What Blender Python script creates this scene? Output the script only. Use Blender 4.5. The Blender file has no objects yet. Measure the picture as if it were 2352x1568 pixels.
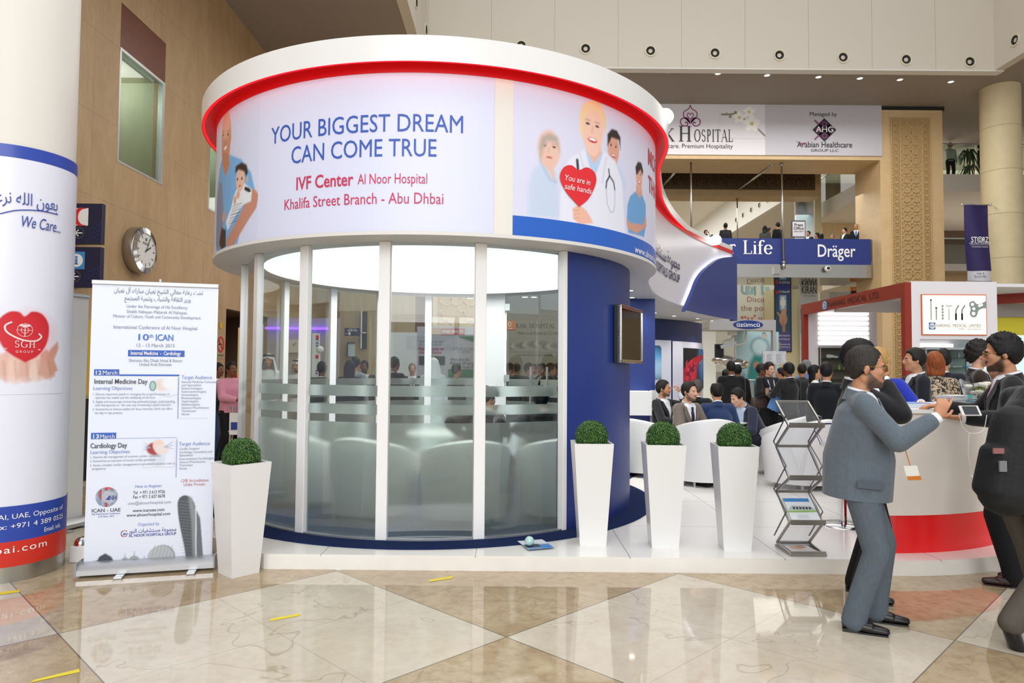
import bpy, bmesh, math, random
import numpy as np
from mathutils import Vector, Matrix, Euler

random.seed(7); rng = np.random.default_rng(7)
SC = bpy.context.scene
COL = SC.collection
PI = math.pi

# ------------------------------------------------------------------ camera
F, HOR, ROLL, CAMZ = 1568.0, 845.0, 0.0075, 1.6      # focal length in pixels of the 2352 x 1568 frame
_p = math.atan((HOR - 784) / F)
_fw = Vector((0, math.cos(_p), math.sin(_p)))
_u0 = Vector((0, -math.sin(_p), math.cos(_p)))
_rt = Vector((1, 0, 0)) * math.cos(ROLL) + _u0 * math.sin(ROLL)
_up = _u0 * math.cos(ROLL) - Vector((1, 0, 0)) * math.sin(ROLL)
cam_data = bpy.data.cameras.new('camera'); cam = bpy.data.objects.new('camera', cam_data); COL.objects.link(cam)
cam_data.sensor_width = 36.0; cam_data.lens = 36.0 * F / 2352.0; cam_data.clip_end = 300
cam.matrix_world = Matrix(((_rt.x, _up.x, -_fw.x, 0), (_rt.y, _up.y, -_fw.y, 0), (_rt.z, _up.z, -_fw.z, CAMZ), (0, 0, 0, 1)))
SC.camera = cam

def ray(px, py):
    d = _fw + _rt * ((px - 1176) / F) - _up * ((py - 784) / F)
    return d / d.y
def at(px, py, Y):                     # the point at distance Y that the photograph shows at (px, py)
    return Vector((0, 0, CAMZ)) + ray(px, py) * Y
def on(px, py, z):                     # the point at height z
    d = ray(px, py); return Vector((0, 0, CAMZ)) + d * ((z - CAMZ) / d.z)
def zat(px, py, Y): return at(px, py, Y).z
def xat(px, Y, py=845): return at(px, py, Y).x

# ------------------------------------------------------------------ world, lights, exposure
SC.view_settings.view_transform = 'Standard'; SC.view_settings.look = 'None'
SC.view_settings.gamma = 1.0; SC.view_settings.exposure = 0.25; SC.view_settings.use_curve_mapping = False
W = bpy.data.worlds.new('World'); SC.world = W; W.use_nodes = True
W.node_tree.nodes['Background'].inputs[0].default_value = (0.95, 0.975, 1.0, 1)
W.node_tree.nodes['Background'].inputs[1].default_value = 0.62
def area_light(name, loc, target, sx, sy, power, col=(1, 1, 1)):
    l = bpy.data.lights.new(name, 'AREA'); l.shape = 'RECTANGLE'; l.size = sx; l.size_y = sy; l.energy = power; l.color = col
    o = bpy.data.objects.new(name, l); COL.objects.link(o); o.location = loc
    o.rotation_euler = (Vector(target) - Vector(loc)).to_track_quat('-Z', 'Y').to_euler()
    return o
area_light('entrance_glazing_light', (-1.0, -11.0, 7.5), (0, 8, 2.0), 14, 9, 1500, (0.97, 0.98, 1.0))
area_light('skylight', (1.5, 6.0, 15.5), (1.5, 7.0, 0), 18, 16, 1500, (1.0, 0.98, 0.95))
area_light('concourse_skylight', (6.5, 62, 14.0), (6.5, 62, 0), 14, 44, 4200, (1.0, 0.99, 0.96))
area_light('concourse_ceiling_light', (13, 34.5, 4.9), (13, 34.6, 0), 6, 1.5, 120, (1.0, 0.97, 0.9))
area_light('upper_floor_fill', (24, 32.5, 11.5), (24, 32.5, 0), 12, 4, 420, (1.0, 0.95, 0.88))  # added fill lamp, lifts the topmost side floor out of the dark
area_light('middle_floor_fill', (24, 32.5, 8.7), (24, 32.5, 0), 12, 4, 200, (1.0, 0.95, 0.88))  # added fill lamp for the middle side floor, no fitting modelled
area_light('gateway_ceiling_light', (8, 29.5, 8.8), (8, 30, 0), 12, 5, 260, (1.0, 0.98, 0.93))
area_light('booth_fill_light', (-0.84, 8.06, 4.05), (-0.84, 8.06, 0), 2.6, 2.6, 125, (1.0, 0.99, 0.97))  # added fill lamp brightening the glass room under the open drum
area_light('ground_floor_ceiling_light', (5, 21, 11.0), (5, 21, 0), 18, 6, 800, (1.0, 0.97, 0.92))
SC.cycles.max_bounces = 8; SC.cycles.diffuse_bounces = 3; SC.cycles.glossy_bounces = 3
SC.cycles.transmission_bounces = 6; SC.cycles.transparent_max_bounces = 14
SC.cycles.caustics_reflective = False; SC.cycles.caustics_refractive = False
SC.cycles.sample_clamp_indirect = 4.0
# ------------------------------------------------------------------ helpers: colour and materials
def lin(c):
    if isinstance(c, str):
        c = c.lstrip('#'); c = [int(c[i:i+2], 16) / 255 for i in (0, 2, 4)]
    return tuple(x / 12.92 if x <= 0.04045 else ((x + 0.055) / 1.055) ** 2.4 for x in c)
MATS = {}
def mat(name, col='#cccccc', rough=0.5, metal=0.0, spec=0.5, emit=None, estr=0.0, coat=0.0, noise=0.0, nscale=20.0, bump=0.0, bscale=200.0, stretch=(1, 1, 1), sheen=0.0):
    if name in MATS: return MATS[name]
    m = bpy.data.materials.new(name); m.use_nodes = True; nt = m.node_tree; b = nt.nodes['Principled BSDF']
    c = (*lin(col), 1)
    b.inputs['Base Color'].default_value = c; b.inputs['Roughness'].default_value = rough
    b.inputs['Metallic'].default_value = metal; b.inputs['Specular IOR Level'].default_value = spec
    if coat: b.inputs['Coat Weight'].default_value = coat; b.inputs['Coat Roughness'].default_value = 0.08
    if sheen: b.inputs['Sheen Weight'].default_value = sheen
    if emit is not None:
        b.inputs['Emission Color'].default_value = (*lin(emit), 1); b.inputs['Emission Strength'].default_value = estr
    if noise or bump:
        tc = nt.nodes.new('ShaderNodeTexCoord'); mp = nt.nodes.new('ShaderNodeMapping'); mp.inputs['Scale'].default_value = stretch
        nt.links.new(tc.outputs['Object'], mp.inputs[0])
    if noise:
        n = nt.nodes.new('ShaderNodeTexNoise'); n.inputs['Scale'].default_value = nscale; n.inputs['Detail'].default_value = 5
        nt.links.new(mp.outputs[0], n.inputs['Vector'])
        r = nt.nodes.new('ShaderNodeValToRGB')
        r.color_ramp.elements[0].position = 0.3; r.color_ramp.elements[1].position = 0.7
        r.color_ramp.elements[0].color = (*[x * (1 - noise) for x in c[:3]], 1); r.color_ramp.elements[1].color = (*[min(1, x * (1 + noise)) for x in c[:3]], 1)
        nt.links.new(n.outputs[0], r.inputs[0]); nt.links.new(r.outputs[0], b.inputs['Base Color'])
    if bump:
        n2 = nt.nodes.new('ShaderNodeTexNoise'); n2.inputs['Scale'].default_value = bscale; n2.inputs['Detail'].default_value = 3
        nt.links.new(mp.outputs[0], n2.inputs['Vector'])
        bp = nt.nodes.new('ShaderNodeBump'); bp.inputs['Strength'].default_value = bump; bp.inputs['Distance'].default_value = 0.01
        nt.links.new(n2.outputs[0], bp.inputs['Height']); nt.links.new(bp.outputs[0], b.inputs['Normal'])
    MATS[name] = m; return m
def mat_print(name='print', rough=0.45, estr=0.0):          # printed sheet: the colours come from the sheet's own ink
    if name in MATS: return MATS[name]
    m = bpy.data.materials.new(name); m.use_nodes = True; nt = m.node_tree; b = nt.nodes['Principled BSDF']
    a = nt.nodes.new('ShaderNodeAttribute'); a.attribute_name = 'ink'
    nt.links.new(a.outputs['Color'], b.inputs['Base Color']); b.inputs['Roughness'].default_value = rough
    b.inputs['Specular IOR Level'].default_value = 0.3
    if estr: nt.links.new(a.outputs['Color'], b.inputs['Emission Color']); b.inputs['Emission Strength'].default_value = estr
    MATS[name] = m; return m
def mat_glass(name, tint='#f2fbf6', refl=1.0):
    if name in MATS: return MATS[name]
    m = bpy.data.materials.new(name); m.use_nodes = True; nt = m.node_tree
    for n in list(nt.nodes): nt.nodes.remove(n)
    o = nt.nodes.new('ShaderNodeOutputMaterial'); mx = nt.nodes.new('ShaderNodeMixShader'); fr = nt.nodes.new('ShaderNodeFresnel'); fr.inputs[0].default_value = 1.5
    ge = nt.nodes.new('ShaderNodeNewGeometry'); mr = nt.nodes.new('ShaderNodeMapRange'); mr.inputs['To Min'].default_value = 1.5; mr.inputs['To Max'].default_value = 1 / 1.5; nt.links.new(ge.outputs['Backfacing'], mr.inputs['Value']); nt.links.new(mr.outputs[0], fr.inputs[0])      # the same from both sides of a thin pane
    ml = nt.nodes.new('ShaderNodeMath'); ml.operation = 'MULTIPLY'; ml.use_clamp = True; ml.inputs[1].default_value = refl; nt.links.new(fr.outputs[0], ml.inputs[0])
    t = nt.nodes.new('ShaderNodeBsdfTransparent'); t.inputs[0].default_value = (*lin(tint), 1)
    g = nt.nodes.new('ShaderNodeBsdfGlossy'); g.inputs['Roughness'].default_value = 0.0
    nt.links.new(ml.outputs[0], mx.inputs[0]); nt.links.new(t.outputs[0], mx.inputs[1]); nt.links.new(g.outputs[0], mx.inputs[2]); nt.links.new(mx.outputs[0], o.inputs[0])
    MATS[name] = m; return m
def mat_frost(name='frosted_film'):
    if name in MATS: return MATS[name]
    m = bpy.data.materials.new(name); m.use_nodes = True; nt = m.node_tree
    for n in list(nt.nodes): nt.nodes.remove(n)
    o = nt.nodes.new('ShaderNodeOutputMaterial'); mx = nt.nodes.new('ShaderNodeMixShader'); mx.inputs[0].default_value = 0.22
    r = nt.nodes.new('ShaderNodeBsdfRefraction'); r.inputs['IOR'].default_value = 1.12; r.inputs['Roughness'].default_value = 0.40; r.inputs[0].default_value = (*lin('#eaf4f0'), 1)
    d = nt.nodes.new('ShaderNodeBsdfDiffuse'); d.inputs[0].default_value = (*lin('#d2d8d5'), 1)
    tl = nt.nodes.new('ShaderNodeBsdfTranslucent'); tl.inputs[0].default_value = (*lin('#e6efec'), 1)
    m2 = nt.nodes.new('ShaderNodeMixShader'); m2.inputs[0].default_value = 0.5
    nt.links.new(d.outputs[0], m2.inputs[1]); nt.links.new(tl.outputs[0], m2.inputs[2])
    nt.links.new(r.outputs[0], mx.inputs[1]); nt.links.new(m2.outputs[0], mx.inputs[2]); nt.links.new(mx.outputs[0], o.inputs[0])
    MATS[name] = m; return m

# ------------------------------------------------------------------ helpers: objects
def wloc(o):
    v = Vector((0, 0, 0))
    while o is not None: v = v + Vector(o.location); o = o.parent
    return v
def tag(o, label=None, cat=None, group=None, kind=None):
    if label: o['label'] = label
    if cat: o['category'] = cat
    if group: o['group'] = group
    if kind: o['kind'] = kind
    return o
def thing(name, label, cat, loc=(0, 0, 0), rz=0.0, group=None):
    o = bpy.data.objects.new(name, None); COL.objects.link(o); o.location = loc; o.rotation_euler = (0, 0, rz); o.empty_display_size = 0.1
    return tag(o, label, cat, group)
def dup(root, loc, rz=0.0, label=None, group=None, scale=None):
    r = root.copy(); COL.objects.link(r); r.location = loc; r.rotation_euler = (0, 0, rz)
    if scale: r.scale = (scale,) * 3
    if label: r['label'] = label
    if group: r['group'] = group
    for ch in list(root.children):
        c = ch.copy(); COL.objects.link(c); c.parent = r
        for g in ch.children:
            d = g.copy(); COL.objects.link(d); d.parent = c
    return r

class MB:                                # collects shapes; build() links them as one mesh object
    def __init__(s): s.v = []; s.f = []; s.m = []; s.ink = None
    def add(s, vs, fs, mi=0):
        b = len(s.v); s.v += [tuple(v) for v in vs]; s.f += [tuple(b + i for i in f) for f in fs]; s.m += [mi] * len(fs); return s
    def box(s, lo, hi, mi=0, rz=0.0, about=None):
        x0, y0, z0 = lo; x1, y1, z1 = hi
        vs = [(x0, y0, z0), (x1, y0, z0), (x1, y1, z0), (x0, y1, z0), (x0, y0, z1), (x1, y0, z1), (x1, y1, z1), (x0, y1, z1)]
        if rz:
            c = about or ((x0 + x1) / 2, (y0 + y1) / 2); k, q = math.cos(rz), math.sin(rz)
            vs = [(c[0] + (x - c[0]) * k - (y - c[1]) * q, c[1] + (x - c[0]) * q + (y - c[1]) * k, z) for x, y, z in vs]
        return s.add(vs, [(0, 3, 2, 1), (4, 5, 6, 7), (0, 1, 5, 4), (1, 2, 6, 5), (2, 3, 7, 6), (3, 0, 4, 7)], mi)
    def bar(s, p, q, w, h, mi=0, up=(0, 0, 1)):      # a rectangular bar from p to q
        p, q = Vector(p), Vector(q); d = (q - p).normalized(); a = d.cross(Vector(up))
        if a.length < 1e-4: a = d.cross(Vector((0, 1, 0)))
        a.normalize(); b = a.cross(d)
        vs = [c + a * (sx * w / 2) + b * (sy * h / 2) for c in (p, q) for sx, sy in ((-1, -1), (1, -1), (1, 1), (-1, 1))]
        return s.add(vs, [(0, 1, 2, 3), (7, 6, 5, 4), (0, 4, 5, 1), (1, 5, 6, 2), (2, 6, 7, 3), (3, 7, 4, 0)], mi)
    def tube(s, pts, r, n=10, mi=0, cap=True):
        pts = [Vector(p) for p in pts]; rs = r if isinstance(r, (list, tuple)) else [r] * len(pts)
        rings = []; ref = Vector((0, 0, 1)); a = None
        for i, p in enumerate(pts):
            d = (pts[min(i + 1, len(pts) - 1)] - pts[max(i - 1, 0)]).normalized()
            if a is None:
                a = d.cross(ref)
                if a.length < 1e-3: a = d.cross(Vector((1, 0, 0)))
            a = (a - d * a.dot(d)).normalized(); b = d.cross(a)
            rings.append([p + (a * math.cos(2 * PI * k / n) + b * math.sin(2 * PI * k / n)) * rs[i] for k in range(n)])
        vs = [v for g in rings for v in g]; fs = []
        for i in range(len(pts) - 1):
            for k in range(n):
                fs.append((i * n + k, i * n + (k + 1) % n, (i + 1) * n + (k + 1) % n, (i + 1) * n + k))
        if cap: fs.append(tuple(range(n - 1, -1, -1))); fs.append(tuple((len(pts) - 1) * n + k for k in range(n)))
        return s.add(vs, fs, mi)
    def lathe(s, prof, c=(0, 0), n=48, a0=0.0, a1=360.0, mi=0, axis=None):     # prof: (radius, z); angle 0 faces the camera (-Y), + to the right
        full = abs(a1 - a0) >= 359.99; m = n if full else n + 1; vs = []
        for i in range(m):
            a = math.radians(a0 + (a1 - a0) * i / n); sx, sy = math.sin(a), -math.cos(a)
            for r, z in prof: vs.append((c[0] + r * sx, c[1] + r * sy, z))
        k = len(prof); fs = []
        for i in range(n):
            j = (i + 1) % m
            for q in range(k - 1): fs.append((i * k + q, j * k + q, j * k + q + 1, i * k + q + 1))
        return s.add(vs, fs, mi)
    def prism(s, poly, z0, z1, mi=0, mtop=None):
        n = len(poly); vs = [(x, y, z0) for x, y in poly] + [(x, y, z1) for x, y in poly]
        s.add(vs, [(i, (i + 1) % n, n + (i + 1) % n, n + i) for i in range(n)] , mi)
        b = len(s.v) - 2 * n
        s.f += [tuple(b + n - 1 - i for i in range(n)), tuple(b + n + i for i in range(n))]; s.m += [mi, mi if mtop is None else mtop]
        return s
    def ball(s, c, r, n=12, mi=0):
        r = r if isinstance(r, (tuple, list)) else (r, r, r); vs = [(c[0], c[1], c[2] + r[2])]; m = n
        h = max(4, n // 2)
        for i in range(1, h):
            t = PI * i / h
            for k in range(m): vs.append((c[0] + r[0] * math.sin(t) * math.cos(2 * PI * k / m), c[1] + r[1] * math.sin(t) * math.sin(2 * PI * k / m), c[2] + r[2] * math.cos(t)))
        vs.append((c[0], c[1], c[2] - r[2])); e = len(vs) - 1; fs = [(0, 1 + k, 1 + (k + 1) % m) for k in range(m)]
        for i in range(h - 2):
            for k in range(m): fs.append((1 + i * m + k, 1 + (i + 1) * m + k, 1 + (i + 1) * m + (k + 1) % m, 1 + i * m + (k + 1) % m))
        fs += [(e, 1 + (h - 2) * m + (k + 1) % m, 1 + (h - 2) * m + k) for k in range(m)]
        return s.add(vs, fs, mi)
    def grid(s, fn, nu, nv, mi=0):
        vs = [fn(i / nu, j / nv) for j in range(nv + 1) for i in range(nu + 1)]
        return s.add(vs, [(j * (nu + 1) + i, j * (nu + 1) + i + 1, (j + 1) * (nu + 1) + i + 1, (j + 1) * (nu + 1) + i) for j in range(nv) for i in range(nu)], mi)
    def xform(s, M, start=0):
        s.v = s.v[:start] + [tuple(M @ Vector(v)) for v in s.v[start:]]; return s
    def build(s, name, mats, parent=None, smooth=None, local=False, bevel=0.0, label=None):
        me = bpy.data.meshes.new(name); off = Vector((0, 0, 0)) if (local or parent is None) else wloc(parent)
        me.from_pydata([(v[0] - off.x, v[1] - off.y, v[2] - off.z) for v in s.v], [], s.f)
        for m in (mats if isinstance(mats, (list, tuple)) else [mats]): me.materials.append(m)
        if len(set(s.m)) > 1: me.polygons.foreach_set('material_index', s.m)
        if s.ink is not None:
            ca = me.color_attributes.new('ink', 'FLOAT_COLOR', 'POINT'); ca.data.foreach_set('color', np.asarray(s.ink, dtype=np.float32).ravel())
        me.update()
        if smooth is not None: smooth_by_angle(me, smooth)
        o = bpy.data.objects.new(name, me); COL.objects.link(o)
        if parent is not None: o.parent = parent
        if bevel:
            b = o.modifiers.new('edge', 'BEVEL'); b.width = bevel; b.segments = 2; b.limit_method = 'ANGLE'; b.angle_limit = math.radians(40)
        if label: o['label'] = label
        return o
def smooth_by_angle(me, deg):
    me.polygons.foreach_set('use_smooth', [True] * len(me.polygons))
    if deg < 179: me.set_sharp_from_angle(angle=math.radians(deg))
def struct(o): o['kind'] = 'structure'; return o

# ------------------------------------------------------------------ helpers: lettering
_AR = dict(zip('ءآأؤإئابةتثجحخدذرزسشصضطظعغفقكلمنهويى', [0xFE80,0xFE81,0xFE83,0xFE85,0xFE87,0xFE89,0xFE8D,0xFE8F,0xFE93,0xFE95,0xFE99,0xFE9D,0xFEA1,0xFEA5,0xFEA9,0xFEAB,0xFEAD,0xFEAF,0xFEB1,0xFEB5,0xFEB9,0xFEBD,0xFEC1,0xFEC5,0xFEC9,0xFECD,0xFED1,0xFED5,0xFED9,0xFEDD,0xFEE1,0xFEE5,0xFEE9,0xFEED,0xFEF1,0xFEEF]))
_ARNJ = set('ءآأؤإاةدذرزوى')               # letters that do not join to the next one
def arabic(s):                              # joined forms, laid out right to left
    out = []; i = 0; s = s.replace('لا', '\uFEFB')
    for i, ch in enumerate(s):
        if ch not in _AR: out.append(ch); continue
        prev = i > 0 and s[i-1] in _AR and s[i-1] not in _ARNJ and ch != 'ء'
        nxt = i + 1 < len(s) and (s[i+1] in _AR or s[i+1] == '\uFEFB') and ch not in _ARNJ and s[i+1:i+2] != 'ء'
        b = _AR[ch]
        out.append(chr(b + (3 if prev and nxt else 2 if nxt else 1 if prev else 0)))
    return ''.join(reversed(out))
_TXT = {}
def text_geo(s, bold=0.0, res=3, shear=0.0, spacing=1.0):       # outline of a line of text of size 1: points, faces
    k = (s, bold, res, shear, spacing)
    if k in _TXT: return _TXT[k]
    c = bpy.data.curves.new('line', 'FONT'); c.body = s; c.resolution_u = res; c.offset = bold * .55; c.shear = shear; c.space_character = spacing; c.fill_mode = 'BOTH'
    o = bpy.data.objects.new('line', c); COL.objects.link(o)
    dg = bpy.context.evaluated_depsgraph_get(); dg.update()
    m = o.evaluated_get(dg).to_mesh()
    vs = np.array([v.co[:2] for v in m.vertices]) if len(m.vertices) else np.zeros((0, 2)); fs = [tuple(p.vertices) for p in m.polygons]
    o.evaluated_get(dg).to_mesh_clear(); bpy.data.objects.remove(o); bpy.data.curves.remove(c)
    _TXT[k] = (vs, fs); return vs, fs
def text(mb, s, fn, x, y, h, w=None, align='c', bold=0.0, mi=0, shear=0.0, res=3, cap=None, spacing=1.0, xs=1.0):
    """Letters on a surface: fn(u, v) maps the flat lettering to the surface; (x, y) is the anchor on the base line, h the cap height, w the line's width if it is known."""
    vs, fs = text_geo(s, bold, res, shear, spacing)
    if not len(vs): return mb
    x0, x1 = vs[:, 0].min(), vs[:, 0].max(); sy = h / (cap or 0.69); sx = (w / (x1 - x0)) if w else sy * xs
    ax = {'l': x0, 'c': (x0 + x1) / 2, 'r': x1}[align]
    return mb.add([fn(x + (a - ax) * sx, y + b * sy) for a, b in vs], fs, mi)
def plane_fn(o, ux, vx=(0, 0, 1), lift=0.0):               # (u, v) on a flat sheet with origin o
    o, ux, vx = Vector(o), Vector(ux).normalized(), Vector(vx).normalized(); n = ux.cross(vx) * lift
    return lambda u, v: o + ux * u + vx * v + n
def cyl_fn(c, R, th0=0.0, lift=0.0):                       # u runs along the arc to the right of angle th0 (degrees), v is the height
    return lambda u, v: Vector((c[0] + (R + lift) * math.sin(math.radians(th0) + u / R), c[1] - (R + lift) * math.cos(math.radians(th0) + u / R), v))
def shape(mb, pts, fn, mi=0):                              # a filled outline on a surface
    from mathutils.geometry import tessellate_polygon
    vs = [Vector((p[0], p[1], 0)) for p in pts]; st = [[vs[i] for i in t] for t in tessellate_polygon([vs])]; out = []
    while st:                                              # long pieces are split, to follow curved sheets
        a, b, c = st.pop(); L = max(((b - a).length, 0), ((c - b).length, 1), ((a - c).length, 2))
        if L[0] < .13 or len(out) > 3000: out.append((a, b, c)); continue
        if L[1] == 1: a, b, c = b, c, a
        elif L[1] == 2: a, b, c = c, a, b
        q = (a + b) / 2; st += [[a, q, c], [q, b, c]]
    return mb.add([fn(p.x, p.y) for t in out for p in t], [(3 * i, 3 * i + 1, 3 * i + 2) for i in range(len(out))], mi)
def rect(mb, x0, y0, x1, y1, fn, mi=0, n=1):
    vs = []; fs = []
    for i in range(n + 1):
        x = x0 + (x1 - x0) * i / n; vs += [fn(x, y0), fn(x, y1)]
    fs = [(2 * i, 2 * i + 2, 2 * i + 3, 2 * i + 1) for i in range(n)]
    return mb.add(vs, fs, mi)
def ring2(mb, cx, cy, r0, r1, fn, a0=0, a1=360, n=32, mi=0, sy=1.0):
    vs = []
    for i in range(n + 1):
        a = math.radians(a0 + (a1 - a0) * i / n)
        vs += [fn(cx + r0 * math.cos(a), cy + sy * r0 * math.sin(a)), fn(cx + r1 * math.cos(a), cy + sy * r1 * math.sin(a))]
    return mb.add(vs, [(2 * i, 2 * i + 1, 2 * i + 3, 2 * i + 2) for i in range(n)], mi)
def stroke2(mb, pts, w, fn, mi=0):                         # a flat pen line
    P = np.array(pts, float); n = len(P); ws = w if isinstance(w, (list, tuple)) else [w] * n; vs = []
    for i in range(n):
        d = P[min(i + 1, n - 1)] - P[max(i - 1, 0)]; d = d / (np.hypot(*d) + 1e-9); q = np.array([-d[1], d[0]]) * ws[i] / 2
        vs += [fn(*(P[i] + q)), fn(*(P[i] - q))]
    return mb.add(vs, [(2 * i, 2 * i + 1, 2 * i + 3, 2 * i + 2) for i in range(n - 1)], mi)
def spline(pts, n=12):                                     # smooth line through points
    P = [Vector(p if len(p) == 3 else (p[0], p[1], 0)) for p in pts]; out = []
    for i in range(len(P) - 1):
        a, b, c, d = P[max(i - 1, 0)], P[i], P[i + 1], P[min(i + 2, len(P) - 1)]
        for k in range(n):
            t = k / n; out.append(0.5 * ((2 * b) + (c - a) * t + (2 * a - 5 * b + 4 * c - d) * t * t + (3 * b - a - 3 * c + d) * t ** 3))
    out.append(P[-1]); return out
def sp2(pts, n=8): return [(p.x, p.y) for p in spline(pts, n)]

# ------------------------------------------------------------------ helpers: printed pictures (ink on a sheet, as a fine mesh)
class Art:
    def __init__(s, x0, y0, x1, y1, ppm, bg):
        s.x0, s.y0, s.x1, s.y1 = x0, y0, x1, y1; s.nx = max(2, int((x1 - x0) * ppm)); s.ny = max(2, int((y1 - y0) * ppm))
        s.X, s.Y = np.meshgrid(np.linspace(x0, x1, s.nx + 1), np.linspace(y0, y1, s.ny + 1))
        s.im = np.ones((s.ny + 1, s.nx + 1, 3)) * np.array(lin(bg))
    def over(s, a, col):
        a = np.clip(a, 0, 1)[..., None]; s.im = s.im * (1 - a) + np.array(lin(col)) * a; return s
    def ell(s, cx, cy, rx, ry, col, soft=0.1, rot=0.0, op=1.0):
        k, q = math.cos(rot), math.sin(rot); dx, dy = s.X - cx, s.Y - cy
        d = np.sqrt(((dx * k + dy * q) / rx) ** 2 + ((-dx * q + dy * k) / ry) ** 2)
        return s.over(op * np.clip((1 - d) / soft + 0.5, 0, 1), col)
    def poly(s, pts, col, soft=0.006, op=1.0):
        P = np.array(pts, float); ins = np.zeros(s.X.shape, bool); dm = np.full(s.X.shape, 1e9); n = len(P)
        for i in range(n):
            (ax, ay), (bx, by) = P[i], P[(i + 1) % n]
            cond = ((ay > s.Y) != (by > s.Y)); xx = (bx - ax) * (s.Y - ay) / ((by - ay) if by != ay else 1e-12) + ax
            ins ^= cond & (s.X < xx)
            L = (bx - ax) ** 2 + (by - ay) ** 2 + 1e-12; t = np.clip(((s.X - ax) * (bx - ax) + (s.Y - ay) * (by - ay)) / L, 0, 1)
            dm = np.minimum(dm, np.hypot(s.X - ax - t * (bx - ax), s.Y - ay - t * (by - ay)))
        return s.over(op * np.clip(np.where(ins, dm, -dm) / soft + 0.5, 0, 1), col)
    def line(s, pts, w, col, soft=0.004, op=1.0):
        dm = np.full(s.X.shape, 1e9)
        for (ax, ay), (bx, by) in zip(pts[:-1], pts[1:]):
            L = (bx - ax) ** 2 + (by - ay) ** 2 + 1e-12; t = np.clip(((s.X - ax) * (bx - ax) + (s.Y - ay) * (by - ay)) / L, 0, 1)
            dm = np.minimum(dm, np.hypot(s.X - ax - t * (bx - ax), s.Y - ay - t * (by - ay)))
        return s.over(op * np.clip((w / 2 - dm) / soft + 0.5, 0, 1), col)
    def grad(s, ya, yb, col, op=1.0):                       # full at ya, none at yb
        return s.over(op * np.clip((s.Y - yb) / (ya - yb), 0, 1), col)
    def mottle(s, amt, scale):
        k = np.zeros(s.X.shape); r = np.random.default_rng(3)
        for i in range(14):
            a, b, c = r.uniform(-1, 1) * scale, r.uniform(-1, 1) * scale, r.uniform(0, 6.3); k += np.sin(a * s.X + b * s.Y + c)
        s.im = np.clip(s.im * (1 + amt * k[..., None] / 4), 0, 1); return s
    def sheet(s, fn, name, parent, m=None, smooth=True, keep=None):
        mb = MB(); mb.v = [tuple(fn(x, y)) for x, y in zip(s.X.ravel(), s.Y.ravel())]; w = s.nx + 1
        for j in range(s.ny):
            for i in range(s.nx):
                if keep is None or keep(s.X[j, i], s.Y[j, i]): mb.f.append((j * w + i, j * w + i + 1, (j + 1) * w + i + 1, (j + 1) * w + i))
        mb.m = [0] * len(mb.f); mb.ink = np.concatenate([s.im.reshape(-1, 3), np.ones((s.im.shape[0] * s.im.shape[1], 1))], 1)
        return mb.build(name, m or mat_print(), parent, smooth=180 if smooth else None)

# common materials
WHITE = mat('white_paint', '#efefef', 0.45)
WHITEG = mat('white_gloss', '#e6e6e5', 0.22)
CHROME = mat('chrome', '#dcdcdc', 0.12, 1.0)
STEEL = mat('brushed_steel', '#b9b7b2', 0.32, 1.0, noise=0.08, nscale=40, stretch=(1, 1, 12))
ALU = mat('aluminium', '#c3c5c8', 0.35, 0.9)
BLUE = mat('blue_paint', '#1d3580', 0.42)
NAVYCARPET = mat('navy_carpet', '#1d2b52', 0.95, noise=0.25, nscale=300, bump=0.4, bscale=500, spec=0.1)
BLACK = mat('black_plastic', '#101012', 0.4)
INKB = mat('ink_blue', '#2f5bbd', 0.5); INKR = mat('ink_red', '#d63d5c', 0.5); INKK = mat('ink_black', '#2a2a2e', 0.5); INKW = mat('ink_white', '#f4f4f6', 0.5)
INKG = mat('ink_grey', '#8b8f9a', 0.5); INKLB = mat('ink_soft_blue', '#7f93cc', 0.5); INKDB = mat('ink_dark_blue', '#28408f', 0.5); RED = mat('ink_bright_red', '#d8232b', 0.5)
# ------------------------------------------------------------------ the setting
def nodes(name):
    m = bpy.data.materials.new(name); m.use_nodes = True; return m, m.node_tree, m.node_tree.nodes['Principled BSDF']
def mth(nt, op, a, b=None):
    n = nt.nodes.new('ShaderNodeMath'); n.operation = op
    for i, x in enumerate((a, b)):
        if x is None: continue
        if isinstance(x, (int, float)): n.inputs[i].default_value = x
        else: nt.links.new(x, n.inputs[i])
    return n.outputs[0]
def mixc(nt, f, a, b):
    n = nt.nodes.new('ShaderNodeMix'); n.data_type = 'RGBA'
    if isinstance(f, (int, float)): n.inputs[0].default_value = f
    else: nt.links.new(f, n.inputs[0])
    for i, x in ((6, a), (7, b)):
        if isinstance(x, tuple): n.inputs[i].default_value = x
        else: nt.links.new(x, n.inputs[i])
    return n.outputs[2]
def noise_tex(nt, vec, scale, detail=6, rough=0.55, dist=0.0):
    n = nt.nodes.new('ShaderNodeTexNoise'); n.inputs['Scale'].default_value = scale; n.inputs['Detail'].default_value = detail
    n.inputs['Roughness'].default_value = rough; n.inputs['Distortion'].default_value = dist; nt.links.new(vec, n.inputs['Vector']); return n.outputs[0]
def ramp(nt, x, stops):
    r = nt.nodes.new('ShaderNodeValToRGB'); e = r.color_ramp.elements
    while len(e) < len(stops): e.new(0.5)
    for el, (p, c) in zip(e, stops): el.position = p; el.color = (*lin(c), 1) if isinstance(c, str) else (c, c, c, 1)
    nt.links.new(x, r.inputs[0]); return r.outputs[0]

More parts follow.
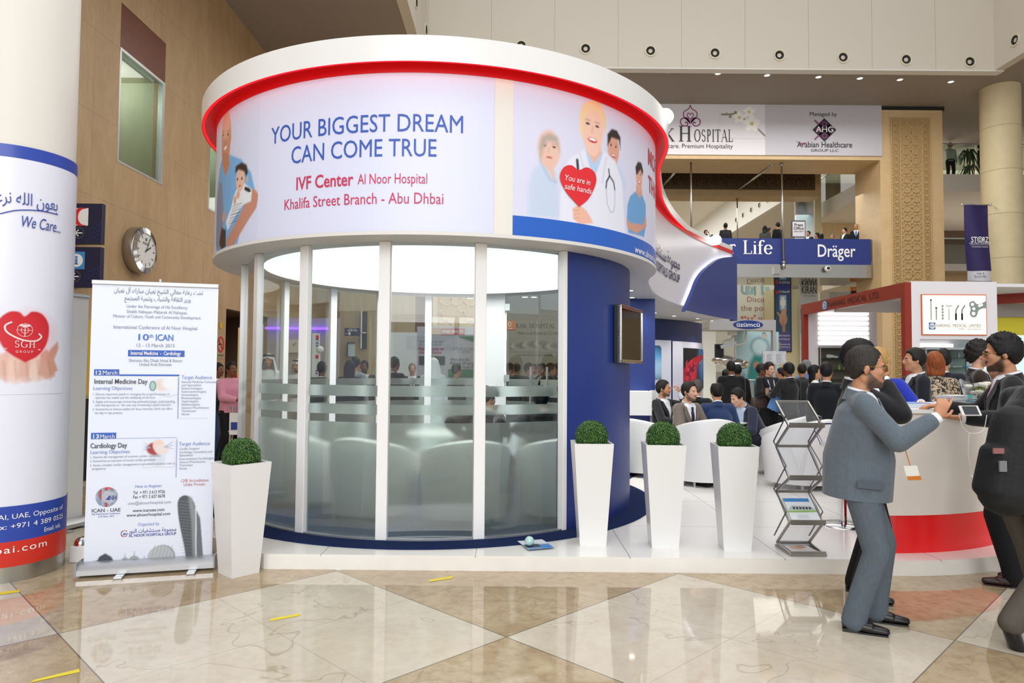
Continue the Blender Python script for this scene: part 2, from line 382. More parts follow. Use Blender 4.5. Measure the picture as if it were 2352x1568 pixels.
def marble_floor():
    m, nt, b = nodes('polished_marble')
    tc = nt.nodes.new('ShaderNodeTexCoord'); P = tc.outputs['Object']; sp = nt.nodes.new('ShaderNodeSeparateXYZ'); nt.links.new(P, sp.inputs[0])
    u = mth(nt, 'DIVIDE', mth(nt, 'ADD', sp.outputs[0], 1.355), 1.335); v = mth(nt, 'DIVIDE', mth(nt, 'SUBTRACT', sp.outputs[1], 4.13), 1.29)
    s = mth(nt, 'ADD', mth(nt, 'MULTIPLY', mth(nt, 'ADD', u, v), 0.5), 0.5); t = mth(nt, 'ADD', mth(nt, 'MULTIPLY', mth(nt, 'SUBTRACT', v, u), 0.5), 0.5)
    fs, ft = mth(nt, 'FLOOR', s), mth(nt, 'FLOOR', t)
    par = mth(nt, 'ABSOLUTE', mth(nt, 'MODULO', mth(nt, 'ADD', fs, ft), 2.0))                       # 0 light, 1 brown
    cell = nt.nodes.new('ShaderNodeCombineXYZ'); nt.links.new(fs, cell.inputs[0]); nt.links.new(ft, cell.inputs[1])
    wn = nt.nodes.new('ShaderNodeTexWhiteNoise'); nt.links.new(cell.outputs[0], wn.inputs['Vector'])
    sh = nt.nodes.new('ShaderNodeVectorMath'); sh.operation = 'ADD'; nt.links.new(P, sh.inputs[0])
    sc = nt.nodes.new('ShaderNodeVectorMath'); sc.operation = 'SCALE'; sc.inputs['Scale'].default_value = 7.0; nt.links.new(wn.outputs['Color'], sc.inputs[0]); nt.links.new(sc.outputs[0], sh.inputs[1])
    Q = sh.outputs[0]
    big = noise_tex(nt, Q, 1.6, 8, 0.6, 0.6); fine = noise_tex(nt, Q, 14, 5, 0.6)
    light = mixc(nt, ramp(nt, fine, [(0.42, 0.0), (0.68, 0.4)]), ramp(nt, big, [(0.3, '#bdb2a0'), (0.5, '#c6bcab'), (0.7, '#cec5b6')]), (*lin('#b3a68f'), 1))
    brown = mixc(nt, ramp(nt, fine, [(0.45, 0.0), (0.7, 0.7)]), ramp(nt, big, [(0.3, '#9f8a6c'), (0.5, '#ae9a7b'), (0.72, '#bcaa8d')]), (*lin('#93795a'), 1))
    col = mixc(nt, par, light, brown)
    def vein(scale, wid, dist):
        n = noise_tex(nt, Q, scale, 4, 0.6, dist); return ramp(nt, mth(nt, 'ABSOLUTE', mth(nt, 'SUBTRACT', n, 0.5)), [(0.0, 1.0), (wid, 0.0)])
    col = mixc(nt, mth(nt, 'MULTIPLY', vein(.75, 0.0035, .35), 0.4), col, (*lin('#7d6545'), 1))
    col = mixc(nt, mth(nt, 'MULTIPLY', vein(1.9, 0.003, 0.3), 0.15), col, (*lin('#e4dac6'), 1))
    def joint(x, w):
        f = mth(nt, 'FRACT', x); e = mth(nt, 'MINIMUM', f, mth(nt, 'SUBTRACT', 1.0, f)); return mth(nt, 'LESS_THAN', e, w)
    j1 = mth(nt, 'MAXIMUM', joint(s, 0.0022), joint(t, 0.0022)); j2 = mth(nt, 'MAXIMUM', joint(mth(nt, 'MULTIPLY', s, 2.0), 0.0022), joint(mth(nt, 'MULTIPLY', t, 2.0), 0.0022))
    col = mixc(nt, mth(nt, 'MULTIPLY', j2, 0.45), col, (*lin('#6f6252'), 1)); col = mixc(nt, mth(nt, 'MULTIPLY', j1, 0.8), col, (*lin('#5c5348'), 1))
    nt.links.new(col, b.inputs['Base Color']); b.inputs['Roughness'].default_value = 0.045; b.inputs['Specular IOR Level'].default_value = 0.62
    return m
fl = MB(); fl.add([(-40, -30, 0), (60, -30, 0), (60, 110, 0), (-40, 110, 0)], [(0, 1, 2, 3)]); struct(fl.build('floor', marble_floor()))

def stone(name, c0, c1, streak=True, joint=(2.4, 1.6), jc='#6e5a40'):
    m, nt, b = nodes(name); tc = nt.nodes.new('ShaderNodeTexCoord'); mp = nt.nodes.new('ShaderNodeMapping'); nt.links.new(tc.outputs['Object'], mp.inputs[0])
    mp.inputs['Scale'].default_value = (1.5, 1.5, 0.5 if streak else 1.5)
    a = noise_tex(nt, mp.outputs[0], 1.2, 9, 0.68, 0.3); d = noise_tex(nt, mp.outputs[0], 7, 6, 0.7)
    col = mixc(nt, 0.35, ramp(nt, a, [(0.3, c0), (0.7, c1)]), ramp(nt, d, [(0.3, c0), (0.7, c1)]))
    if joint:
        sp = nt.nodes.new('ShaderNodeSeparateXYZ'); nt.links.new(tc.outputs['Object'], sp.inputs[0])
        h = mth(nt, 'ADD', sp.outputs[0], sp.outputs[1])
        for x, L in ((h, joint[0]), (sp.outputs[2], joint[1])):
            f = mth(nt, 'FRACT', mth(nt, 'DIVIDE', x, L)); col = mixc(nt, mth(nt, 'MULTIPLY', mth(nt, 'LESS_THAN', f, 0.008 / L), 0.6), col, (*lin(jc), 1))
    nt.links.new(col, b.inputs['Base Color']); b.inputs['Roughness'].default_value = 0.5; return m
BEIGE = stone('beige_stone', '#a88963', '#c6a880'); SAND = stone('sandstone', '#cfb081', '#dcc196', False, (1.6, 1.9), '#a98f66')
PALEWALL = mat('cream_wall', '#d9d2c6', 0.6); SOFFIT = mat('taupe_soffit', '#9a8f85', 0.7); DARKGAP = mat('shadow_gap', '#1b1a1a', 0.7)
CEILW = mat('white_ceiling', '#e6e2d8', 0.7); BROWNW = mat('brown_wall', '#6b5242', 0.6); TANW = stone('tan_wall', '#b4976c', '#c9ad80', False, None)
RG = mat_glass('railing_glass', '#c2d4ca'); WOOD = mat('brown_wood', '#6e3519', 0.4, noise=0.15, nscale=3, stretch=(1, 1, 6)); DARKGLASS = mat('dark_interior', '#3a4038', 0.3)

# stone wall beside the hall, with two tall windows and a doorway
WX = -8.0
wl = MB()
def wl_quad(y0, y1, z0, z1): wl.box((WX - 0.25, y0, z0), (WX, y1, z1))
w1, w2 = (13.62, 15.42), (17.75, 19.6); wz0, wz1 = 5.7, 8.98
wl_quad(1.0, w1[0], 0, 11.7); wl_quad(w1[0], w1[1], 0, wz0); wl_quad(w1[0], w1[1], wz1, 11.7); wl_quad(w1[1], w2[0], 0, 11.7)
wl_quad(w2[0], w2[1], 3.2, wz0); wl_quad(w2[0], w2[1], wz1, 11.7); wl_quad(w2[0], 19.05, 0, 3.2); wl_quad(w2[1], 22.5, 3.2, 11.7); wl_quad(22.5, 36, 0, 11.7)
struct(wl.build('wall_left', BEIGE))
for i, (y0, y1) in enumerate((w1, w2)):
    r = thing('window_%d' % (i + 1), None, None, (WX, (y0 + y1) / 2, wz0)); struct(r)
    zz = 8.06
    m = MB(); m.box((WX - 0.06, y0, zz), (WX - 0.01, y1, wz1)); m.build('wood_panel', WOOD, r)
    m = MB()
    for q, a, b in ((0, (y0, wz0), (y0 + 0.06, zz)), (0, (y1 - 0.1, wz0), (y1, zz)), (.003, (y0, wz0), (y1, wz0 + 0.05)), (.003, (y0, zz - 0.06), (y1, zz))): m.box((WX - 0.1 + q, a[0], a[1]), (WX + 0.005 + q, b[0], b[1]))
    m.build('window_frame', ALU, r)
    m = MB(); m.box((WX - 0.06, y0 + 0.05, wz0 + 0.04), (WX - 0.05, y1 - 0.08, zz - 0.05)); m.build('pane', mat_glass('window_glass', '#c6d0c6', 1.6), r)
    m = MB(); d = 1.6
    m.add([(WX - 0.25, y0, wz0), (WX - 0.25, y1, wz0), (WX - d, y1, wz0), (WX - d, y0, wz0), (WX - 0.25, y0, zz), (WX - 0.25, y1, zz), (WX - d, y1, zz), (WX - d, y0, zz)], [(0, 1, 2, 3), (4, 7, 6, 5), (3, 2, 6, 7), (1, 5, 6, 2), (0, 3, 7, 4)])
    m.build('room_behind', mat('pale_room', '#c4c6b6', 0.7), r)
    l = bpy.data.lights.new('room_lamp', 'POINT'); l.energy = 60; l.shadow_soft_size = .15; o = bpy.data.objects.new('room_lamp', l); COL.objects.link(o); o.location = (WX - 1.0, (y0 + y1) / 2, zz - .15)
# corridor behind the doorway
m = MB(); m.add([(WX - 0.25, 19.05, 0.004), (WX - 0.25, 22.5, 0.004), (-14, 22.5, 0.004), (-14, 19.05, 0.004), (WX - 0.25, 19.05, 3.2), (WX - 0.25, 22.5, 3.2), (-14, 22.5, 3.2), (-14, 19.05, 3.2)], [(4, 5, 6, 7), (0, 4, 7, 3), (1, 2, 6, 5), (3, 7, 6, 2)])
struct(m.build('wall_corridor', BROWNW))

# soffits round the tall well over the hall, its walls, and the far hall's ceiling
EX0, EX1, FY, SZ = -2.95, 16.1, 22.5, 11.7
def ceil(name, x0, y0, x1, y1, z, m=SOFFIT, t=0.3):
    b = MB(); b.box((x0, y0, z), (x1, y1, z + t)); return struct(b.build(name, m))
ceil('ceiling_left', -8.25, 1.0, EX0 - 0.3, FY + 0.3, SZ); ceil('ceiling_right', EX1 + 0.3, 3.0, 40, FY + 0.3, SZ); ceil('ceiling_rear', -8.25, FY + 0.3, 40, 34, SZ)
PANEL, nt, b = nodes('cream_panels'); tc = nt.nodes.new('ShaderNodeTexCoord'); sp = nt.nodes.new('ShaderNodeSeparateXYZ'); nt.links.new(tc.outputs['Object'], sp.inputs[0])
f = mth(nt, 'FRACT', mth(nt, 'DIVIDE', mth(nt, 'SUBTRACT', mth(nt, 'ADD', sp.outputs[0], mth(nt, 'MULTIPLY', sp.outputs[1], 0.9)), FY * 0.9 + 1.35), 2.13))
nt.links.new(mixc(nt, mth(nt, 'LESS_THAN', f, 0.006), (*lin('#d8d0c3'), 1), (*lin('#a59d90'), 1)), b.inputs['Base Color']); b.inputs['Roughness'].default_value = 0.6
m = MB(); m.box((EX0 - 0.3, FY, SZ - 0.02), (EX1 + 0.3, FY + 0.3, 18)); struct(m.build('wall_upper_front', PANEL))
m = MB(); m.box((EX0 - 0.3, 1.0, SZ - 0.02), (EX0, FY, 18)); struct(m.build('wall_upper_left', PANEL))
m = MB(); m.box((EX1, 3.0, SZ - 0.02), (EX1 + 0.3, FY, 18)); struct(m.build('wall_upper_right', PANEL))
m = MB(); m.box((EX0 - 0.3, FY - 0.03, SZ - 0.06), (EX1 + 0.3, FY + 0.3, SZ - 0.02)); struct(m.build('trim_1', mat('pale_edge', '#e7e6e0', 0.5)))
# round air nozzles on the upper wall
def vent_proto():
    r = thing('air_nozzle', 'x', 'vent', (0, 0, 0), 0, 'round air nozzles on the upper wall')
    m = MB(); m.lathe([(0.14, 0), (0.15, 0.03), (0.2, 0.035), (0.205, 0.0)], n=28); m.xform(Matrix.Rotation(PI / 2, 4, 'X')); m.build('collar', mat('cream_plastic', '#ddd6bd', 0.4), r, 40, True)
    m = MB(); m.lathe([(0.0, -0.03), (0.115, 0.02), (0.125, 0.045), (0.14, 0.02)], n=28); m.xform(Matrix.Rotation(PI / 2, 4, 'X')); m.build('nozzle', mat('nozzle_dark', '#25231f', 0.6), r, 40, True)
    return r
vp = vent_proto(); ORD = ['first', 'second', 'third', 'fourth', 'fifth', 'sixth', 'seventh', 'eighth', 'ninth', 'tenth', 'eleventh', 'twelfth']
for i, (px, py) in enumerate([(1197, 105), (1345, 112), (1494, 117), (1642, 122), (1790, 127), (1936, 132), (2081, 137), (2227, 142)]):
    P = at(px, py, FY); lab = 'round cream air nozzle with black mouth on the upper wall, %s from the booth ring' % ORD[i] if i else 'round cream air nozzle half hidden behind the white booth ring'
    if i == 0: vp.location = P; vp['label'] = lab
    else: dup(vp, P, 0, lab)
for i, (px, py) in enumerate([(968, 68), (944, 4)]):
    Y = EX0 * F / (px - 1176); dup(vp, (EX0, Y, zat(px, py, Y)), PI / 2, 'round air nozzle seen edge-on on the side wall of the well, %s one' % ('lower' if i == 0 else 'upper'))
dup(vp, (EX1, 22.5 * 1122 / 1172.0, 12.25), -PI / 2, 'round air nozzle seen edge-on on the wall at the top corner beside the round column')
# recessed downlights in the soffit
def downlight_proto(name, r, em, group):
    t = thing(name, 'x', 'ceiling light', (0, 0, 0), 0, group)
    m = MB(); m.lathe([(r, -0.001), (r * 1.05, -0.008), (r * 1.25, -0.006), (r * 1.3, 0.0)], n=20); m.build('rim', ALU, t, 40, True)
    m = MB(); m.lathe([(0.0, -0.002), (r, -0.002)], n=20); m.build('lamp', mat('lamp_%g' % em, '#ffffff', 0.5, emit='#fff3dc', estr=em), t, None, True)
    return t
dl = downlight_proto('recessed_downlight', 0.09, 2.2, 'downlights in the high taupe soffit')
for i, (px, py) in enumerate([(1419, 161), (1535, 165), (1649, 169), (1762, 173), (1880, 177), (1975, 180), (2067, 183), (2184, 188)]):
    P = on(px, py, SZ); lab = 'small recessed downlight in the high soffit, %s from the booth ring' % ORD[i]
    if i == 0: dl.location = P; dl['label'] = lab
    else: dup(dl, P, 0, lab)
# the sandstone gateway
PY = 25.7; px0, px1 = xat(2028, PY), xat(2174, PY)
lz0, lz1 = zat(1760, 366, PY), 11.55
m = MB(); m.box((px0, PY, 0), (px1, PY + 1.9, lz1)); m.box((-3.0, PY, 0), (-0.7, PY + 1.9, lz1)); m.box((-0.7, PY, lz0), (px0, PY + 1.9, lz1)); struct(m.build('wall_gateway', SAND))
m = MB(); m.box((-3.0, PY + 0.02, lz1), (px1 + 0.1, PY + 1.9, SZ)); struct(m.build('shadow_strip', DARKGAP))  # dark strip closing the gap, its shadow put into the colour
def lattice(mb, x0, z0, x1, z1, y, n, w, d=0.05, mi=0):            # interlaced eight-pointed stars, in relief
    c = (x1 - x0) / n; rows = max(1, int(round((z1 - z0) / c))); h = (z1 - z0) / rows
    for i in range(n):
        for j in range(rows):
            cx, cz = x0 + (i + 0.5) * c, z0 + (j + 0.5) * h; pts = []
            for k in range(17):
                a = PI * k / 8; r = 0.46 if k % 2 == 0 else 0.31; pts.append(Vector((cx + r * c * math.sin(a), y, cz + r * h * math.cos(a))))
            for a, b in zip(pts[:-1], pts[1:]): mb.bar(a, b, w, d, mi, (0, 1, 0))
            for k in range(8):
                a = PI * k / 4; e = 0.52 if k % 2 == 0 else 0.68
                mb.bar((cx + 0.46 * c * math.sin(a) * (1 if k % 2 == 0 else 1), y, cz + 0.46 * h * math.cos(a)), (cx + e * c * math.sin(a), y, cz + e * h * math.cos(a)), w, d, mi, (0, 1, 0))
SANDR = mat('carved_sandstone', '#cdb080', 0.6); SANDD = mat('carved_ground', '#bd9d6b', 0.65)
t = thing('carved_screen', 'tall carved sandstone star lattice set in the pillar of the gateway', 'carved panel', (0, PY, 0))
a0, a1, zt = xat(2054, PY), xat(2142, PY), zat(2100, 272, PY)
m = MB(); m.box((a0, PY - 0.03, 1.2), (a1, PY - 0.002, zt)); m.build('ground', SANDD, t)
m = MB(); e = 0.3; lattice(m, a0 + e + 0.06, 1.4, a1 - e - 0.06, zt - e - 0.06, PY - 0.04, 2, 0.03); lattice(m, a0 + 0.03, 1.4, a0 + e - 0.02, zt - 0.05, PY - 0.04, 1, 0.022); lattice(m, a1 - e + 0.02, 1.4, a1 - 0.03, zt - 0.05, PY - 0.04, 1, 0.022); lattice(m, a0 + e, zt - e, a1 - e, zt - 0.04, PY - 0.04, 4, 0.022)
m.build('lattice_relief', SANDR, t)
m = MB()
for x in (a0 - 0.03, a0 + e, a1 - e, a1): m.box((x, PY - 0.06, 1.2), (x + 0.03, PY - 0.02, zt))
m.box((a0, PY - 0.06, zt), (a1, PY - 0.02, zt + 0.03)); m.build('border', SANDR, t)
t = thing('carved_screen', 'carved star lattice seen through the glass room above the health banner', 'carved panel', (0, PY, 0))
m = MB(); m.box((-2.8, PY - 0.03, 1.2), (-0.9, PY - 0.002, 9)); m.build('ground', SANDD, t); m = MB(); lattice(m, -2.75, 1.3, -0.95, 8.9, PY - 0.04, 2, 0.05); m.build('lattice_relief', SANDR, t)

# big banner over the gateway
BY = PY - 0.06
t = thing('overhead_banner', 'wide hospital banner with purple emblems and orchids hung over the gateway', 'banner', (8, BY, 9.5))
bx0, bx1 = 1.0, xat(2033, BY); bz0, bz1 = zat(1760, 356, BY), zat(1760, 237, BY); bm_ = xat(1761, BY)
m = MB(); m.box((bx0, BY, bz0), (bm_, PY + 0.01, bz1)); m.build('white_sheet', mat('banner_white', '#e6e4ea', 0.6), t)
m = MB(); m.box((bm_, BY, bz0), (bx1, PY + 0.01, bz1)); m.build('grey_sheet', mat('banner_grey', '#c9c7d0', 0.6), t)
fb = plane_fn((0, BY - 0.012, 0), (1, 0, 0)); PURP = mat('ink_purple', '#8e3a78', 0.5); SERIF = mat('ink_charcoal', '#2c2726', 0.5)
def bx(p): return xat(p, BY)
def bz(p): return zat(1700, p, BY)
# serif capitals and a few lower-case letters drawn with broad and narrow strokes: unit height 1
def serif_line(mb, s, fn, x, y, h, mi=0, gap=0.12, th=0.13, tn=0.055):
    """Roman lettering from left to right; returns the x where the line ends."""
    o_ = fn(x, y); nn = (fn(x + .01, y) - o_).cross(fn(x, y + .01) - o_).normalized() * .0012; ct = [0]
    def up_(b): ct[0] = (ct[0] + 1) % 7; mb.v[b:] = [tuple(Vector(v) + nn * ct[0]) for v in mb.v[b:]]
    def st(pts, w): b = len(mb.v); stroke2(mb, [(x + px * h, y + py * h) for px, py in pts], w * h, fn, mi); up_(b)
    def sf(cx, cy, w=0.3): st([(cx - w / 2, cy), (cx + w / 2, cy)], 0.045)
    def arc(cx, cy, rx, ry, a0, a1, w0, w1, n=18):
        pts = []; ws = []
        for i in range(n + 1):
            a = math.radians(a0 + (a1 - a0) * i / n); pts.append((x + (cx + rx * math.cos(a)) * h, y + (cy + ry * math.sin(a)) * h)); k = abs(math.cos(a)); ws.append(h * (w1 + (w0 - w1) * k))
        b = len(mb.v); stroke2(mb, pts, ws, fn, mi); up_(b)
    for c in s:
        w = 0.5
        if c == ' ': w = 0.35
        elif c == 'H': st([(.15, 0), (.15, 1)], th); st([(.65, 0), (.65, 1)], th); st([(.15, .52), (.65, .52)], tn); [sf(a, b) for a in (.15, .65) for b in (.02, .98)]; w = .8
        elif c == 'O': arc(.42, .5, .36, .48, 0, 360, th, tn, 32); w = .84
        elif c == 'S': arc(.3, .73, .19, .24, 20, 270, th * .8, tn); arc(.3, .26, .21, .24, 90, -160, th * .8, tn); w = .6
        elif c == 'P': st([(.15, 0), (.15, 1)], th); arc(.22, .74, .26, .24, 90, -90, th, tn); st([(.1, .98), (.24, .98)], tn); st([(.15, .5), (.24, .5)], tn); sf(.15, .02); w = .6
        elif c == 'I': st([(.15, 0), (.15, 1)], th); sf(.15, .02); sf(.15, .98); w = .3
        elif c == 'T': st([(.36, 0), (.36, 1)], th); st([(.02, .97), (.7, .97)], tn); st([(.03, .97), (.03, .8)], tn); st([(.69, .97), (.69, .8)], tn); sf(.36, .02); w = .72
        elif c == 'A': st([(.05, 0), (.38, 1)], tn); st([(.38, 1), (.72, 0)], th); st([(.18, .36), (.58, .36)], tn); sf(.05, .02, .22); sf(.72, .02, .26); w = .78
        elif c == 'L': st([(.15, 0), (.15, 1)], th); st([(.1, .025), (.6, .025)], tn); st([(.6, .02), (.6, .24)], tn); sf(.15, .98); sf(.15, .02); w = .64
        elif c == 'K': st([(.15, 0), (.15, 1)], th); st([(.2, .45), (.62, .98)], tn); st([(.3, .57), (.7, 0)], th); [sf(a, b, .26) for a, b in ((.15, .02), (.15, .98), (.62, .98), (.7, .02))]; w = .76
        elif c == 'R': st([(.15, 0), (.15, 1)], th); arc(.22, .75, .26, .23, 90, -90, th, tn); st([(.3, .5), (.7, 0)], th); sf(.15, .02); sf(.15, .98); sf(.72, .02, .2); w = .74
        elif c == 'G': arc(.42, .5, .36, .48, 50, 330, th, tn, 28); st([(.72, .1), (.72, .42)], th); sf(.68, .42, .3); w = .84
        elif c == 'o': arc(.3, .34, .25, .33, 0, 360, th, tn, 28); w = .6
        elif c == 'r': st([(.15, 0), (.15, .66)], th); sf(.15, .02); st([(.04, .64), (.15, .64)], tn); arc(.33, .42, .18, .22, 150, 60, tn, th * .7); mb_dot = (.42, .58); arc(.42, .57, .03, .03, 0, 360, .06, .06, 10); w = .46
        elif c == 'i': st([(.15, 0), (.15, .66)], th); sf(.15, .02); st([(.04, .64), (.15, .64)], tn); arc(.15, .88, .035, .035, 0, 360, .07, .07, 12); w = .3
        elif c == 'f': st([(.17, 0), (.17, .8)], th); arc(.35, .8, .18, .2, 180, 50, th, tn); arc(.46, .93, .03, .03, 0, 360, .06, .06, 10); st([(.02, .64), (.38, .64)], tn); sf(.17, .02); w = .42
        elif c == 'e': arc(.3, .34, .25, .33, 8, 325, th, tn, 28); st([(.06, .38), (.55, .38)], tn); w = .6
        x += (w + gap) * h
    return x
def serif_width(s, gap=0.12):
    W_ = {' ': .35, 'H': .8, 'O': .84, 'S': .6, 'P': .6, 'I': .3, 'T': .72, 'A': .78, 'L': .64, 'K': .76, 'R': .74, 'G': .84, 'o': .6, 'r': .46, 'i': .3, 'f': .42, 'e': .6}
    return sum(W_[c] + gap for c in s)
# lettering and emblems of the overhead banner
m = MB()                                                                                           # RAK HOSPITAL, the front of the line is behind the ring
hc = bz(295) - bz(326); x = serif_line(m, 'H', fb, bx(1560), bz(326), hc * 1.15); sc_ = (bx(1688) - bx(1596)) / (serif_width('OSPITAL') * hc * 0.9)
serif_line(m, 'OSPITAL', lambda u, v: fb(bx(1596) + (u - bx(1596)) * sc_, v), bx(1596), bz(326), hc * 0.9)
serif_line(m, 'K', fb, bx(1526), bz(326), hc * 0.95); serif_line(m, 'A', fb, bx(1508), bz(326), hc * 0.95); serif_line(m, 'R', fb, bx(1484), bz(326), hc * 1.2)
m.build('hospital_lettering', SERIF, t)
m = MB(); text(m, 'Premium Healthcare. Premium Hospitality', fb, bx(1686), bz(341), bz(330) - bz(340), w=bx(1686) - bx(1440), align='r'); m.build('strapline', INKK, t)
def rak_emblem(m, f, cx, cz, s):
    heart = [(0, -.28), (-.16, -.08), (-.2, .06), (-.12, .16), (0, .06), (.12, .16), (.2, .06), (.16, -.08)]
    o = sp2([(0, 1), (-.12, .72), (-.5, .45), (-.52, .1), (-.3, -.1)], 6); stroke2(m, [(cx + a * s, cz + b * s) for a, b in o], .07 * s, f); stroke2(m, [(cx - a * s, cz + b * s) for a, b in o], .07 * s, f)
    for q in (-1, 1):
        lp = sp2([(0.02 * q, -.5), (.2 * q, -.2), (.5 * q, -.05), (.76 * q, -.2), (.72 * q, -.55), (.4 * q, -.68), (.2 * q, -.52), (.3 * q, -.36), (.42 * q, -.46)], 6); stroke2(m, [(cx + a * s, cz + b * s) for a, b in lp], .09 * s, f)
        shape(m, [(cx + a * s * q, cz + b * s) for a, b in ((0, -.3), (.18, -.02), (.46, .04), (.3, -.22), (.06, -.42))][:: q], f)
    hh = sp2([(0, -.15), (-.22, .1), (-.24, .28), (-.12, .36), (0, .24), (.12, .36), (.24, .28), (.22, .1), (0, -.15)], 5); stroke2(m, [(cx + a * s, cz + b * s) for a, b in hh], .06 * s, f)
m = MB(); rak_emblem(m, fb, bx(1587), bz(271), (bz(243) - bz(293)) / 1.75); m.build('hospital_emblem', PURP, t)
u = bx(1700) - bx(1690)                                                                            # orchid spray
or_ = Art(bx(1655), bz(318), bx(1761), bz(245), 34, '#e6e4ea'); k = lambda p, q: (bx(p), bz(q))
or_.line([k(1660, 264), k(1690, 262), k(1715, 275), k(1740, 292), k(1761, 312)], 0.05, '#5a4a3c', 0.03)
for p, q, r in ((1662, 263, 2.5), (1671, 262, 3), (1680, 268, 3.5), (1692, 259, 4)): or_.ell(*k(p, q), r * u / 10, r * u / 10, '#8c8f5a', 0.4)
for p, q, r in ((1701, 270, 13), (1724, 257, 12), (1730, 284, 17)):
    for j in range(5):
        a = 2 * PI * j / 5 + 0.3; rr = r * u / 10; or_.ell(bx(p) + 0.55 * rr * math.cos(a), bz(q) + 0.55 * rr * math.sin(a), rr * 0.62, rr * 0.42, '#fbfaf6', 0.35, a)
    or_.ell(*k(p, q), r * u / 38, r * u / 38, '#d8c27a', 0.5)
or_.sheet(fb, 'orchid_picture', t)
DK = mat('ink_aubergine', '#2d2230', 0.5)
m = MB(); cx, cz, s = bx(1899), bz(297), bz(270) - bz(297); shape(m, [(cx, cz + s), (cx - s, cz), (cx, cz - s), (cx + s, cz)], fb); m.build('group_emblem', DK, t)
m = MB(); fb2 = plane_fn((0, BY - 0.02, 0), (1, 0, 0)); fb3 = plane_fn((0, BY - 0.028, 0), (1, 0, 0))
for a in (-.42, 0, .42):
    for q in (1, -1): stroke2(m, [(cx + (-.5 + a) * s * 0.9, cz + q * (-.5 - a * 0) * s * .9 + a * q * s * .9), (cx + (.5 + a) * s * .9 - a * s * .9, cz + q * .5 * s * .9 + a * q * 0 * s)], .12 * s, fb2)
for k2 in range(4): ring2(m, cx + .5 * s * math.cos(PI / 2 * k2), cz + .5 * s * math.sin(PI / 2 * k2), .13 * s, .22 * s, fb2)
m.build('emblem_knot', PURP, t)
m = MB(); text(m, 'AHG', fb3, cx, cz - .2 * s, .48 * s, bold=0.01); m.build('emblem_letters', INKW, t)
m = MB(); text(m, 'Managed by', fb, bx(1897), bz(265), bz(256) - bz(265)); text(m, 'Arabian Healthcare', fb, bx(1899), bz(337), bz(324) - bz(337), w=bx(1964) - bx(1836), bold=0.015); text(m, 'GROUP LLC', fb, bx(1899), bz(347), bz(341) - bz(347), w=bx(1932) - bx(1868)); m.build('group_lettering', INKK, t)
m = MB(); stroke2(m, sp2([(bx(1833), bz(323)), (bx(1842), bz(329)), (bx(1856), bz(328))]), [0.01] * 8 + [0.06] * 9, fb2); m.build('swoosh', PURP, t)

# rear lintel beyond the gateway and the floors beyond
m = MB(); m.box((-3, 30.0, zat(1700, 450, 30)), (xat(1888, 30), 31.0, SZ)); struct(m.build('wall_rear_lintel', TANW))
t = thing('carved_screen', 'shaded carved lattice band on the lintel behind the steel rods', 'carved panel', (8, 29.9, 9.5))
m = MB(); lattice(m, 5.5, zat(1700, 432, 29.9), xat(1876, 29.9), SZ - 0.3, 29.93, 18, 0.03, 0.04); m.build('lattice_relief', mat('lattice_shade_relief', '#6f573b', .7), t)  # relief and ground browns darkened to carry the shade on this lintel
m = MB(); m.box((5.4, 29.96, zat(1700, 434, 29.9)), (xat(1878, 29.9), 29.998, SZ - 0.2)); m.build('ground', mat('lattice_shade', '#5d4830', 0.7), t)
# far hall: high ceiling, its edge wall with air nozzles, lower soffit
ceil('ceiling_far_hall', -3, 34, 16.1, 95, 14.2, CEILW); ceil('ceiling_far_side', 16.4, 34, 60, 95, SZ, CEILW)
m = MB(); m.box((16.1, 34, SZ - 0.03), (16.4, 95, 14.2)); struct(m.build('wall_far_edge', mat('white_wall', '#ecebe6', 0.6)))
m = MB(); m.box((-8, 95, 0), (60, 95.3, 14.5)); m.box((-3.3, 34, 0), (-3, 95, 14.2)); struct(m.build('wall_far', CEILW))
for i, (px, py) in enumerate([(1766, 459), (1747, 471), (1728, 482), (1709, 494), (1693, 505)]):
    Y = 16.1 * F / (px - 1176); dup(vp, (16.1, Y, zat(px, py, Y)), -PI / 2, 'small air nozzle on the sloping white band of the far hall, %s from its top' % ORD[i])
# floors at the side: slabs, railings, back walls
def storey(name, z0, z1, y, x0, x1): b = MB(); b.box((x0, y, z0), (x1, y + 8, z1)); return struct(b.build(name, mat('slab_edge', '#dcd6cc', 0.6)))
SY = 28.5; s2a, s2b = zat(2210, 440, SY), zat(2210, 400, SY); s1a, s1b = zat(2210, 622, SY), zat(2210, 606, SY)
storey('floor_upper', s2a, s2b, SY, px1 + 0.02, 40); storey('floor_first', s1a, s1b, SY, px1 + 0.02, 40)
m = MB(); m.box((xat(2012, 28.7), 27.7, s2a), (px1 + 0.02, 36.5, s2b)); struct(m.build('floor_upper_side', mat('slab_edge', '#dcd6cc')))
m = MB(); m.box((px1, 36.5, s1b), (40, 36.8, s2a)); m.box((px1, 36.5, s2b), (40, 36.8, SZ)); struct(m.build('wall_storeys', BROWNW))
m = MB(); m.box((px1, SY + 0.8, 0), (40, SY + 1.0, s1a)); struct(m.build('wall_ground', SAND))
def railing(label, p, q, z0, z1, n):
    t = thing('glass_railing', label, 'railing', ((p[0] + q[0]) / 2, (p[1] + q[1]) / 2, z0)); p, q = Vector(p), Vector(q)
    for i in range(n):
        a, b = p + (q - p) * (i / n), p + (q - p) * ((i + 0.99) / n); m = MB(); m.add([(a.x, a.y, z0), (b.x, b.y, z0), (b.x, b.y, z1), (a.x, a.y, z1)], [(0, 1, 2, 3)]); m.build('glass_panel', RG, t)
    m = MB(); m.bar((p.x, p.y, z1), (q.x, q.y, z1), 0.06, 0.05); m.build('handrail', STEEL, t)
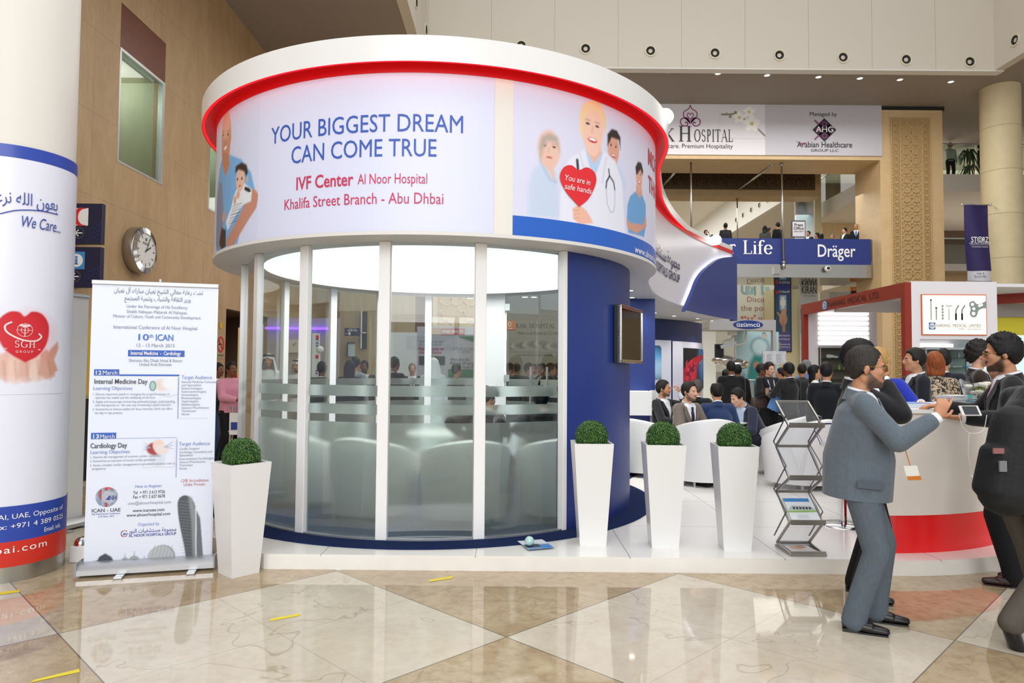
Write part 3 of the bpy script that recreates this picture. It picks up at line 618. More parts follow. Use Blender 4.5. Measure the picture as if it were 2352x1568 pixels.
railing('glass railing of the topmost floor beside the round column', (px1 + 0.1, SY + 0.05, 0), (32, SY + 0.05, 0), s2b, zat(2210, 330, SY), 5)
railing('glass railing of the middle floor behind the purple hanging banner', (px1 + 0.1, SY + 0.05, 0), (32, SY + 0.05, 0), s1b, zat(2210, 547, SY), 5)
railing('dark glass railing above the sloping white slab inside the gateway', (xat(2012, 28.7), 27.8, 0), (xat(2012, 28.7), 36.3, 0), s2b, s2b + 1.2, 4)
# round column by the gateway
cx, cy, cr = xat(2309, 24), 24.0, 0.62
t = thing('round_column', 'tall round cream stone column with joints beside the purple banner', 'column', (cx, cy, 0))
m = MB(); m.lathe([(cr, 0), (cr, SZ)], (cx, cy), 48); m.build('shaft', mat('cream_stone', '#d8c9a2', 0.55, noise=0.04, nscale=3), t, 180)
m = MB()
for z in np.arange(0.9, 11.6, 1.55): m.lathe([(cr + 0.001, z), (cr + 0.004, z + 0.004), (cr + 0.004, z + 0.012), (cr + 0.001, z + 0.016)], (cx, cy), 48)
m.build('joint', mat('joint_grey', '#a39672', 0.7), t)
# bridge with the blue banner
GY = 26.3; gx1 = xat(2003, GY); gz = [zat(1800, p, GY) for p in (637, 607, 548)]
m = MB(); m.box((-0.7, GY + 0.02, gz[0]), (px0, GY + 2.4, gz[1] + .13)); struct(m.build('floor_bridge', mat('mirror_steel', '#a7a294', 0.06, 1.0)))
t = thing('bridge_banner', 'long blue banner with white lettering along the bridge', 'banner', (8, GY, gz[1]))
m = MB(); m.box((1.0, GY - 0.03, gz[1]), (gx1, GY, gz[2])); m.build('blue_sheet', mat('banner_blue', '#25357f', 0.5), t)
fg = plane_fn((0, GY - 0.04, 0), (1, 0, 0)); gx = lambda p: xat(p, GY); gzz = lambda p: zat(1800, p, GY)
m = MB(); hL = gzz(553) - gzz(584)
serif_line(m, 'or', fg, gx(1655), gzz(583), hL, th=.15, gap=.06); serif_line(m, 'Life', fg, gx(1708), gzz(584), hL, th=.15, gap=.06); m.build('serif_lettering', INKW, t)
m = MB(); d = [gx(1880), gzz(588), gzz(560) - gzz(588)]
text(m, 'Dr\u00e4ger', fg, gx(1880), gzz(589), gzz(561) - gzz(589), w=gx(1967) - gx(1880), align='l', bold=0.018); m.build('bold_lettering', INKW, t)
t = thing('steel_edge', 'brushed steel edge strip under the blue bridge banner', 'metal strip', (8, GY, gz[0]))
m = MB(); m.box((1.0, GY - 0.03, gz[0]), (gx1, GY + 0.02, gz[1])); m.build('strip', STEEL, t)
m = MB(); m.bar((gx(1784), GY - 0.15, gzz(622)), (gx(1784), GY, gzz(622)), 0.25, 0.28); m.build('bracket', STEEL, t)
for i, (p, q) in enumerate([(1684, 612), (1901, 617)]):
    P = at(p, q, GY - 0.2); t = thing('spotlight', 'white round spotlight under the bridge, %s' % ('beside the blue booth end' if i == 0 else 'beneath the bold lettering'), 'spotlight', P)
    m = MB(); m.ball(P, 0.12, 16); m.build('housing', WHITE, t, 180); m = MB(); m.ball((P.x - 0.01, P.y - 0.07, P.z + 0.01), (0.07, 0.07, 0.07), 12); m.build('lens', BLACK, t, 180); m = MB(); m.bar((P.x, P.y, P.z), (P.x, P.y + 0.165, P.z), 0.05, 0.05); m.build('mount', WHITE, t)
m = MB(); m.box((gx1 + 0.02, GY + 0.05, gz[0]), (gx(2013), GY + 0.08, gz[2])); m.build('bridge_side_glass', RG); tag(bpy.data.objects['bridge_side_glass'], 'narrow pale glass strip between the blue banner and the pillar', 'glass panel')
def rod(label, a, b, r): o = MB(); o.tube([a, b], r, 10); return tag(o.build('hanger_rod', STEEL, None, 180), label, 'steel rod', 'steel hanger rods of the bridge')
rod('upright steel rod nearest the white booth panel', at(1587, 372, GY - 0.15), at(1588, 560, GY - 0.15), 0.035)
o = MB(); P, Q = at(1795, 378, GY - 0.15), at(1800, 604, GY - 0.15); o.tube([P, Q], 0.035, 10); o.tube([Q, at(1800, 617, GY - 0.15)], 0.075, 12); o.ball(P, 0.07, 10); o.tube([Q + Vector((0, 0, .06)), Q], 0.09, 12); tag(o.build('hanger_rod', STEEL, None, 180), 'upright steel rod crossing the blue banner, ending in a socket', 'steel rod', 'steel hanger rods of the bridge')
rod('short upright steel rod behind the bridge between standing people', at(1693, 451, 30.4), at(1694, 560, 30.4), 0.03)
rod('slanting steel strut beside the booth under the lintel', at(1572, 372, GY), at(1521, 427, 29.8), 0.06); rod('slanting steel strut over the middle of the gateway', at(1776, 377, GY), at(1698, 433, 29.8), 0.06)
# picture banner and pillar beyond the bridge
t = thing('picture_banner', 'tall pale picture banner with a face standing behind the press sign', 'banner', at(1852, 540, 32.0))
ar = Art(xat(1832, 32), zat(1850, 560, 32), xat(1872, 32), zat(1850, 455, 32), 30, '#d4dde0'); ar.ell(xat(1846, 32), zat(1850, 477, 32), .22, .45, '#8d99ab', .8); ar.ell(xat(1842, 32), zat(1850, 492, 32), .25, .4, '#b9cbdb', .8); ar.ell(xat(1858, 32), zat(1850, 505, 32), .5, .3, '#b7d3d8', .9)
ar.sheet(plane_fn((0, 32, 0), (1, 0, 0)), 'printed_sheet', t); m = MB(); m.box((xat(1830, 32), 32.01, zat(1850, 640, 32)), (xat(1873, 32), 32.1, zat(1850, 454, 32))); m.build('backing', WHITE, t)
m = MB(); m.box((xat(1873, 33), 32.9, 0), (xat(1888, 33), 33.8, SZ)); m.box((xat(1778, 29.5), 29.5, 0), (xat(1838, 29.5), 30.6, 5.1)); struct(m.build('wall_pillars', mat('pale_stone', '#d6cba4', .6)))
m = MB(); m.box((xat(1888, 35), 34.8, s1b), (20, 35.0, s2a)); struct(m.build('wall_first_floor', SAND))
t = thing('framed_sign', 'white press office sign in a dark frame above the bridge banner', 'sign', at(1836, 540, GY + 0.3))
fy = GY + 0.3; sx = lambda p: xat(p, fy); szz = lambda p: zat(1836, p, fy); m = MB(); m.box((sx(1820), fy, szz(545)), (sx(1853), fy + .05, szz(506))); m.build('frame', mat('sign_frame', '#4c4f52', .5), t)
m = MB(); m.box((sx(1823), fy - .01, szz(543)), (sx(1851), fy, szz(509))); m.build('face', mat('sign_face', '#e3dfe6', .5), t)
fp = plane_fn((0, fy - .02, 0), (1, 0, 0)); m = MB(); text(m, 'Press', fp, sx(1837), szz(519.5), szz(513) - szz(519.5), bold=.02); text(m, 'Office', fp, sx(1837), szz(527.5), szz(521) - szz(527.5), bold=.02); text(m, '(Above Hall 3)', fp, sx(1837), szz(533), szz(529.5) - szz(533), w=sx(1848) - sx(1826)); m.build('lettering', INKK, t)
# hanging purple banner
HY = 23.2; hx = lambda p: xat(p, HY); hz = lambda p: zat(2250, p, HY); t = thing('hanging_banner', 'narrow purple hanging banner with white lettering in front of the round column', 'banner', (hx(2250), HY, hz(645)))
m = MB(); m.grid(lambda u, v: (hx(2221 + 4 * (1 - v)) + (hx(2277) - hx(2221)) * u, HY + .05 * math.sin(6 * u + 3 * v), hz(622) + (hz(471) - hz(622)) * v), 10, 10); m.build('purple_cloth', mat('banner_purple', '#2b2058', .6), t, 180)
m = MB(); m.grid(lambda u, v: (hx(2226) + (hx(2279) - hx(2226)) * u, HY + .05 * math.sin(6 * u), hz(645) + (hz(622) - hz(645)) * v), 8, 2); m.build('white_foot', mat('banner_pale', '#d3d4de', .6), t, 180)
fh = plane_fn((0, HY - .09, 0), (1, 0, 0)); m = MB(); text(m, 'ST', fh, hx(2232), hz(557), hz(545) - hz(557), align='l', bold=.03, w=hx(2246) - hx(2232)); text(m, 'RZ', fh, hx(2259), hz(557), hz(545) - hz(557), align='l', bold=.03, w=hx(2272) - hx(2259)); ring2(m, hx(2252.5), hz(551), .03, .05, fh); ring2(m, hx(2252.5), hz(551), .075, .1, fh)
text(m, 'KARL STORZ - ENDOSKOPE', fh, hx(2252), hz(561), hz(558) - hz(561), w=hx(2275) - hx(2228), bold=.02); rect(m, hx(2229), hz(563.5), hx(2275), hz(563), fh); text(m, 'THE DIAMOND STANDARD', fh, hx(2252), hz(569), hz(566.5) - hz(569), w=hx(2272) - hx(2234)); m.build('white_lettering', INKW, t)
m = MB(); text(m, 'Hall 4', fh, hx(2252), hz(631), hz(626) - hz(631)); text(m, 'Booth F50', fh, hx(2252), hz(638), hz(633) - hz(638), w=hx(2266) - hx(2239)); m.build('foot_lettering', INKK, t)
m = MB(); m.tube([(hx(2217), HY, hz(470)), (hx(2282), HY, hz(470))], .025, 8); m.tube([(hx(2223), HY, hz(646)), (hx(2282), HY, hz(646))], .02, 8); m.ball((hx(2217), HY, hz(470)), .05, 8); m.ball((hx(2282), HY, hz(470)), .05, 8); m.build('rail', CHROME, t, 60)
m = MB(); m.tube([(hx(2282), HY, hz(470)), (cx - .5, cy - .4, hz(470))], .02, 6); m.build('arm', CHROME, t)
# walls closing the ground floor behind
m = MB(); m.box((-8, 36, 0), (-3, 36.3, SZ)); struct(m.build('wall_rear', BEIGE))
# ------------------------------------------------------------------ the exhibition stand
CX, CY, RG_, RF, RR, RC = -0.84, 8.06, 2.18, 2.475, 2.615, 2.45
PZ = 0.117; CZ = PZ + 0.01; FZ0, FZ1 = 2.69, 4.115
def cpt(th, R): a = math.radians(th); return (CX + R * math.sin(a), CY - R * math.cos(a))
# platform
pl = [(-1.95 - .9, 5.47 + .35)] + [(-2.35, 5.53), (-1.9, 5.47), (2.9, 5.43)]
pl = [cpt(a, 2.72) for a in np.linspace(-140, -38, 24)] + [(-1.95, 5.46), (2.75, 5.43)]
kc = (3.08, 7.64)
pl += [(kc[0] + 2.24 * math.sin(a), kc[1] - 2.24 * math.cos(a)) for a in np.radians(np.linspace(0, 95, 24))] + [(5.4, 16.2), (-1.5, 16.2)]
DECK, nt, b = nodes('white_laminate_deck'); tc = nt.nodes.new('ShaderNodeTexCoord'); sp = nt.nodes.new('ShaderNodeSeparateXYZ'); nt.links.new(tc.outputs['Object'], sp.inputs[0])
gl = None
for k, (ca, sa, off) in enumerate(((1, 0.0, 0.06), (0, 1.0, -0.95))):
    x = mth(nt, 'ADD', mth(nt, 'MULTIPLY', sp.outputs[0], ca), mth(nt, 'MULTIPLY', sp.outputs[1], sa)); f = mth(nt, 'FRACT', mth(nt, 'DIVIDE', mth(nt, 'ADD', x, off), 1.22)); q = mth(nt, 'LESS_THAN', f, 0.005); gl = q if gl is None else mth(nt, 'MAXIMUM', gl, q)
nt.links.new(mixc(nt, gl, (*lin('#edebe6'), 1), (*lin('#8f8c88'), 1)), b.inputs['Base Color']); b.inputs['Roughness'].default_value = 0.16
t = thing('platform', 'low white laminate platform carrying the round glass booth', 'platform', (1.0, 8.0, 0))
m = MB(); m.prism(pl, 0.0, PZ - 0.012); m.build('skirt', mat('skirt_white', '#eeebe5', 0.35, noise=.03, nscale=6), t)
m = MB(); m.prism(pl, PZ - 0.012, PZ); m.build('deck', DECK, t)
t = thing('carpet', 'dark navy carpet ring under the round glass booth', 'carpet', (CX, CY, PZ))
m = MB(); m.lathe([(0, CZ), (RC, CZ), (RC, PZ)], (CX, CY), 96); m.prism([(1.3, 8.6), (2.2, 10.6), (3.0, 13.0), (-1.0, 13.0), (-1, 9.5)], PZ, CZ - .003); m.build('pile', NAVYCARPET, t)

# glass room: mullions, flat panes, frosted bands
GLASS = mat_glass('booth_glass', '#f3faf7', 2.0); FROST = mat_frost()
t = thing('glass_room', 'round glass meeting room with white uprights and frosted bands', 'glass booth', (CX, CY, PZ))
MUL = [-190, -169, -150, -130.6, -108, -90, -71, -48.2, -28.0, -6.9, 14.9, 36.2]
REAR = [36.2, 92, 150, 180]
def mullion(th, w=0.1, d=0.06):
    x, y = cpt(th, RG_); m = MB(); m.box((x - w / 2, y - d / 2, CZ), (x + w / 2, y + d / 2, FZ0 - .001), 0, math.radians(th)); m.build('mullion', WHITE, t, bevel=0.006)
for th in MUL[1:-1]: mullion(th)
mullion(36.9, 0.05, 0.08)
bands = [(CZ + 0.01, 1.118), (1.187, 1.275), (1.345, 1.44)]
def pane(a, b, film=True):
    P, Q = Vector((*cpt(a, RG_), 0)), Vector((*cpt(b, RG_), 0)); d = (Q - P).normalized(); n = Vector((d.y, -d.x, 0)); P += d * .03; Q -= d * .03
    m = MB(); z1 = FZ0 - .001; m.add([(P.x, P.y, CZ), (Q.x, Q.y, CZ), (Q.x, Q.y, z1), (P.x, P.y, z1)], [(0, 1, 2, 3)]); g = m.build('pane', GLASS, t)
    if film:
        for z0, z1 in bands:
            m = MB(); p, q = P - n * .006, Q - n * .006; m.add([(p.x, p.y, z0), (q.x, q.y, z0), (q.x, q.y, z1), (p.x, p.y, z1)], [(0, 1, 2, 3)]); m.build('frosted_band', FROST, g)
for a, b in zip(MUL[:-1], MUL[1:]): pane(a, b)
m = MB(); m.lathe([(RG_ - .03, CZ), (RG_ + .03, CZ), (RG_ + .03, CZ + .012), (RG_ - .03, CZ + .012)], (CX, CY), 60, -178, 36.5); m.build('floor_track', ALU, t)
# rear doorway of the room: white jamb, glass door leaves with long handles
for th in (130.0, 101.5): mullion(th, 0.07)
pane(129, 102)
x, y = cpt(164, RG_); m = MB(); m.box((x - .15, y - .04, CZ), (x + .15, y + .04, FZ0 - .001), 0, math.radians(164)); m.build('door_jamb', WHITE, t)
for a, b, nm in ((159.5, 146, 'door_leaf'), (145, 131, 'door_leaf')):
    P, Q = Vector((*cpt(a, RG_), 0)), Vector((*cpt(b, RG_), 0)); m = MB(); m.add([(P.x, P.y, CZ), (Q.x, Q.y, CZ), (Q.x, Q.y, FZ0 - .002), (P.x, P.y, FZ0 - .002)], [(0, 1, 2, 3)]); g = m.build(nm, GLASS, t)
    for z0, z1 in bands: m = MB(); k = .004; m.add([(P.x, P.y - k, z0), (Q.x, Q.y - k, z0), (Q.x, Q.y - k, z1), (P.x, P.y - k, z1)], [(0, 1, 2, 3)]); m.build('frosted_band', FROST, g)
    hp = Q if a > 150 else P; s = P if a > 150 else Q; h = hp + (s - hp).normalized() * .12
    m = MB(); m.tube([(h.x, h.y - .06, .95), (h.x, h.y - .06, 1.62)], .016, 10); m.tube([(h.x, h.y - .06, 1.05), (h.x, h.y, 1.05)], .01, 8); m.tube([(h.x, h.y - .06, 1.52), (h.x, h.y, 1.52)], .01, 8); m.build('door_handle', CHROME, g, 60)
    for z in (.45, 1.45, 2.5): m = MB(); m.box((s.x - .04, s.y - .03, z - .05), (s.x + .04, s.y + .03, z + .05)); m.build('hinge', CHROME, g)

# curved blue wall to the side of the glass
t = thing('curved_blue_wall', 'tall curved navy blue wall beside the glass room', 'booth wall', (*cpt(65, RG_), PZ))
m = MB(); m.lathe([(RG_ + .02, CZ), (RG_ + .02, FZ0 - .002)], (CX, CY), 40, 37.6, 100); m.lathe([(RG_ - .1, FZ0 - .002), (RG_ - .1, CZ)], (CX, CY), 40, 37.6, 100)
for th in (37.6, 100):
    a, b2 = cpt(th, RG_ - .1), cpt(th, RG_ + .02); m.add([(*a, CZ), (*b2, CZ), (*b2, FZ0 - .002), (*a, FZ0 - .002)], [(0, 1, 2, 3)])
m.build('wall_skin', BLUE, t, 40)

# the fascia: drum at the front, running on as an S-shaped ribbon
path = [cpt(a, RF) for a in np.linspace(-180, 84, 133)]
rib = sp2([path[-1], (1.69, 8.45), (1.86, 9.2), (2.10, 10.05), (2.50, 11.05), (3.02, 12.05), (3.62, 13.0), (4.2, 13.8), (4.66, 14.4)], 10)
path = np.array(path + rib[1:]); seg = np.r_[0, np.cumsum(np.hypot(*np.diff(path, axis=0).T))]
tan = np.gradient(path, axis=0); tan /= np.hypot(*tan.T)[:, None]; nor = np.stack([tan[:, 1], -tan[:, 0]], 1)      # outward
s_drum = seg[132]; S0 = s_drum * 180 / 264                                                         # arc length at angle 0
def pp(s, off=0.0):                                       # a point of the path, s metres from the front of the drum
    s = s + S0; x = np.interp(s, seg, path[:, 0]); y = np.interp(s, seg, path[:, 1]); nx = np.interp(s, seg, nor[:, 0]); ny = np.interp(s, seg, nor[:, 1]); l = math.hypot(nx, ny); return x + nx / l * off, y + ny / l * off
def fas(lift): return lambda u, v: Vector((*pp(u, lift), v))
ARC = RF * PI / 180                                       # metres per degree on the drum
t = thing('booth_fascia', 'wide white printed fascia drum of the booth running into an S-shaped ribbon', 'fascia', (CX, CY, FZ0))
m = MB(); n = len(path)
def sweep(mb, offs, zs, s0=0, s1=None, mi=0):              # profile (offset, z) swept along the path
    idx = range(n); k = len(offs); vs = []
    for i in idx:
        for o, z in zip(offs, zs):
            oo = o(i) if callable(o) else o; z2 = z(i) if callable(z) else z; vs.append((path[i, 0] + nor[i, 0] * oo, path[i, 1] + nor[i, 1] * oo, z2))
    mb.add(vs, [(i * k + q, (i + 1) * k + q, (i + 1) * k + q + 1, i * k + q + 1) for i in range(n - 1) for q in range(k - 1)], mi)
sweep(m, [0, 0, -.05, -.05], [FZ0, FZ1 + .1, FZ1 + .1, FZ0]); m.build('white_skin', mat('fascia_white', '#dcdae4', 0.4), t, 40)
m = MB(); m.lathe([(RF - .06, FZ0), (RF - .06, FZ1 + .1)], (CX, CY), 96); m.build('inner_lining', mat('lining_white', '#cfdade', 0.6), t, 180)
s_end = seg[-1]; s_tap0, s_tap1 = seg[132] + 1.3, seg[132] + 4.9
def wid(i): k = min(1, max(0, (seg[i] - s_tap0) / (s_tap1 - s_tap0))); return 0.005 + 0.145 * (1 - k * k)
def zlow(i): k = min(1, max(0, (seg[i] - s_tap0) / (s_tap1 - s_tap0))); return 4.08 + 0.03 * k
def ztop(i): k = min(1, max(0, (seg[i] - s_drum) / (s_tap1 - s_drum))); return 4.295 - 0.08 * k
m = MB(); sweep(m, [-.06, -.06, wid, wid], [4.2, ztop, ztop, zlow]); m.build('ring', WHITEG, t, 40)
m = MB(); sweep(m, [wid, lambda i: wid(i) * .97 - .001, 0.004], [zlow, lambda i: zlow(i) + .005, lambda i: FZ1 + .012]); REDU = mat('red_cove', '#b3121a', 0.35, emit='#ff1a20', estr=.12); sweep(m, [.004, .012, .012, .004], [FZ1 - .07, FZ1 - .07, FZ1 + .01, FZ1 + .012]); m.build('red_cove', REDU, t, 40)
m = MB(); sweep(m, [lambda i: wid(i) * .9 + .0, lambda i: wid(i) * .9 - .012, lambda i: wid(i) * .9 - .012], [lambda i: zlow(i) + .012, lambda i: zlow(i) + .012, lambda i: zlow(i) + .004]); m.build('red_light_strip', mat('red_led', '#ff3030', 0.4, emit='#ff0a14', estr=7.0), t)
# soffit under the fascia
SOFW = mat('soffit_white', '#dcdad6', 0.5)
m = MB(); m.lathe([(1.99, FZ0 + .03), (1.99, FZ0), (RF + .015, FZ0), (RF + .015, FZ0 + .03)], (CX, CY), 120); m.build('soffit_ring', SOFW, t, 40)
m = MB(); poly = [tuple(p) for p in path[122:]]; poly = poly + [(4.0, 15.8), (-0.6, 15.8), (-0.6, 10.6)] + [cpt(a, 2.02) for a in np.linspace(170, 78, 20)]; m.prism(poly, FZ0 - .001, FZ0 + .035); m.build('soffit_board', SOFW, t)
# printed panels of the fascia
LAV = '#e3e6f7'
m = MB(); f1 = fas(.006); rect(m, -35.4 * ARC, FZ0 + .01, 15.9 * ARC, FZ1, f1, n=40); m.build('slogan_panel', mat('panel_lavender', '#d8dcf3', 0.4), t, 180)
m = MB(); rect(m, 15.9 * ARC, FZ0 + .01, 19.7 * ARC, FZ1, fas(.008), n=6); m.build('white_post', mat('post_white', '#e6e2da', 0.4), t, 180)
ft = fas(.010); SB, SR = mat('slogan_blue', '#2f57b4', 0.5), mat('slogan_red', '#c8335a', 0.5)
def fline(s, th0, th1, zb, h, mi, bold=0.0): m = MB(); text(m, s, ft, th0 * ARC, zb, h, w=(th1 - th0) * ARC, align='l', bold=bold); m.build('slogan_line', SR if mi else SB, t)
def zf(px, py, R=RF):                                       # height on the drum of a point of the photograph
    d = ray(px, py); a = d.x ** 2 + 1; b_ = -2 * (d.x * CX + CY); c_ = CX ** 2 + CY ** 2 - R * R; tt = (-b_ - math.sqrt(b_ * b_ - 4 * a * c_)) / 2 / a; return CAMZ + d.z * tt
def tf(px, py, R=RF):
    d = ray(px, py); a = d.x ** 2 + 1; b_ = -2 * (d.x * CX + CY); c_ = CX ** 2 + CY ** 2 - R * R; tt = (-b_ - math.sqrt(b_ * b_ - 4 * a * c_)) / 2 / a; return math.degrees(math.atan2(d.x * tt - CX, CY - tt))
zy, zc2, zi, zk = zf(850, 304), zf(840, 361), zf(830, 425), zf(840, 469)
fline('YOUR BIGGEST DREAM', -31.4, 9.7, zy, zf(850, 264) - zy, 0); fline('CAN COME TRUE', -25.6, 4.7, zc2, zf(840, 321) - zc2, 0)
fline('IVF Center', -24.2, -11.4, zi, zf(760, 399) - zf(760, 428), 1, 0.028); fline('Al Noor Hospital', -10.5, 3.0, zi + .006, .085, 1); fline('Khalifa Street Branch - Abu Dhbai', -27.2, 6.1, zk, .092, 1)
# left-hand picture: grey-haired man in blue scrubs holding a baby
def A(px, py): return (tf(px, py) * ARC, zf(px, py))
def U(px, py): return A(px, py)
ar = Art(-64 * ARC, FZ0 + .01, -35.4 * ARC, FZ1, 105, '#d3d8ee')
def P(*q): return [A(a, b) for a, b in q]
ar.poly(P((497, 560), (500, 440), (508, 378), (516, 352), (530, 356), (556, 366), (578, 396), (586, 432), (570, 468), (546, 562), (520, 574), (500, 578)), '#78aede', .02)
ar.poly(P((500, 470), (505, 420), (512, 420), (516, 500), (508, 570), (498, 575)), '#8f5d4b', .03, .5)
c = A(520, 318); ar.ell(c[0], c[1], .155, .235, '#d19a80', .12); ar.ell(c[0] + .01, c[1] - .14, .12, .12, '#c98f76', .2); ar.ell(c[0] - .01, c[1] + .13, .14, .13, '#e0b19a', .3)
ar.poly(P((513, 352), (526, 352), (529, 378), (520, 405), (512, 380)), '#bf8367', .02)
for q in ((514, 311), (525, 309)): e = A(*q); ar.ell(e[0], e[1], .022, .011, '#4a3228', .5); ar.line([(e[0] - .03, e[1] + .03), (e[0] + .03, e[1] + .035)], .014, '#8a6a58', .01, .7)
e = A(519, 340); ar.ell(e[0], e[1], .05, .016, '#f3e6df', .4); ar.line([A(516, 318), A(518, 330)], .012, '#a9705a', .012, .7); ar.ell(*A(530, 318), .018, .045, '#c58a70', .4)
ar.poly(P((584, 432), (596, 446), (590, 478), (562, 522), (536, 568), (524, 572), (520, 556), (548, 502), (566, 462), (572, 440)), '#c08a74', .02)
ar.poly(P((546, 432), (562, 420), (580, 436), (578, 462), (560, 470), (542, 496), (524, 530), (520, 510), (532, 478), (538, 452)), '#e4e7ee', .015)
for k in range(7): a_, b_ = A(527 + k * 1.6, 515 - k * 7), A(546 + k * 1.8, 508 - k * 7); ar.line([a_, b_], .007, '#4a4a55', .006, .8)
ar.poly(P((564, 428), (574, 432), (579, 440), (572, 442), (562, 436)), '#26262c', .008)
c = A(553, 412); ar.ell(c[0], c[1], .085, .115, '#e2b8a2', .12); ar.poly(P((541, 398), (543, 382), (556, 373), (568, 378), (571, 396), (567, 406), (562, 394), (550, 390)), '#3a2c28', .02)
for q in ((547, 412), (557, 410)): ar.ell(*A(*q), .013, .014, '#2c1f1c', .5)
ar.ell(*A(552, 427), .022, .009, '#b5665e', .5); ar.ell(*A(569, 412), .016, .03, '#d6a48e', .4); ar.ell(*A(548, 448), .04, .035, '#dca993', .3); ar.ell(*A(541, 460), .03, .04, '#d8a58f', .3)
ar.poly(P((510, 522), (520, 528), (520, 566), (510, 574), (505, 560)), '#3a2d28', .02); ar.ell(*A(515, 498), .05, .05, '#cf9c86', .3)
ar.sheet(fas(.006), 'father_and_baby_picture', t)
# right-hand picture: smiling medic with a paper heart, three colleagues
ar = Art(19.7 * ARC, zf(1350, 517), 84 * ARC, FZ1, 105, '#d9daef')
def face(px, py, rx, ry, skin, hair, hairpoly, blur=0.1, smile=True, op=1.0):
    c = A(px, py); ar.ell(c[0], c[1], rx, ry, skin, blur, 0, op); ar.ell(c[0], c[1] - ry * .55, rx * .72, ry * .6, skin, max(blur, .15), 0, op)
    for q in (-1, 1): ar.ell(c[0] + q * rx * .42, c[1] + ry * .12, rx * .17, ry * .055, '#4c3b38', .5, 0, op); ar.line([(c[0] + q * rx * .22, c[1] + ry * .27), (c[0] + q * rx * .66, c[1] + ry * .28)], ry * .045, '#7c5c4c', ry * .05, .6 * op)
    ar.line([(c[0] + rx * .02, c[1] + ry * .05), (c[0] - rx * .06, c[1] - ry * .22)], rx * .12, '#d49b88', rx * .12, .5 * op)
    if smile: ar.ell(c[0], c[1] - ry * .5, rx * .42, ry * .11, '#c9313f', .35, 0, op); ar.ell(c[0], c[1] - ry * .47, rx * .32, ry * .055, '#fbf4f2', .4, 0, op)
    else: ar.ell(c[0], c[1] - ry * .5, rx * .3, ry * .05, '#c06a6a', .5, 0, op)
    ar.poly(P(*hairpoly), hair, .04 if blur > .2 else .02, op)
ar.poly(P((1212, 498), (1214, 420), (1226, 388), (1250, 370), (1278, 400), (1286, 500)), '#c6d3ea', .05); ar.poly(P((1246, 372), (1262, 396), (1276, 420), (1272, 392), (1262, 362)), '#e3bfae', .03); ar.line([A(1243, 376), A(1262, 412), A(1276, 418)], .02, '#aebfd8', .03)
face(1261, 341, .115, .16, '#e6c0b0', '#b3a79f', ((1240, 372), (1238, 336), (1244, 314), (1262, 306), (1280, 316), (1284, 346), (1276, 328), (1256, 324), (1246, 344)), .25, False)
ar.poly(P((1398, 376), (1420, 380), (1434, 410), (1434, 500), (1404, 500), (1392, 420)), '#c6d5ee', .05); ar.poly(P((1398, 374), (1410, 372), (1418, 386), (1408, 394)), '#9fc4e6', .03)
face(1408, 340, .092, .15, '#d9a48e', '#3b302e', ((1394, 336), (1394, 308), (1404, 296), (1416, 300), (1424, 316), (1424, 345), (1420, 322), (1404, 316)), .18)
ar.poly(P((1284, 512), (1290, 400), (1306, 366), (1340, 344), (1386, 348), (1412, 370), (1428, 420), (1434, 517), (1434, 540)), '#e6e8f6', .03)
ar.poly(P((1343, 342), (1384, 350), (1378, 372), (1364, 410), (1352, 380)), '#b8d0f1', .015); ar.poly(P((1350, 330), (1378, 332), (1380, 352), (1364, 376), (1348, 352)), '#e8b9a5', .02)
ar.line([A(1330, 352), A(1344, 400)], .012, '#c9cfe4', .02); ar.line([A(1392, 362), A(1382, 420)], .012, '#c9cfe4', .02)
face(1360, 294, .145, .225, '#f2c9b7', '#f0d3a4', ((1331, 300), (1330, 262), (1338, 238), (1360, 228), (1380, 238), (1390, 268), (1391, 310), (1384, 290), (1372, 258), (1352, 252), (1340, 280), (1337, 318)), .08)
ar.line([A(1325, 368), A(1327, 396)], .03, '#2a2c33', .012); ar.line([A(1397, 389), A(1399, 404), A(1392, 418), A(1391, 432)], .018, '#2a2c33', .01); ar.line([A(1399, 404), A(1408, 418), A(1411, 436)], .018, '#2a2c33', .01); ar.line([A(1391, 432), A(1394, 470), A(1402, 488), A(1408, 486), A(1411, 470), A(1411, 436)], .008, '#9ea6ba', .008)
ar.poly(P((1314, 478), (1330, 470), (1346, 484), (1362, 512), (1330, 516), (1316, 502)), '#eeb9a4', .015); [ar.line([A(1316, 484 + k * 9), A(1330, 482 + k * 9)], .006, '#c98874', .008, .7) for k in range(3)]
ar.poly(P((1438, 512), (1440, 470), (1446, 450), (1458, 440), (1474, 448), (1482, 470), (1482, 520), (1478, 545), (1442, 535)), '#6fa3d6', .02); ar.poly(P((1438, 500), (1446, 512), (1476, 516), (1482, 494), (1484, 520), (1460, 536), (1440, 524)), '#d39c86', .015); ar.poly(P((1460, 424), (1472, 424), (1474, 444), (1468, 456), (1460, 442)), '#d6a08b', .015)
face(1467, 404, .085, .135, '#e0ac97', '#33262a', ((1460, 402), (1458, 384), (1464, 371), (1472, 374), (1476, 392), (1475, 404), (1470, 390)), .12)
ar.sheet(fas(.006), 'medics_picture', t)
m = MB(); h = sp2([A(1328, 475), A(1300, 444), A(1284, 410), A(1292, 386), A(1310, 380), A(1327, 391), A(1346, 385), A(1364, 398), A(1366, 422), A(1350, 456), A(1328, 475)], 6)
vv = [(x, y) for x, y in h[:-1]]; shape(m, vv, fas(.014)); m.build('paper_heart', mat('heart_red', '#e02530', 0.5), t)
m = MB(); c0, c1 = A(1325, 420), A(1326, 440); text(m, 'You are in', fas(.018), c0[0], c0[1], .05, w=.29, shear=.2); text(m, 'safe hands', fas(.018), c1[0], c1[1], .05, w=.31, shear=.2); m.build('heart_lettering', INKW, t)
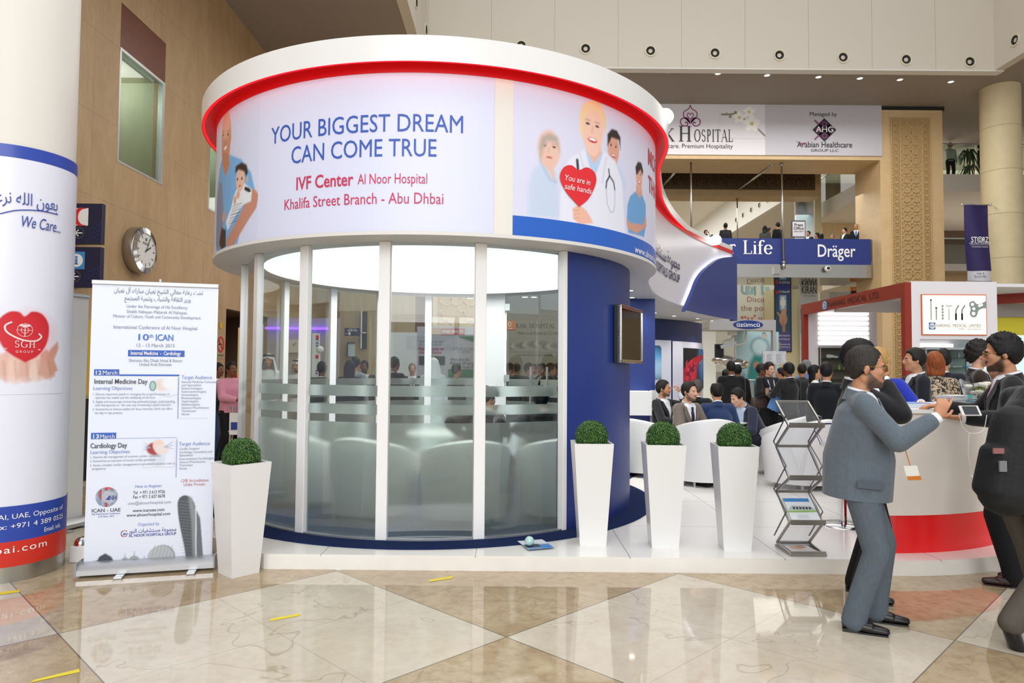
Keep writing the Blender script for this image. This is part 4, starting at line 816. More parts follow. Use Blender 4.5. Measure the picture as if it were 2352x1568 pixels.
m = MB(); rect(m, 19.7 * ARC, FZ0 + .008, 84 * ARC, zf(1350, 517), fas(.008), n=60); m.build('blue_band', mat('band_blue', '#2361c4', 0.35), t, 180)
m = MB(); zz = .5 * (zf(1476, 575) + zf(1476, 592)); text(m, 'www.alnoorhospital.com', fas(.013), 54.7 * ARC, 2.738, .07, w=1.25, align='l', bold=.01); m.build('web_lettering', INKW, t)
m = MB(); text(m, 'MORE', fas(.012), tf(1487, 378) * ARC, zf(1488, 378), .17, w=.62, align='l', bold=.02); text(m, 'THAN', fas(.012), tf(1487, 440) * ARC, zf(1488, 440), .17, w=.62, align='l', bold=.02); m.build('red_lettering', mat('more_red', '#cf3a4e', .5), t)
# group name on the ribbon
def sdist(px):                                              # distance along the path where the photograph shows column px
    best = min(range(133, n), key=lambda i: abs((path[i, 0] / path[i, 1]) - ray(px, 600).x)); return seg[best] - S0
sA, sB = sdist(1508), sdist(1560); m = MB(); fr = fas(.012); zr = lambda px, py: zat(px, py, pp(sdist(px))[1])
text(m, 'AL NOOR HOSPITALS GROUP', fr, sB, zr(1559, 650), zr(1559, 632) - zr(1559, 650), w=(sB - sA) * 1.72, align='r', bold=.03)
text(m, arabic('مجموعة مستشفيات النور'), fr, sB, zr(1559, 620), .2, w=(sB - sA) * 1.55, align='r', bold=.02); m.build('group_lettering', mat('group_navy', '#2a2f57', .5), t)
# blue end of the ribbon, standing off with a light behind its edge
s0, s1 = sdist(1560), s_end - S0 - .02
bl = [(1562, 716), (1572, 688), (1582, 668), (1592, 645), (1604, 625), (1618, 610), (1636, 598), (1655, 592), (1676, 590)]
be = sp2([(sdist(a) if a < 1675 else s1 + .03, zat(a, b_, pp(sdist(a) if a < 1675 else s1)[1])) for a, b_ in bl], 4)
m = MB(); vs = []; fr2 = lambda l: [Vector((*pp(min(u, s1 + .1), l), v)) for u, v in be]
top, low = fr2(.10), [Vector((*pp(min(u, s1 + .1), .10), FZ0 - .06)) for u, v in be]; k = len(be); back = fr2(.03)
m.add(top + low, [(i, k + i, k + i + 1, i + 1) for i in range(k - 1)]); m.add(top + back, [(i, i + 1, k + i + 1, k + i) for i in range(k - 1)])
e0, e1, e2 = top[-1], low[-1], Vector((*pp(s1 + .1, -.06), FZ0 - .06)); m.add([e0, e1, e2, Vector((e2.x, e2.y, e0.z))], [(0, 1, 2, 3)]); m.build('blue_board', BLUE, t, 30)
m = MB(); m.tube([Vector((*pp(u + .04, .045), v - .045)) for u, v in be[3:-1]], .012, 6); m.build('edge_light', mat('white_led', '#ffffff', .4, emit='#ffffff', estr=9.0), t, 180)
# downlights in the stand's soffit
def down(x, y, e=25):
    l = bpy.data.lights.new('downlight_beam', 'SPOT'); l.energy = e; l.spot_size = 2.2; l.spot_blend = .8; l.shadow_soft_size = .05; l.color = (1, .96, .9); o = bpy.data.objects.new('downlight_beam', l); COL.objects.link(o); o.location = (x, y, FZ0 - .03)
dl2 = downlight_proto('soffit_downlight', .055, 9.0, 'downlights under the booth ribbon')
for i, (x, y) in enumerate([(1.67, 9.43), (1.85, 10.36), (2.05, 11.25), (2.79, 13.16), (3.34, 13.88), (4.0, 14.55), (4.5, 15.2)]):
    x -= .04; lab = 'small round downlight under the booth ribbon, %s from the hanging television' % ORD[i]
    if i == 0: dl2.location = (x, y, FZ0 - .002); dl2['label'] = lab
    else: dup(dl2, (x, y, FZ0 - .002), 0, lab)
    down(x, y)
for i, (px, py) in enumerate([(1080, 684), (1208, 669), (1234, 658)]): P_ = on(px, py, FZ0 + .0); dup(dl2, (P_.x, max(P_.y, 10.4), FZ0 - .002), 0, 'small downlight seen through the glass room, %s from the white door jamb' % ['the farthest', 'first', 'second'][i], 'downlights behind the glass room'); down(P_.x, max(P_.y, 10.4), 180)
for i, (px, py) in enumerate([(1528, 268), (1645, 551)]):                # spotlights on the booth top
    Y = 8.4 if i == 0 else 13.6; Q = at(px, py, Y); t2 = thing('spotlight', 'bright white spotlight on the booth top, %s' % ('behind the end of the ring' if i == 0 else 'above the lettered ribbon'), 'spotlight', Q)
    m = MB(); m.tube([Q + Vector((0, .2, .06)), Q], [.07, .1], 14); m.build('housing', mat('lamp_grey', '#bdbdbd', .4), t2, 60); m = MB(); m.ball(Q + Vector((0, -.02, 0)), (.1, .04, .1), 14); m.build('lamp', mat('spot_white', '#ffffff', .4, emit='#fffaf4', estr=30.0), t2, 180); m = MB(); m.tube([Q + Vector((0, .12, 0)), Q + Vector((-.05, .12, -.2)), Q + Vector((-.5, .05, -.32))], .015, 8); m.build('bracket', BLACK, t2)

# blue partition with a white box, and the curved blue wall with door and pictures
t = thing('blue_partition', 'flat navy partition behind the hanging television', 'partition', (1.6, 10.6, PZ))
m = MB(); m.box((xat(1438, 10.6), 10.55, CZ), (xat(1503, 10.6), 10.68, FZ0)); m.build('board', BLUE, t); m = MB(); m.box((xat(1491, 10.6), 10.52, CZ), (xat(1503, 10.6), 10.56, zat(1497, 896, 10.5))); m.build('white_edge', WHITE, t)
t = thing('white_box_shelf', 'white box shelf fixed low on the navy partition', 'shelf', (xat(1467, 10.5), 10.5, .9)); m = MB(); m.box((xat(1440, 10.45), 10.2, zat(1467, 951, 10.5)), (xat(1490, 10.45), 10.56, zat(1467, 897, 10.5))); m.build('box', WHITE, t, bevel=.006)
wc = (1.2, 17.6); wr = 3.6
t = thing('rear_curved_wall', 'curved navy wall with a white door and medical pictures', 'booth wall', (2.5, 14.2, PZ))
ta = math.degrees(math.asin((xat(1650, 14.9) - wc[0]) / wr)); m = MB(); m.lathe([(wr, CZ), (wr, FZ0 - .01)], wc, 40, 4, ta); m.build('blue_skin', mat('deep_blue', '#16265e', .45), t, 180)
def wth(px): d = ray(px, 800).x; return min(np.linspace(-20, ta, 600), key=lambda a: abs((wc[0] + wr * math.sin(math.radians(a))) / (wc[1] - wr * math.cos(math.radians(a))) - d))
fw_ = cyl_fn(wc, wr, 0, .02); K = wr * PI / 180; wz = lambda py: zat(1590, py, 14.3)
m = MB(); rect(m, wth(1500) * K - .5, CZ, wth(1540) * K, wz(780), fw_, n=10); m.build('door_leaf', mat('lilac_white', '#d9dbea', .4), t, 180)
m = MB(); rect(m, wth(1543) * K, CZ, ta * K, wz(781), fw_, n=14); m.build('white_panel', mat('lilac_white', '#d9dbea', .4), t, 180)
m = MB(); q = fw_(wth(1535) * K, wz(893)); m.ball(q + Vector((0, -.03, 0)), .06, 12); m.build('door_knob', CHROME, t, 180)
ax0, ax1, az0, az1 = wth(1567) * K, wth(1643) * K, wz(897), wz(796); w_, h_ = ax1 - ax0, az1 - az0
ar = Art(ax0, az0, ax1, az1, 90, '#101014'); X = lambda a: ax0 + a * w_; Z = lambda a: az0 + a * h_
ar.ell(X(.8), Z(.62), .26 * w_, .5 * h_, '#1d4f86', .5); ar.ell(X(.82), Z(.66), .16 * w_, .4 * h_, '#3f86c4', .7, 0, .7); ar.ell(X(.8), Z(.95), .16 * w_, .12 * h_, '#2d6aa6', .5)
for k in range(7): a_ = -1.2 + k * .4; ar.line([(X(.85), Z(.72)), (X(.85 + .22 * math.sin(a_)), Z(.72 - .3 * math.cos(a_)))], .012, '#a02c3c' if k % 2 else '#8fbfe8', .01)
ar.poly([(X(a), Z(b_)) for a, b_ in sp2([(0, .08), (0, .45), (.2, .68), (.5, .8), (.92, .86), (.92, .74), (.66, .66), (.54, .48), (.5, .2), (.3, 0), (.1, 0)], 5)], '#b01a34', .02); ar.poly([(X(a), Z(b_)) for a, b_ in sp2([(.08, .12), (.1, .42), (.3, .6), (.52, .66), (.42, .4), (.4, .15), (.3, .05)], 5)], '#5a1440', .1, .7)
rr = np.random.default_rng(5)
for k in range(34): a_, b_ = rr.uniform(.02, .5), rr.uniform(.04, .66); ar.ell(X(a_ + .1 * b_), Z(b_ + .35 * a_ * .5), .06 * w_ * (1.1 - b_), .05 * h_ * (1.1 - b_), '#e2404f', .3, .5); ar.ell(X(a_ + .1 * b_), Z(b_ + .35 * a_ * .5), .03 * w_ * (1.1 - b_), .022 * h_ * (1.1 - b_), '#9c1a2c', .6, .5)
rad = .12 * h_
def keepr(x, y, corners): 
    for cx_, cy_ in corners:
        qx, qy = (ax0 + rad, 1) if cx_ == 0 else (ax1 - rad, -1), (az0 + rad, 1) if cy_ == 0 else (az1 - rad, -1)
        if (qx[0] - x) * qx[1] > 0 and (qy[0] - y) * qy[1] > 0 and math.hypot(x - qx[0], y - qy[0]) > rad: return False
    return True
ar.sheet(cyl_fn(wc, wr, 0, .03), 'artery_picture', t, keep=lambda x, y: keepr(x, y, ((0, 0), (1, 1))))
bx0_, bx1_, bz0_, bz1_ = wth(1500) * K - .4, wth(1517) * K, wz(872), wz(793); ax0, ax1, az0, az1 = bx0_, bx1_, bz0_, bz1_; ar = Art(bx0_, bz0_, bx1_, bz1_, 60, '#0c1c3c'); ar.ell(bx1_ - .25, bz1_ - .35, .4, .3, '#5fa3d8', .8); ar.ell(bx1_ - .1, bz1_ - .5, .2, .2, '#bfe0f2', .9, 0, .6)
ar.sheet(cyl_fn(wc, wr, 0, .03), 'globe_picture', t, keep=lambda x, y: keepr(x, y, ((1, 1),)))

# television on the curved wall
tx, ty = cpt(63.5, RG_); A_ = math.radians(63.5)
t = thing('television', 'flat silver-framed television fixed to the curved blue wall', 'television', (tx, ty, 1.67))
q0, q1 = at(1424, 702, 6.85), at(1474, 722, 7.62); z0, z1 = 1.66, 2.25
d = Vector((q1.x - q0.x, q1.y - q0.y, 0)).normalized(); nn = Vector((d.y, -d.x, 0)); p0 = Vector((q0.x, q0.y, 0)); Lw = (Vector((q1.x, q1.y, 0)) - p0).length
def tvbox(mb, u0, u1, w0, w1, za, zb, mi=0): vs = [p0 + d * u + nn * w + Vector((0, 0, z)) for z in (za, zb) for u, w in ((u0, w0), (u1, w0), (u1, w1), (u0, w1))]; mb.add(vs, [(0, 3, 2, 1), (4, 5, 6, 7), (0, 1, 5, 4), (1, 2, 6, 5), (2, 3, 7, 6), (3, 0, 4, 7)], mi)
m = MB(); tvbox(m, 0, Lw, -.06, 0, z0, z1); m.build('case', BLACK, t); m = MB()
for u0, u1, a_, b_ in ((0, Lw, z0, z0 + .035), (0, Lw, z1 - .03, z1), (0, .03, z0, z1), (Lw - .03, Lw, z0, z1)): tvbox(m, u0, u1, -.03, .015, a_, b_)
m.build('bezel', CHROME, t, bevel=.004); m = MB(); tvbox(m, .03, Lw - .03, 0, .005, z0 + .03, z1 - .03); m.build('screen', mat('tv_screen', '#171512', .06, spec=.9), t); m = MB(); tvbox(m, Lw * .3, Lw * .7, -.3, -.05, z0 + .15, z1 - .15); m.build('wall_mount', BLACK, t)
# ------------------------------------------------------------------ planters with clipped box balls
def make_planter():
    r = thing('planter', 'x', 'planter', (0, 0, 0), 0, 'tall white tapered planters with box balls')
    m = MB(); b, tp, h, w = .11, .165, .855, .018
    vs = [(sx * k, sy * k, z) for k, z in ((b, 0), (tp, h), (tp - w, h), (tp - w - .01, h - .07)) for sx, sy in ((-1, -1), (1, -1), (1, 1), (-1, 1))]
    m.add(vs, [(3, 2, 1, 0)] + [(4 * j + i, 4 * j + (i + 1) % 4, 4 * j + 4 + (i + 1) % 4, 4 * j + 4 + i) for j in range(3) for i in range(4)]); m.build('pot', WHITEG, r, local=True)
    m = MB(); m.add([(sx * .145, sy * .145, h - .06) for sx, sy in ((-1, -1), (1, -1), (1, 1), (-1, 1))], [(0, 1, 2, 3)]); m.build('soil', mat('soil', '#2a231b', .9), r, local=True)
    m = MB(); R = .142; cz = h + .042; m.ball((0, 0, cz), R * .9, 20, 0); g = np.random.default_rng(2)
    for k in range(5200):
        z = g.uniform(-.55, 1); a = g.uniform(0, 2 * PI); q = math.sqrt(1 - z * z); n_ = Vector((q * math.cos(a), q * math.sin(a), z)); p = Vector((0, 0, cz)) + n_ * R * g.uniform(.88, 1.015)
        tq = n_.orthogonal().normalized(); tq = (Matrix.Rotation(g.uniform(0, 6.28), 3, n_) @ tq); dd = (n_ * g.uniform(.1, .9) + tq).normalized(); L, wd = g.uniform(.008, .014), g.uniform(.003, .005); sd = dd.cross(n_).normalized() * wd
        m.add([p - dd * L * .4, p + sd, p + dd * L * .6 + n_ * .002, p - sd], [(0, 1, 2, 3)], int(g.choice([1, 1, 2, 3])))
    m.build('box_ball', [mat('leaf_core', '#1c3212', .9), mat('leaf_mid', '#3f6a28', .6), mat('leaf_dark', '#2b4d1c', .6), mat('leaf_light', '#5d8a3c', .6)], r, None, True)
    return r
pr = make_planter()
pr.location = (.69, 5.89, PZ); pr.rotation_euler = (0, 0, math.radians(1)); pr['label'] = 'tall white planter with a box ball in front of the curved blue wall'
dup(pr, (1.29, 5.83, PZ), math.radians(-3), 'tall white planter with a box ball between two others on the platform'); dup(pr, (1.87, 5.76, PZ), math.radians(-5), 'tall white planter with a box ball beside the zigzag literature rack')
dup(pr, (-2.105, 5.36, 0), math.radians(48), 'tall white planter with a box ball standing on the marble beside the roll-up banner')
# ------------------------------------------------------------------ zigzag literature rack
t = thing('literature_rack', 'silver zigzag literature rack with clear acrylic shelves on the platform edge', 'brochure rack', (2.37, 5.65, PZ))
LX, RX = at(1812, 978, 5.53).x, at(1889, 978, 5.53).x; wx = RX - LX; FYr, BYr = 5.53, 5.80
zfz = [zat(1850, p, FYr) for p in (978, 1098, 1200, 1272)]; zbk = [zat(1830, p, BYr) for p in (922, 1024, 1128, 1245)]
ACR = mat_glass('acrylic', '#e9ebee', .6); FR = mat('rack_silver', '#a9a59e', .35, .7)
zig = []
for i in range(4): zig += [(BYr, zbk[i]), (FYr, zfz[i])]
for i in range(7):
    (ya, za), (yb, zb) = zig[i], zig[i + 1]; m = MB(); m.bar((LX, ya, za), (LX, yb, zb), .014, .02); m.bar((RX, ya, za), (RX, yb, zb), .014, .02); m.bar((LX, yb, zb), (RX, yb, zb), .02, .022)
    if i == 0: m.bar((LX, ya, za), (RX, ya, za), .02, .02)
    m.build('shelf_frame', FR, t, bevel=.002)
    m = MB(); m.add([(LX, ya, za), (RX, ya, za), (RX, yb, zb), (LX, yb, zb)], [(0, 1, 2, 3)]); m.build('acrylic_sheet', ACR, t)
    if i % 2 == 0: m = MB(); m.box((LX - .005, yb - .035, zb - .005), (RX + .005, yb - .02, zb + .028)); m.box((LX, yb - .035, zb - .012), (RX, yb + .01, zb - .004)); m.build('front_lip', FR, t)
m = MB(); m.box((LX - .01, FYr - .02, PZ), (RX + .02, BYr + .02, PZ + .02)); m.build('base_tray', FR, t, bevel=.004)
for q in (LX - .012, RX + .012):                            # crossing side links
    m = MB(); md = [(.5 * (a[0] + b_[0]), .5 * (a[1] + b_[1])) for a, b_ in zip(zig[:-1], zig[1:])]; pts = [(q, zig[0][0] - .1, zig[0][1] - .1)]
    for i in range(6): yy, z_ = md[i]; pts += [(q, 11.36 - yy - (.13 if i % 2 == 0 else -.13), z_ - (.02 if i % 2 == 0 else .06))]
    m.tube(pts, .006, 8); m.build('side_link', mat('dark_chrome', '#70757c', .2, .9), t, 60)
ar = Art(0, 0, wx * .86, .24, 190, '#e9edf0'); ar.poly([(0, .2), (.21, .2), (.21, .24), (0, .24)], '#3c86c8', .004); ar.poly([(0, .11), (.05, .16), (.2, .15), (.25, .11)], '#b9c6c4', .01); ar.poly([(0, .085), (.25, .09), (.25, .11), (0, .105)], '#8fbf57', .006)
for k in range(6): ar.poly([(.05 + k * .026, .12), (.068 + k * .026, .12), (.068 + k * .026, .145), (.05 + k * .026, .145)], '#2c3136', .004)
for k in range(3): ar.line([(.06, .055 - k * .015), (.15, .055 - k * .015)], .004, '#9298a0', .003)
bt = thing('brochure', 'hospital building brochure leaning on a low shelf of the zigzag rack', 'brochure', (LX + .03, FYr, zfz[2] + .01)); bd = (Vector((0, BYr, zbk[2])) - Vector((0, FYr, zfz[2]))).normalized()
ar.sheet(lambda u, v: Vector((LX + .015 + u, FYr + .0, zfz[2] + .012)) + bd * v + Vector((0, -.012, .006)), 'cover', bt, smooth=False)
m = MB(); q = Vector((LX + .015, FYr + .001, zfz[2] + .011)); ww = Vector((wx * .86, 0, 0)); hh = bd * .24; th_ = Vector((0, .006, .006)) * .9; m.add([q, q + ww, q + ww + hh, q + hh, q + th_ * 0 + Vector((0, -.011, .005)), q + ww + Vector((0, -.011, .005)), q + ww + hh + Vector((0, -.011, .005)), q + hh + Vector((0, -.011, .005))], [(0, 1, 2, 3), (0, 4, 5, 1), (1, 5, 6, 2), (2, 6, 7, 3), (3, 7, 4, 0)]); m.build('pages', mat('paper', '#ecebe8', .7), bt)
bt = thing('brochure', 'pale brochure lying flat in the base tray of the zigzag rack', 'brochure', (LX + .02, FYr, PZ + .02)); ar = Art(0, 0, .2, .24, 150, '#e7e4e2'); ar.ell(.08, .12, .06, .05, '#d8a58c', .5); ar.ell(.13, .15, .04, .04, '#c58a70', .5); ar.line([(.03, .04), (.15, .04)], .006, '#8790a0'); ar.sheet(lambda u, v: Vector((LX + .025 + u, FYr + .01 + v, PZ + .03)), 'cover', bt, smooth=False); m = MB(); m.box((LX + .025, FYr + .01, PZ + .021), (LX + .225, FYr + .25, PZ + .029)); m.build('pages', mat('paper', '#ecebe8'), bt)
# ------------------------------------------------------------------ reception counter
t = thing('reception_counter', 'curved white reception counter with a glowing red base', 'counter', (3.4, 6.2, PZ)); kr = 2.04; kz = zat(2065, 1185, 5.59); kt = zat(2060, 940, 5.6)
def arcwall(r0, r1, z0, z1, a0, a1): m = MB(); m.lathe([(r0, z0), (r1, z0), (r1, z1), (r0, z1), (r0, z0)], kc, 48, a0, a1); [m.add([(kc[0] + r * math.sin(math.radians(a)), kc[1] - r * math.cos(math.radians(a)), z) for r, z in ((r0, z0), (r1, z0), (r1, z1), (r0, z1))], [(0, 1, 2, 3)]) for a in (a0, a1)]; return m
arcwall(1.45, kr - .02, PZ, kz, 1.6, 88).build('red_base', mat('red_glow', '#c8141a', .3, emit='#ff1010', estr=.14), t, 40)
arcwall(1.45, kr, kz + .002, kt - .03, -1.5, 88).build('white_body', mat('counter_white', '#e8e0d8', .25), t, 40); arcwall(1.40, kr + .03, kt - .03, kt, -2.5, 89).build('worktop', WHITEG, t, 40)
# ------------------------------------------------------------------ white tub chairs
def make_chair(w=.42, h=.80):
    r = thing('tub_chair', 'x', 'armchair', (0, 0, 0), 0, 'white tub chairs of the lounge'); SK = mat('white_leather', '#ecebea', .38)
    m = MB(); N = 40; vs = []
    for i in range(N + 1):                                  # shell: back towards -Y, open towards +Y
        a = math.radians(-205 + 230 * i / N + 90 - 12.5 + 2.5); c_, s_ = math.cos(a - PI / 2 * 0), math.sin(a)
        a = math.radians(-130 + 260 * i / N); k = abs(a) / math.radians(130); top = h - .24 * k ** 1.6; ro, ri = w, w - .10
        for rr, z in ((ro * .93, .06), (ro * .98, .3), (ro * 1.02, top - .06), (ro * 1.0, top - .015), (ro - .05, top), (ri, top - .02), (ri - .01, .36)): vs.append((rr * math.sin(a), -rr * math.cos(a), z))
    k = 7; m.add(vs, [(i * k + q, (i + 1) * k + q, (i + 1) * k + q + 1, i * k + q + 1) for i in range(N) for q in range(k - 1)]); m.add(vs[:k], [tuple(range(k))]); m.add(vs[-k:], [tuple(range(k - 1, -1, -1))]); m.build('shell', SK, r, 60, True)
    m = MB(); m.lathe([(0, .44), (w - .15, .44), (w - .105, .41), (w - .10, .3), (w - .1, .08), (0, .08)], (0, 0), 40); m.build('seat', SK, r, 50, True)
    for q in range(4): a = PI / 4 + q * PI / 2; m = MB(); m.tube([(.26 * math.cos(a), .26 * math.sin(a), 0), (.26 * math.cos(a), .26 * math.sin(a), .08)], [.022, .016], 10); m.build('foot', CHROME, r, 60, True)
    return r
ch = make_chair(); ch.location = (1.88, 9.75, PZ); ch.rotation_euler = (0, 0, math.radians(-40)); ch['label'] = 'white tub chair nearest the navy partition, under the man in brown'
dup(ch, (2.52, 9.02, PZ), math.radians(8), 'white tub chair with its back to the platform edge, behind two planters', scale=1.08); dup(ch, (3.98, 9.9, PZ), math.radians(48), 'white tub chair under the man leaning forward', scale=1.1)
dup(ch, (3.72, 8.85, PZ), math.radians(28), 'white tub chair behind the zigzag rack', scale=1.1); dup(ch, (2.15, 11.1, PZ), math.radians(165), 'white tub chair under the man resting chin on hand')
dup(ch, (4.5, 8.6, PZ), math.radians(80), 'white tub chair half hidden by the man in grey')
for i, (x, y, rz, lab) in enumerate([(-.47, 6.8, 15, 'white tub chair blurred behind the frosted middle pane'), (.1, 7.75, 60, 'white tub chair inside the glass room, farther back'), (.42, 7.0, 10, 'white tub chair blurred behind the frosted pane beside the blue wall'), (-1.35, 6.95, -20, 'white tub chair blurred behind the wide frosted pane'), (-2.1, 7.65, -50, 'white tub chair at the side of the glass room')]):
    if i != 1: dup(ch, (x, y, CZ), math.radians(rz), lab, 'white tub chairs inside the glass room')
def round_table(label, x, y, z, r, h):
    t = thing('round_table', label, 'table', (x, y, z)); m = MB(); m.lathe([(0, h), (r, h), (r + .005, h - .012), (r, h - .025), (0, h - .025)], (x, y), 40); m.xform(Matrix.Translation((0, 0, z))); m.build('top', WHITEG, t, 50); m = MB(); m.tube([(x, y, z + .02), (x, y, z + h - .03)], .035, 14); m.build('stem', CHROME, t, 60); m = MB(); m.lathe([(0, .03), (.05, .03), (.24, .012), (.25, 0)], (x, y), 32); m.xform(Matrix.Translation((0, 0, z))); m.build('foot', CHROME, t, 60); return t
round_table('white round table between the seated men on the lounge platform', 3.05, 10.05, PZ, .45, .74); round_table('white round table inside the glass room', -.7, 8.0, CZ, .5, .74)
t = thing('bar_stool', 'chrome bar stool with a white seat beside the counter', 'stool', (3.18, 6.45, PZ)); x, y = 3.2, 6.62
m = MB(); m.lathe([(0, .02), (.05, .025), (.2, .012), (.21, 0)], (x, y), 32); m.xform(Matrix.Translation((0, 0, PZ))); m.build('foot', CHROME, t, 60); m = MB(); m.tube([(x, y, PZ + .02), (x, y, PZ + .72)], .028, 14); m.build('stem', CHROME, t, 60)
m = MB(); m.lathe([(0, .72), (.15, .72), (.21, .76), (.2, .80), (.1, .785), (0, .785)], (x, y), 32); m.xform(Matrix.Translation((0, 0, PZ))); m.build('seat', WHITEG, t, 60); m = MB(); m.tube(spline([(x - .2, y + .02, PZ + .78), (x - .22, y + .1, PZ + .92), (x - .1, y + .2, PZ + .95), (x + .1, y + .2, PZ + .95), (x + .2, y + .08, PZ + .9), (x + .2, y, PZ + .78)], 6), .014, 8); m.build('backrest', CHROME, t, 60)
t = thing('tulip_vase', 'single white tulip in a slim green vase on the lounge table', 'flower', at(1697, 985, 9.5)); q = Vector((2.98, 9.78, PZ + .74)); m = MB(); m.lathe([(0, 0), (.035, 0), (.03, .1), (.022, .14)], (q.x, q.y), 16); m.xform(Matrix.Translation((0, 0, q.z))); m.build('vase', mat('vase_green', '#7d9a52', .3), t, 60); m = MB(); m.ball(q + Vector((0, 0, .2)), (.03, .03, .045), 12); m.build('bloom', mat('petal_white', '#f3f1e4', .6), t, 180); m = MB(); m.tube([q + Vector((0, 0, .05)), q + Vector((0, 0, .17))], .006, 6); m.build('stalk', mat('stalk', '#5d8a3c', .6), t)
t.location = q
for c_ in t.children: c_.data.transform(Matrix.Translation(at(1697, 985, 9.5) - q))
# leaflet and glass ball on the platform
t = thing('leaflet', 'picture leaflet lying on the platform edge in front of the glass room', 'leaflet', on(1230, 1248, PZ)); q = [on(a, b_, CZ + .004) for a, b_ in ((1214, 1262), (1275, 1257), (1245, 1238), (1188, 1242))]; ar = Art(0, 0, 1, 1, 40, '#dfe3ec'); ar.poly([(0, 0), (1, 0), (1, .5), (0, .5)], '#6f8fc0', .1); ar.poly([(.05, .2), (.6, .2), (.6, .55), (.05, .55)], '#39414e', .1); ar.poly([(.6, .05), (.95, .05), (.95, .3), (.6, .3)], '#3c7ed0', .1)
ar.sheet(lambda u, v: (q[0] * (1 - u) + q[1] * u) * (1 - v) + (q[3] * (1 - u) + q[2] * u) * v, 'printed_side', t, smooth=False)
m = MB(); c_ = on(1216, 1242, CZ + .045); m.ball(c_, .04, 20); tag(m.build('glass_ball', mat('pale_glass', '#a9cfc9', .08, spec=.9), None, 180), 'pale green glass ball resting on the leaflet by the glass room', 'paperweight')
# yellow tape strips on the marble
for i, (qs, lab) in enumerate([(((620, 1426), (622, 1420), (690, 1408), (690, 1413)), 'strip of yellow tape on the light marble diamond below the glass room'), (((985, 1336), (986, 1331), (1040, 1322), (1038, 1328)), 'strip of yellow tape nearest the white platform edge'), (((-60, 1374), (-60, 1366), (44, 1354), (45, 1359)), 'strip of yellow tape in front of the wrapped column'), (((66, 1568), (80, 1560), (182, 1535), (183, 1543)), 'strip of yellow tape on the brown marble at the picture corner')]):
    m = MB(); m.add([on(a, b_, .002) for a, b_ in qs], [(0, 1, 2, 3)]); tag(m.build('tape_strip', mat('yellow_tape', '#ddc92a', .5)), lab, 'floor tape', 'yellow tape strips on the floor')
# ------------------------------------------------------------------ wrapped round column
kx, ky, kR = -3.95, 5.37, .41
t = thing('wrapped_column', 'white round column with a printed wrap, red heart and steel base', 'column', (kx, ky, 0)); m = MB(); m.lathe([(kR - .012, .1), (kR - .012, 11.7)], (kx, ky), 64); m.build('shaft', mat('column_cream', '#dfdcd3', .5), t, 180)
m = MB(); m.lathe([(kR, 0), (kR, .14)], (kx, ky), 64); m.build('steel_base', STEEL, t, 180); zk_ = lambda px, py: CAMZ + ray(px, py).z * 5.12
m = MB(); zj = zat(70, 222, 5.1); m.lathe([(kR - .012, zj), (kR - .016, zj + .004), (kR - .016, zj + .012), (kR - .012, zj + .016)], (kx, ky), 64); zj = zat(60, 5, 5.1); m.build('joint', mat('joint_dark', '#8a8270', .7), t)
fc = lambda l: cyl_fn((kx, ky), kR, 0, l); zc = lambda px, py: zat(px, py, ky - kR * math.cos(math.asin(min(1, max(-1, 0)))) )
def ck(px, py):
    d = ray(px, py); a = d.x ** 2 + 1; b_ = -2 * (d.x * kx + ky); c_ = kx * kx + ky * ky - kR * kR; D = max(0, b_ * b_ - 4 * a * c_); tt = (-b_ - math.sqrt(D)) / 2 / a; return math.atan2(d.x * tt - kx, ky - tt) * kR, CAMZ + d.z * tt
zt_, zb1 = ck(60, 337)[1], ck(60, 366)[1]; zlo, zbl, zrd = .115, ck(60, 1158)[1], ck(60, 1238)[1]
m = MB(); rect(m, -PI * kR, zlo, PI * kR, zb1, fc(.0), n=64); m.build('white_wrap', mat('wrap_white', '#e4e6f3', .35), t, 180); m = MB(); rect(m, -PI * kR, zb1, PI * kR, zt_, fc(.001), n=64); rect(m, -PI * kR, zrd, PI * kR, zbl, fc(.003), n=64); m.build('blue_bands', mat('wrap_blue', '#2b47a8', .35), t, 180)
m = MB(); rect(m, -PI * kR, zlo, PI * kR, zrd, fc(.003), n=64); m.build('red_band', mat('wrap_red', '#cf2f22', .35), t, 180)
m = MB(); g_ = fc(.006); u0, zz = ck(120, 1181); text(m, 'DUBAI, UAE, Opposite of', g_, ck(136, 1170)[0] + .04, ck(60, 1187)[1], .036, w=.60, align='r'); text(m, '000, Fax: +971 4 389 0525', g_, ck(136, 1196)[0] + .04, ck(60, 1209)[1], .036, w=.66, align='r'); text(m, 'Email: info', g_, ck(136, 1215)[0], ck(60, 1229)[1], .034, align='r', xs=.8)
text(m, 'www.sghdubai.com', g_, ck(106, 1248)[0], ck(60, 1263)[1], .05, w=.86, align='r', spacing=1.15); m.build('address_lettering', INKW, t)
m = MB(); text(m, 'We Care...', g_, ck(49, 524)[0], ck(60, 522)[1], .085, w=ck(138, 520)[0] - ck(49, 524)[0], align='l', shear=.25); text(m, arabic('بعون الله نرعى'), g_, ck(131, 475)[0], ck(100, 478)[1], .09, w=.46, align='r'); stroke2(m, sp2([ck(0, 491), ck(40, 483), ck(90, 484), ck(132, 493)], 8), .008, g_); m.build('motto_lettering', mat('motto_blue', '#34479c', .5), t)
hx_, hz_ = ck(57, 775); ar = Art(ck(8, 900)[0] - .3, ck(60, 905)[1], ck(142, 900)[0] - .0, ck(60, 700)[1], 170, '#e4e6f3'); P2 = lambda *q: [ck(a, b_) for a, b_ in q]
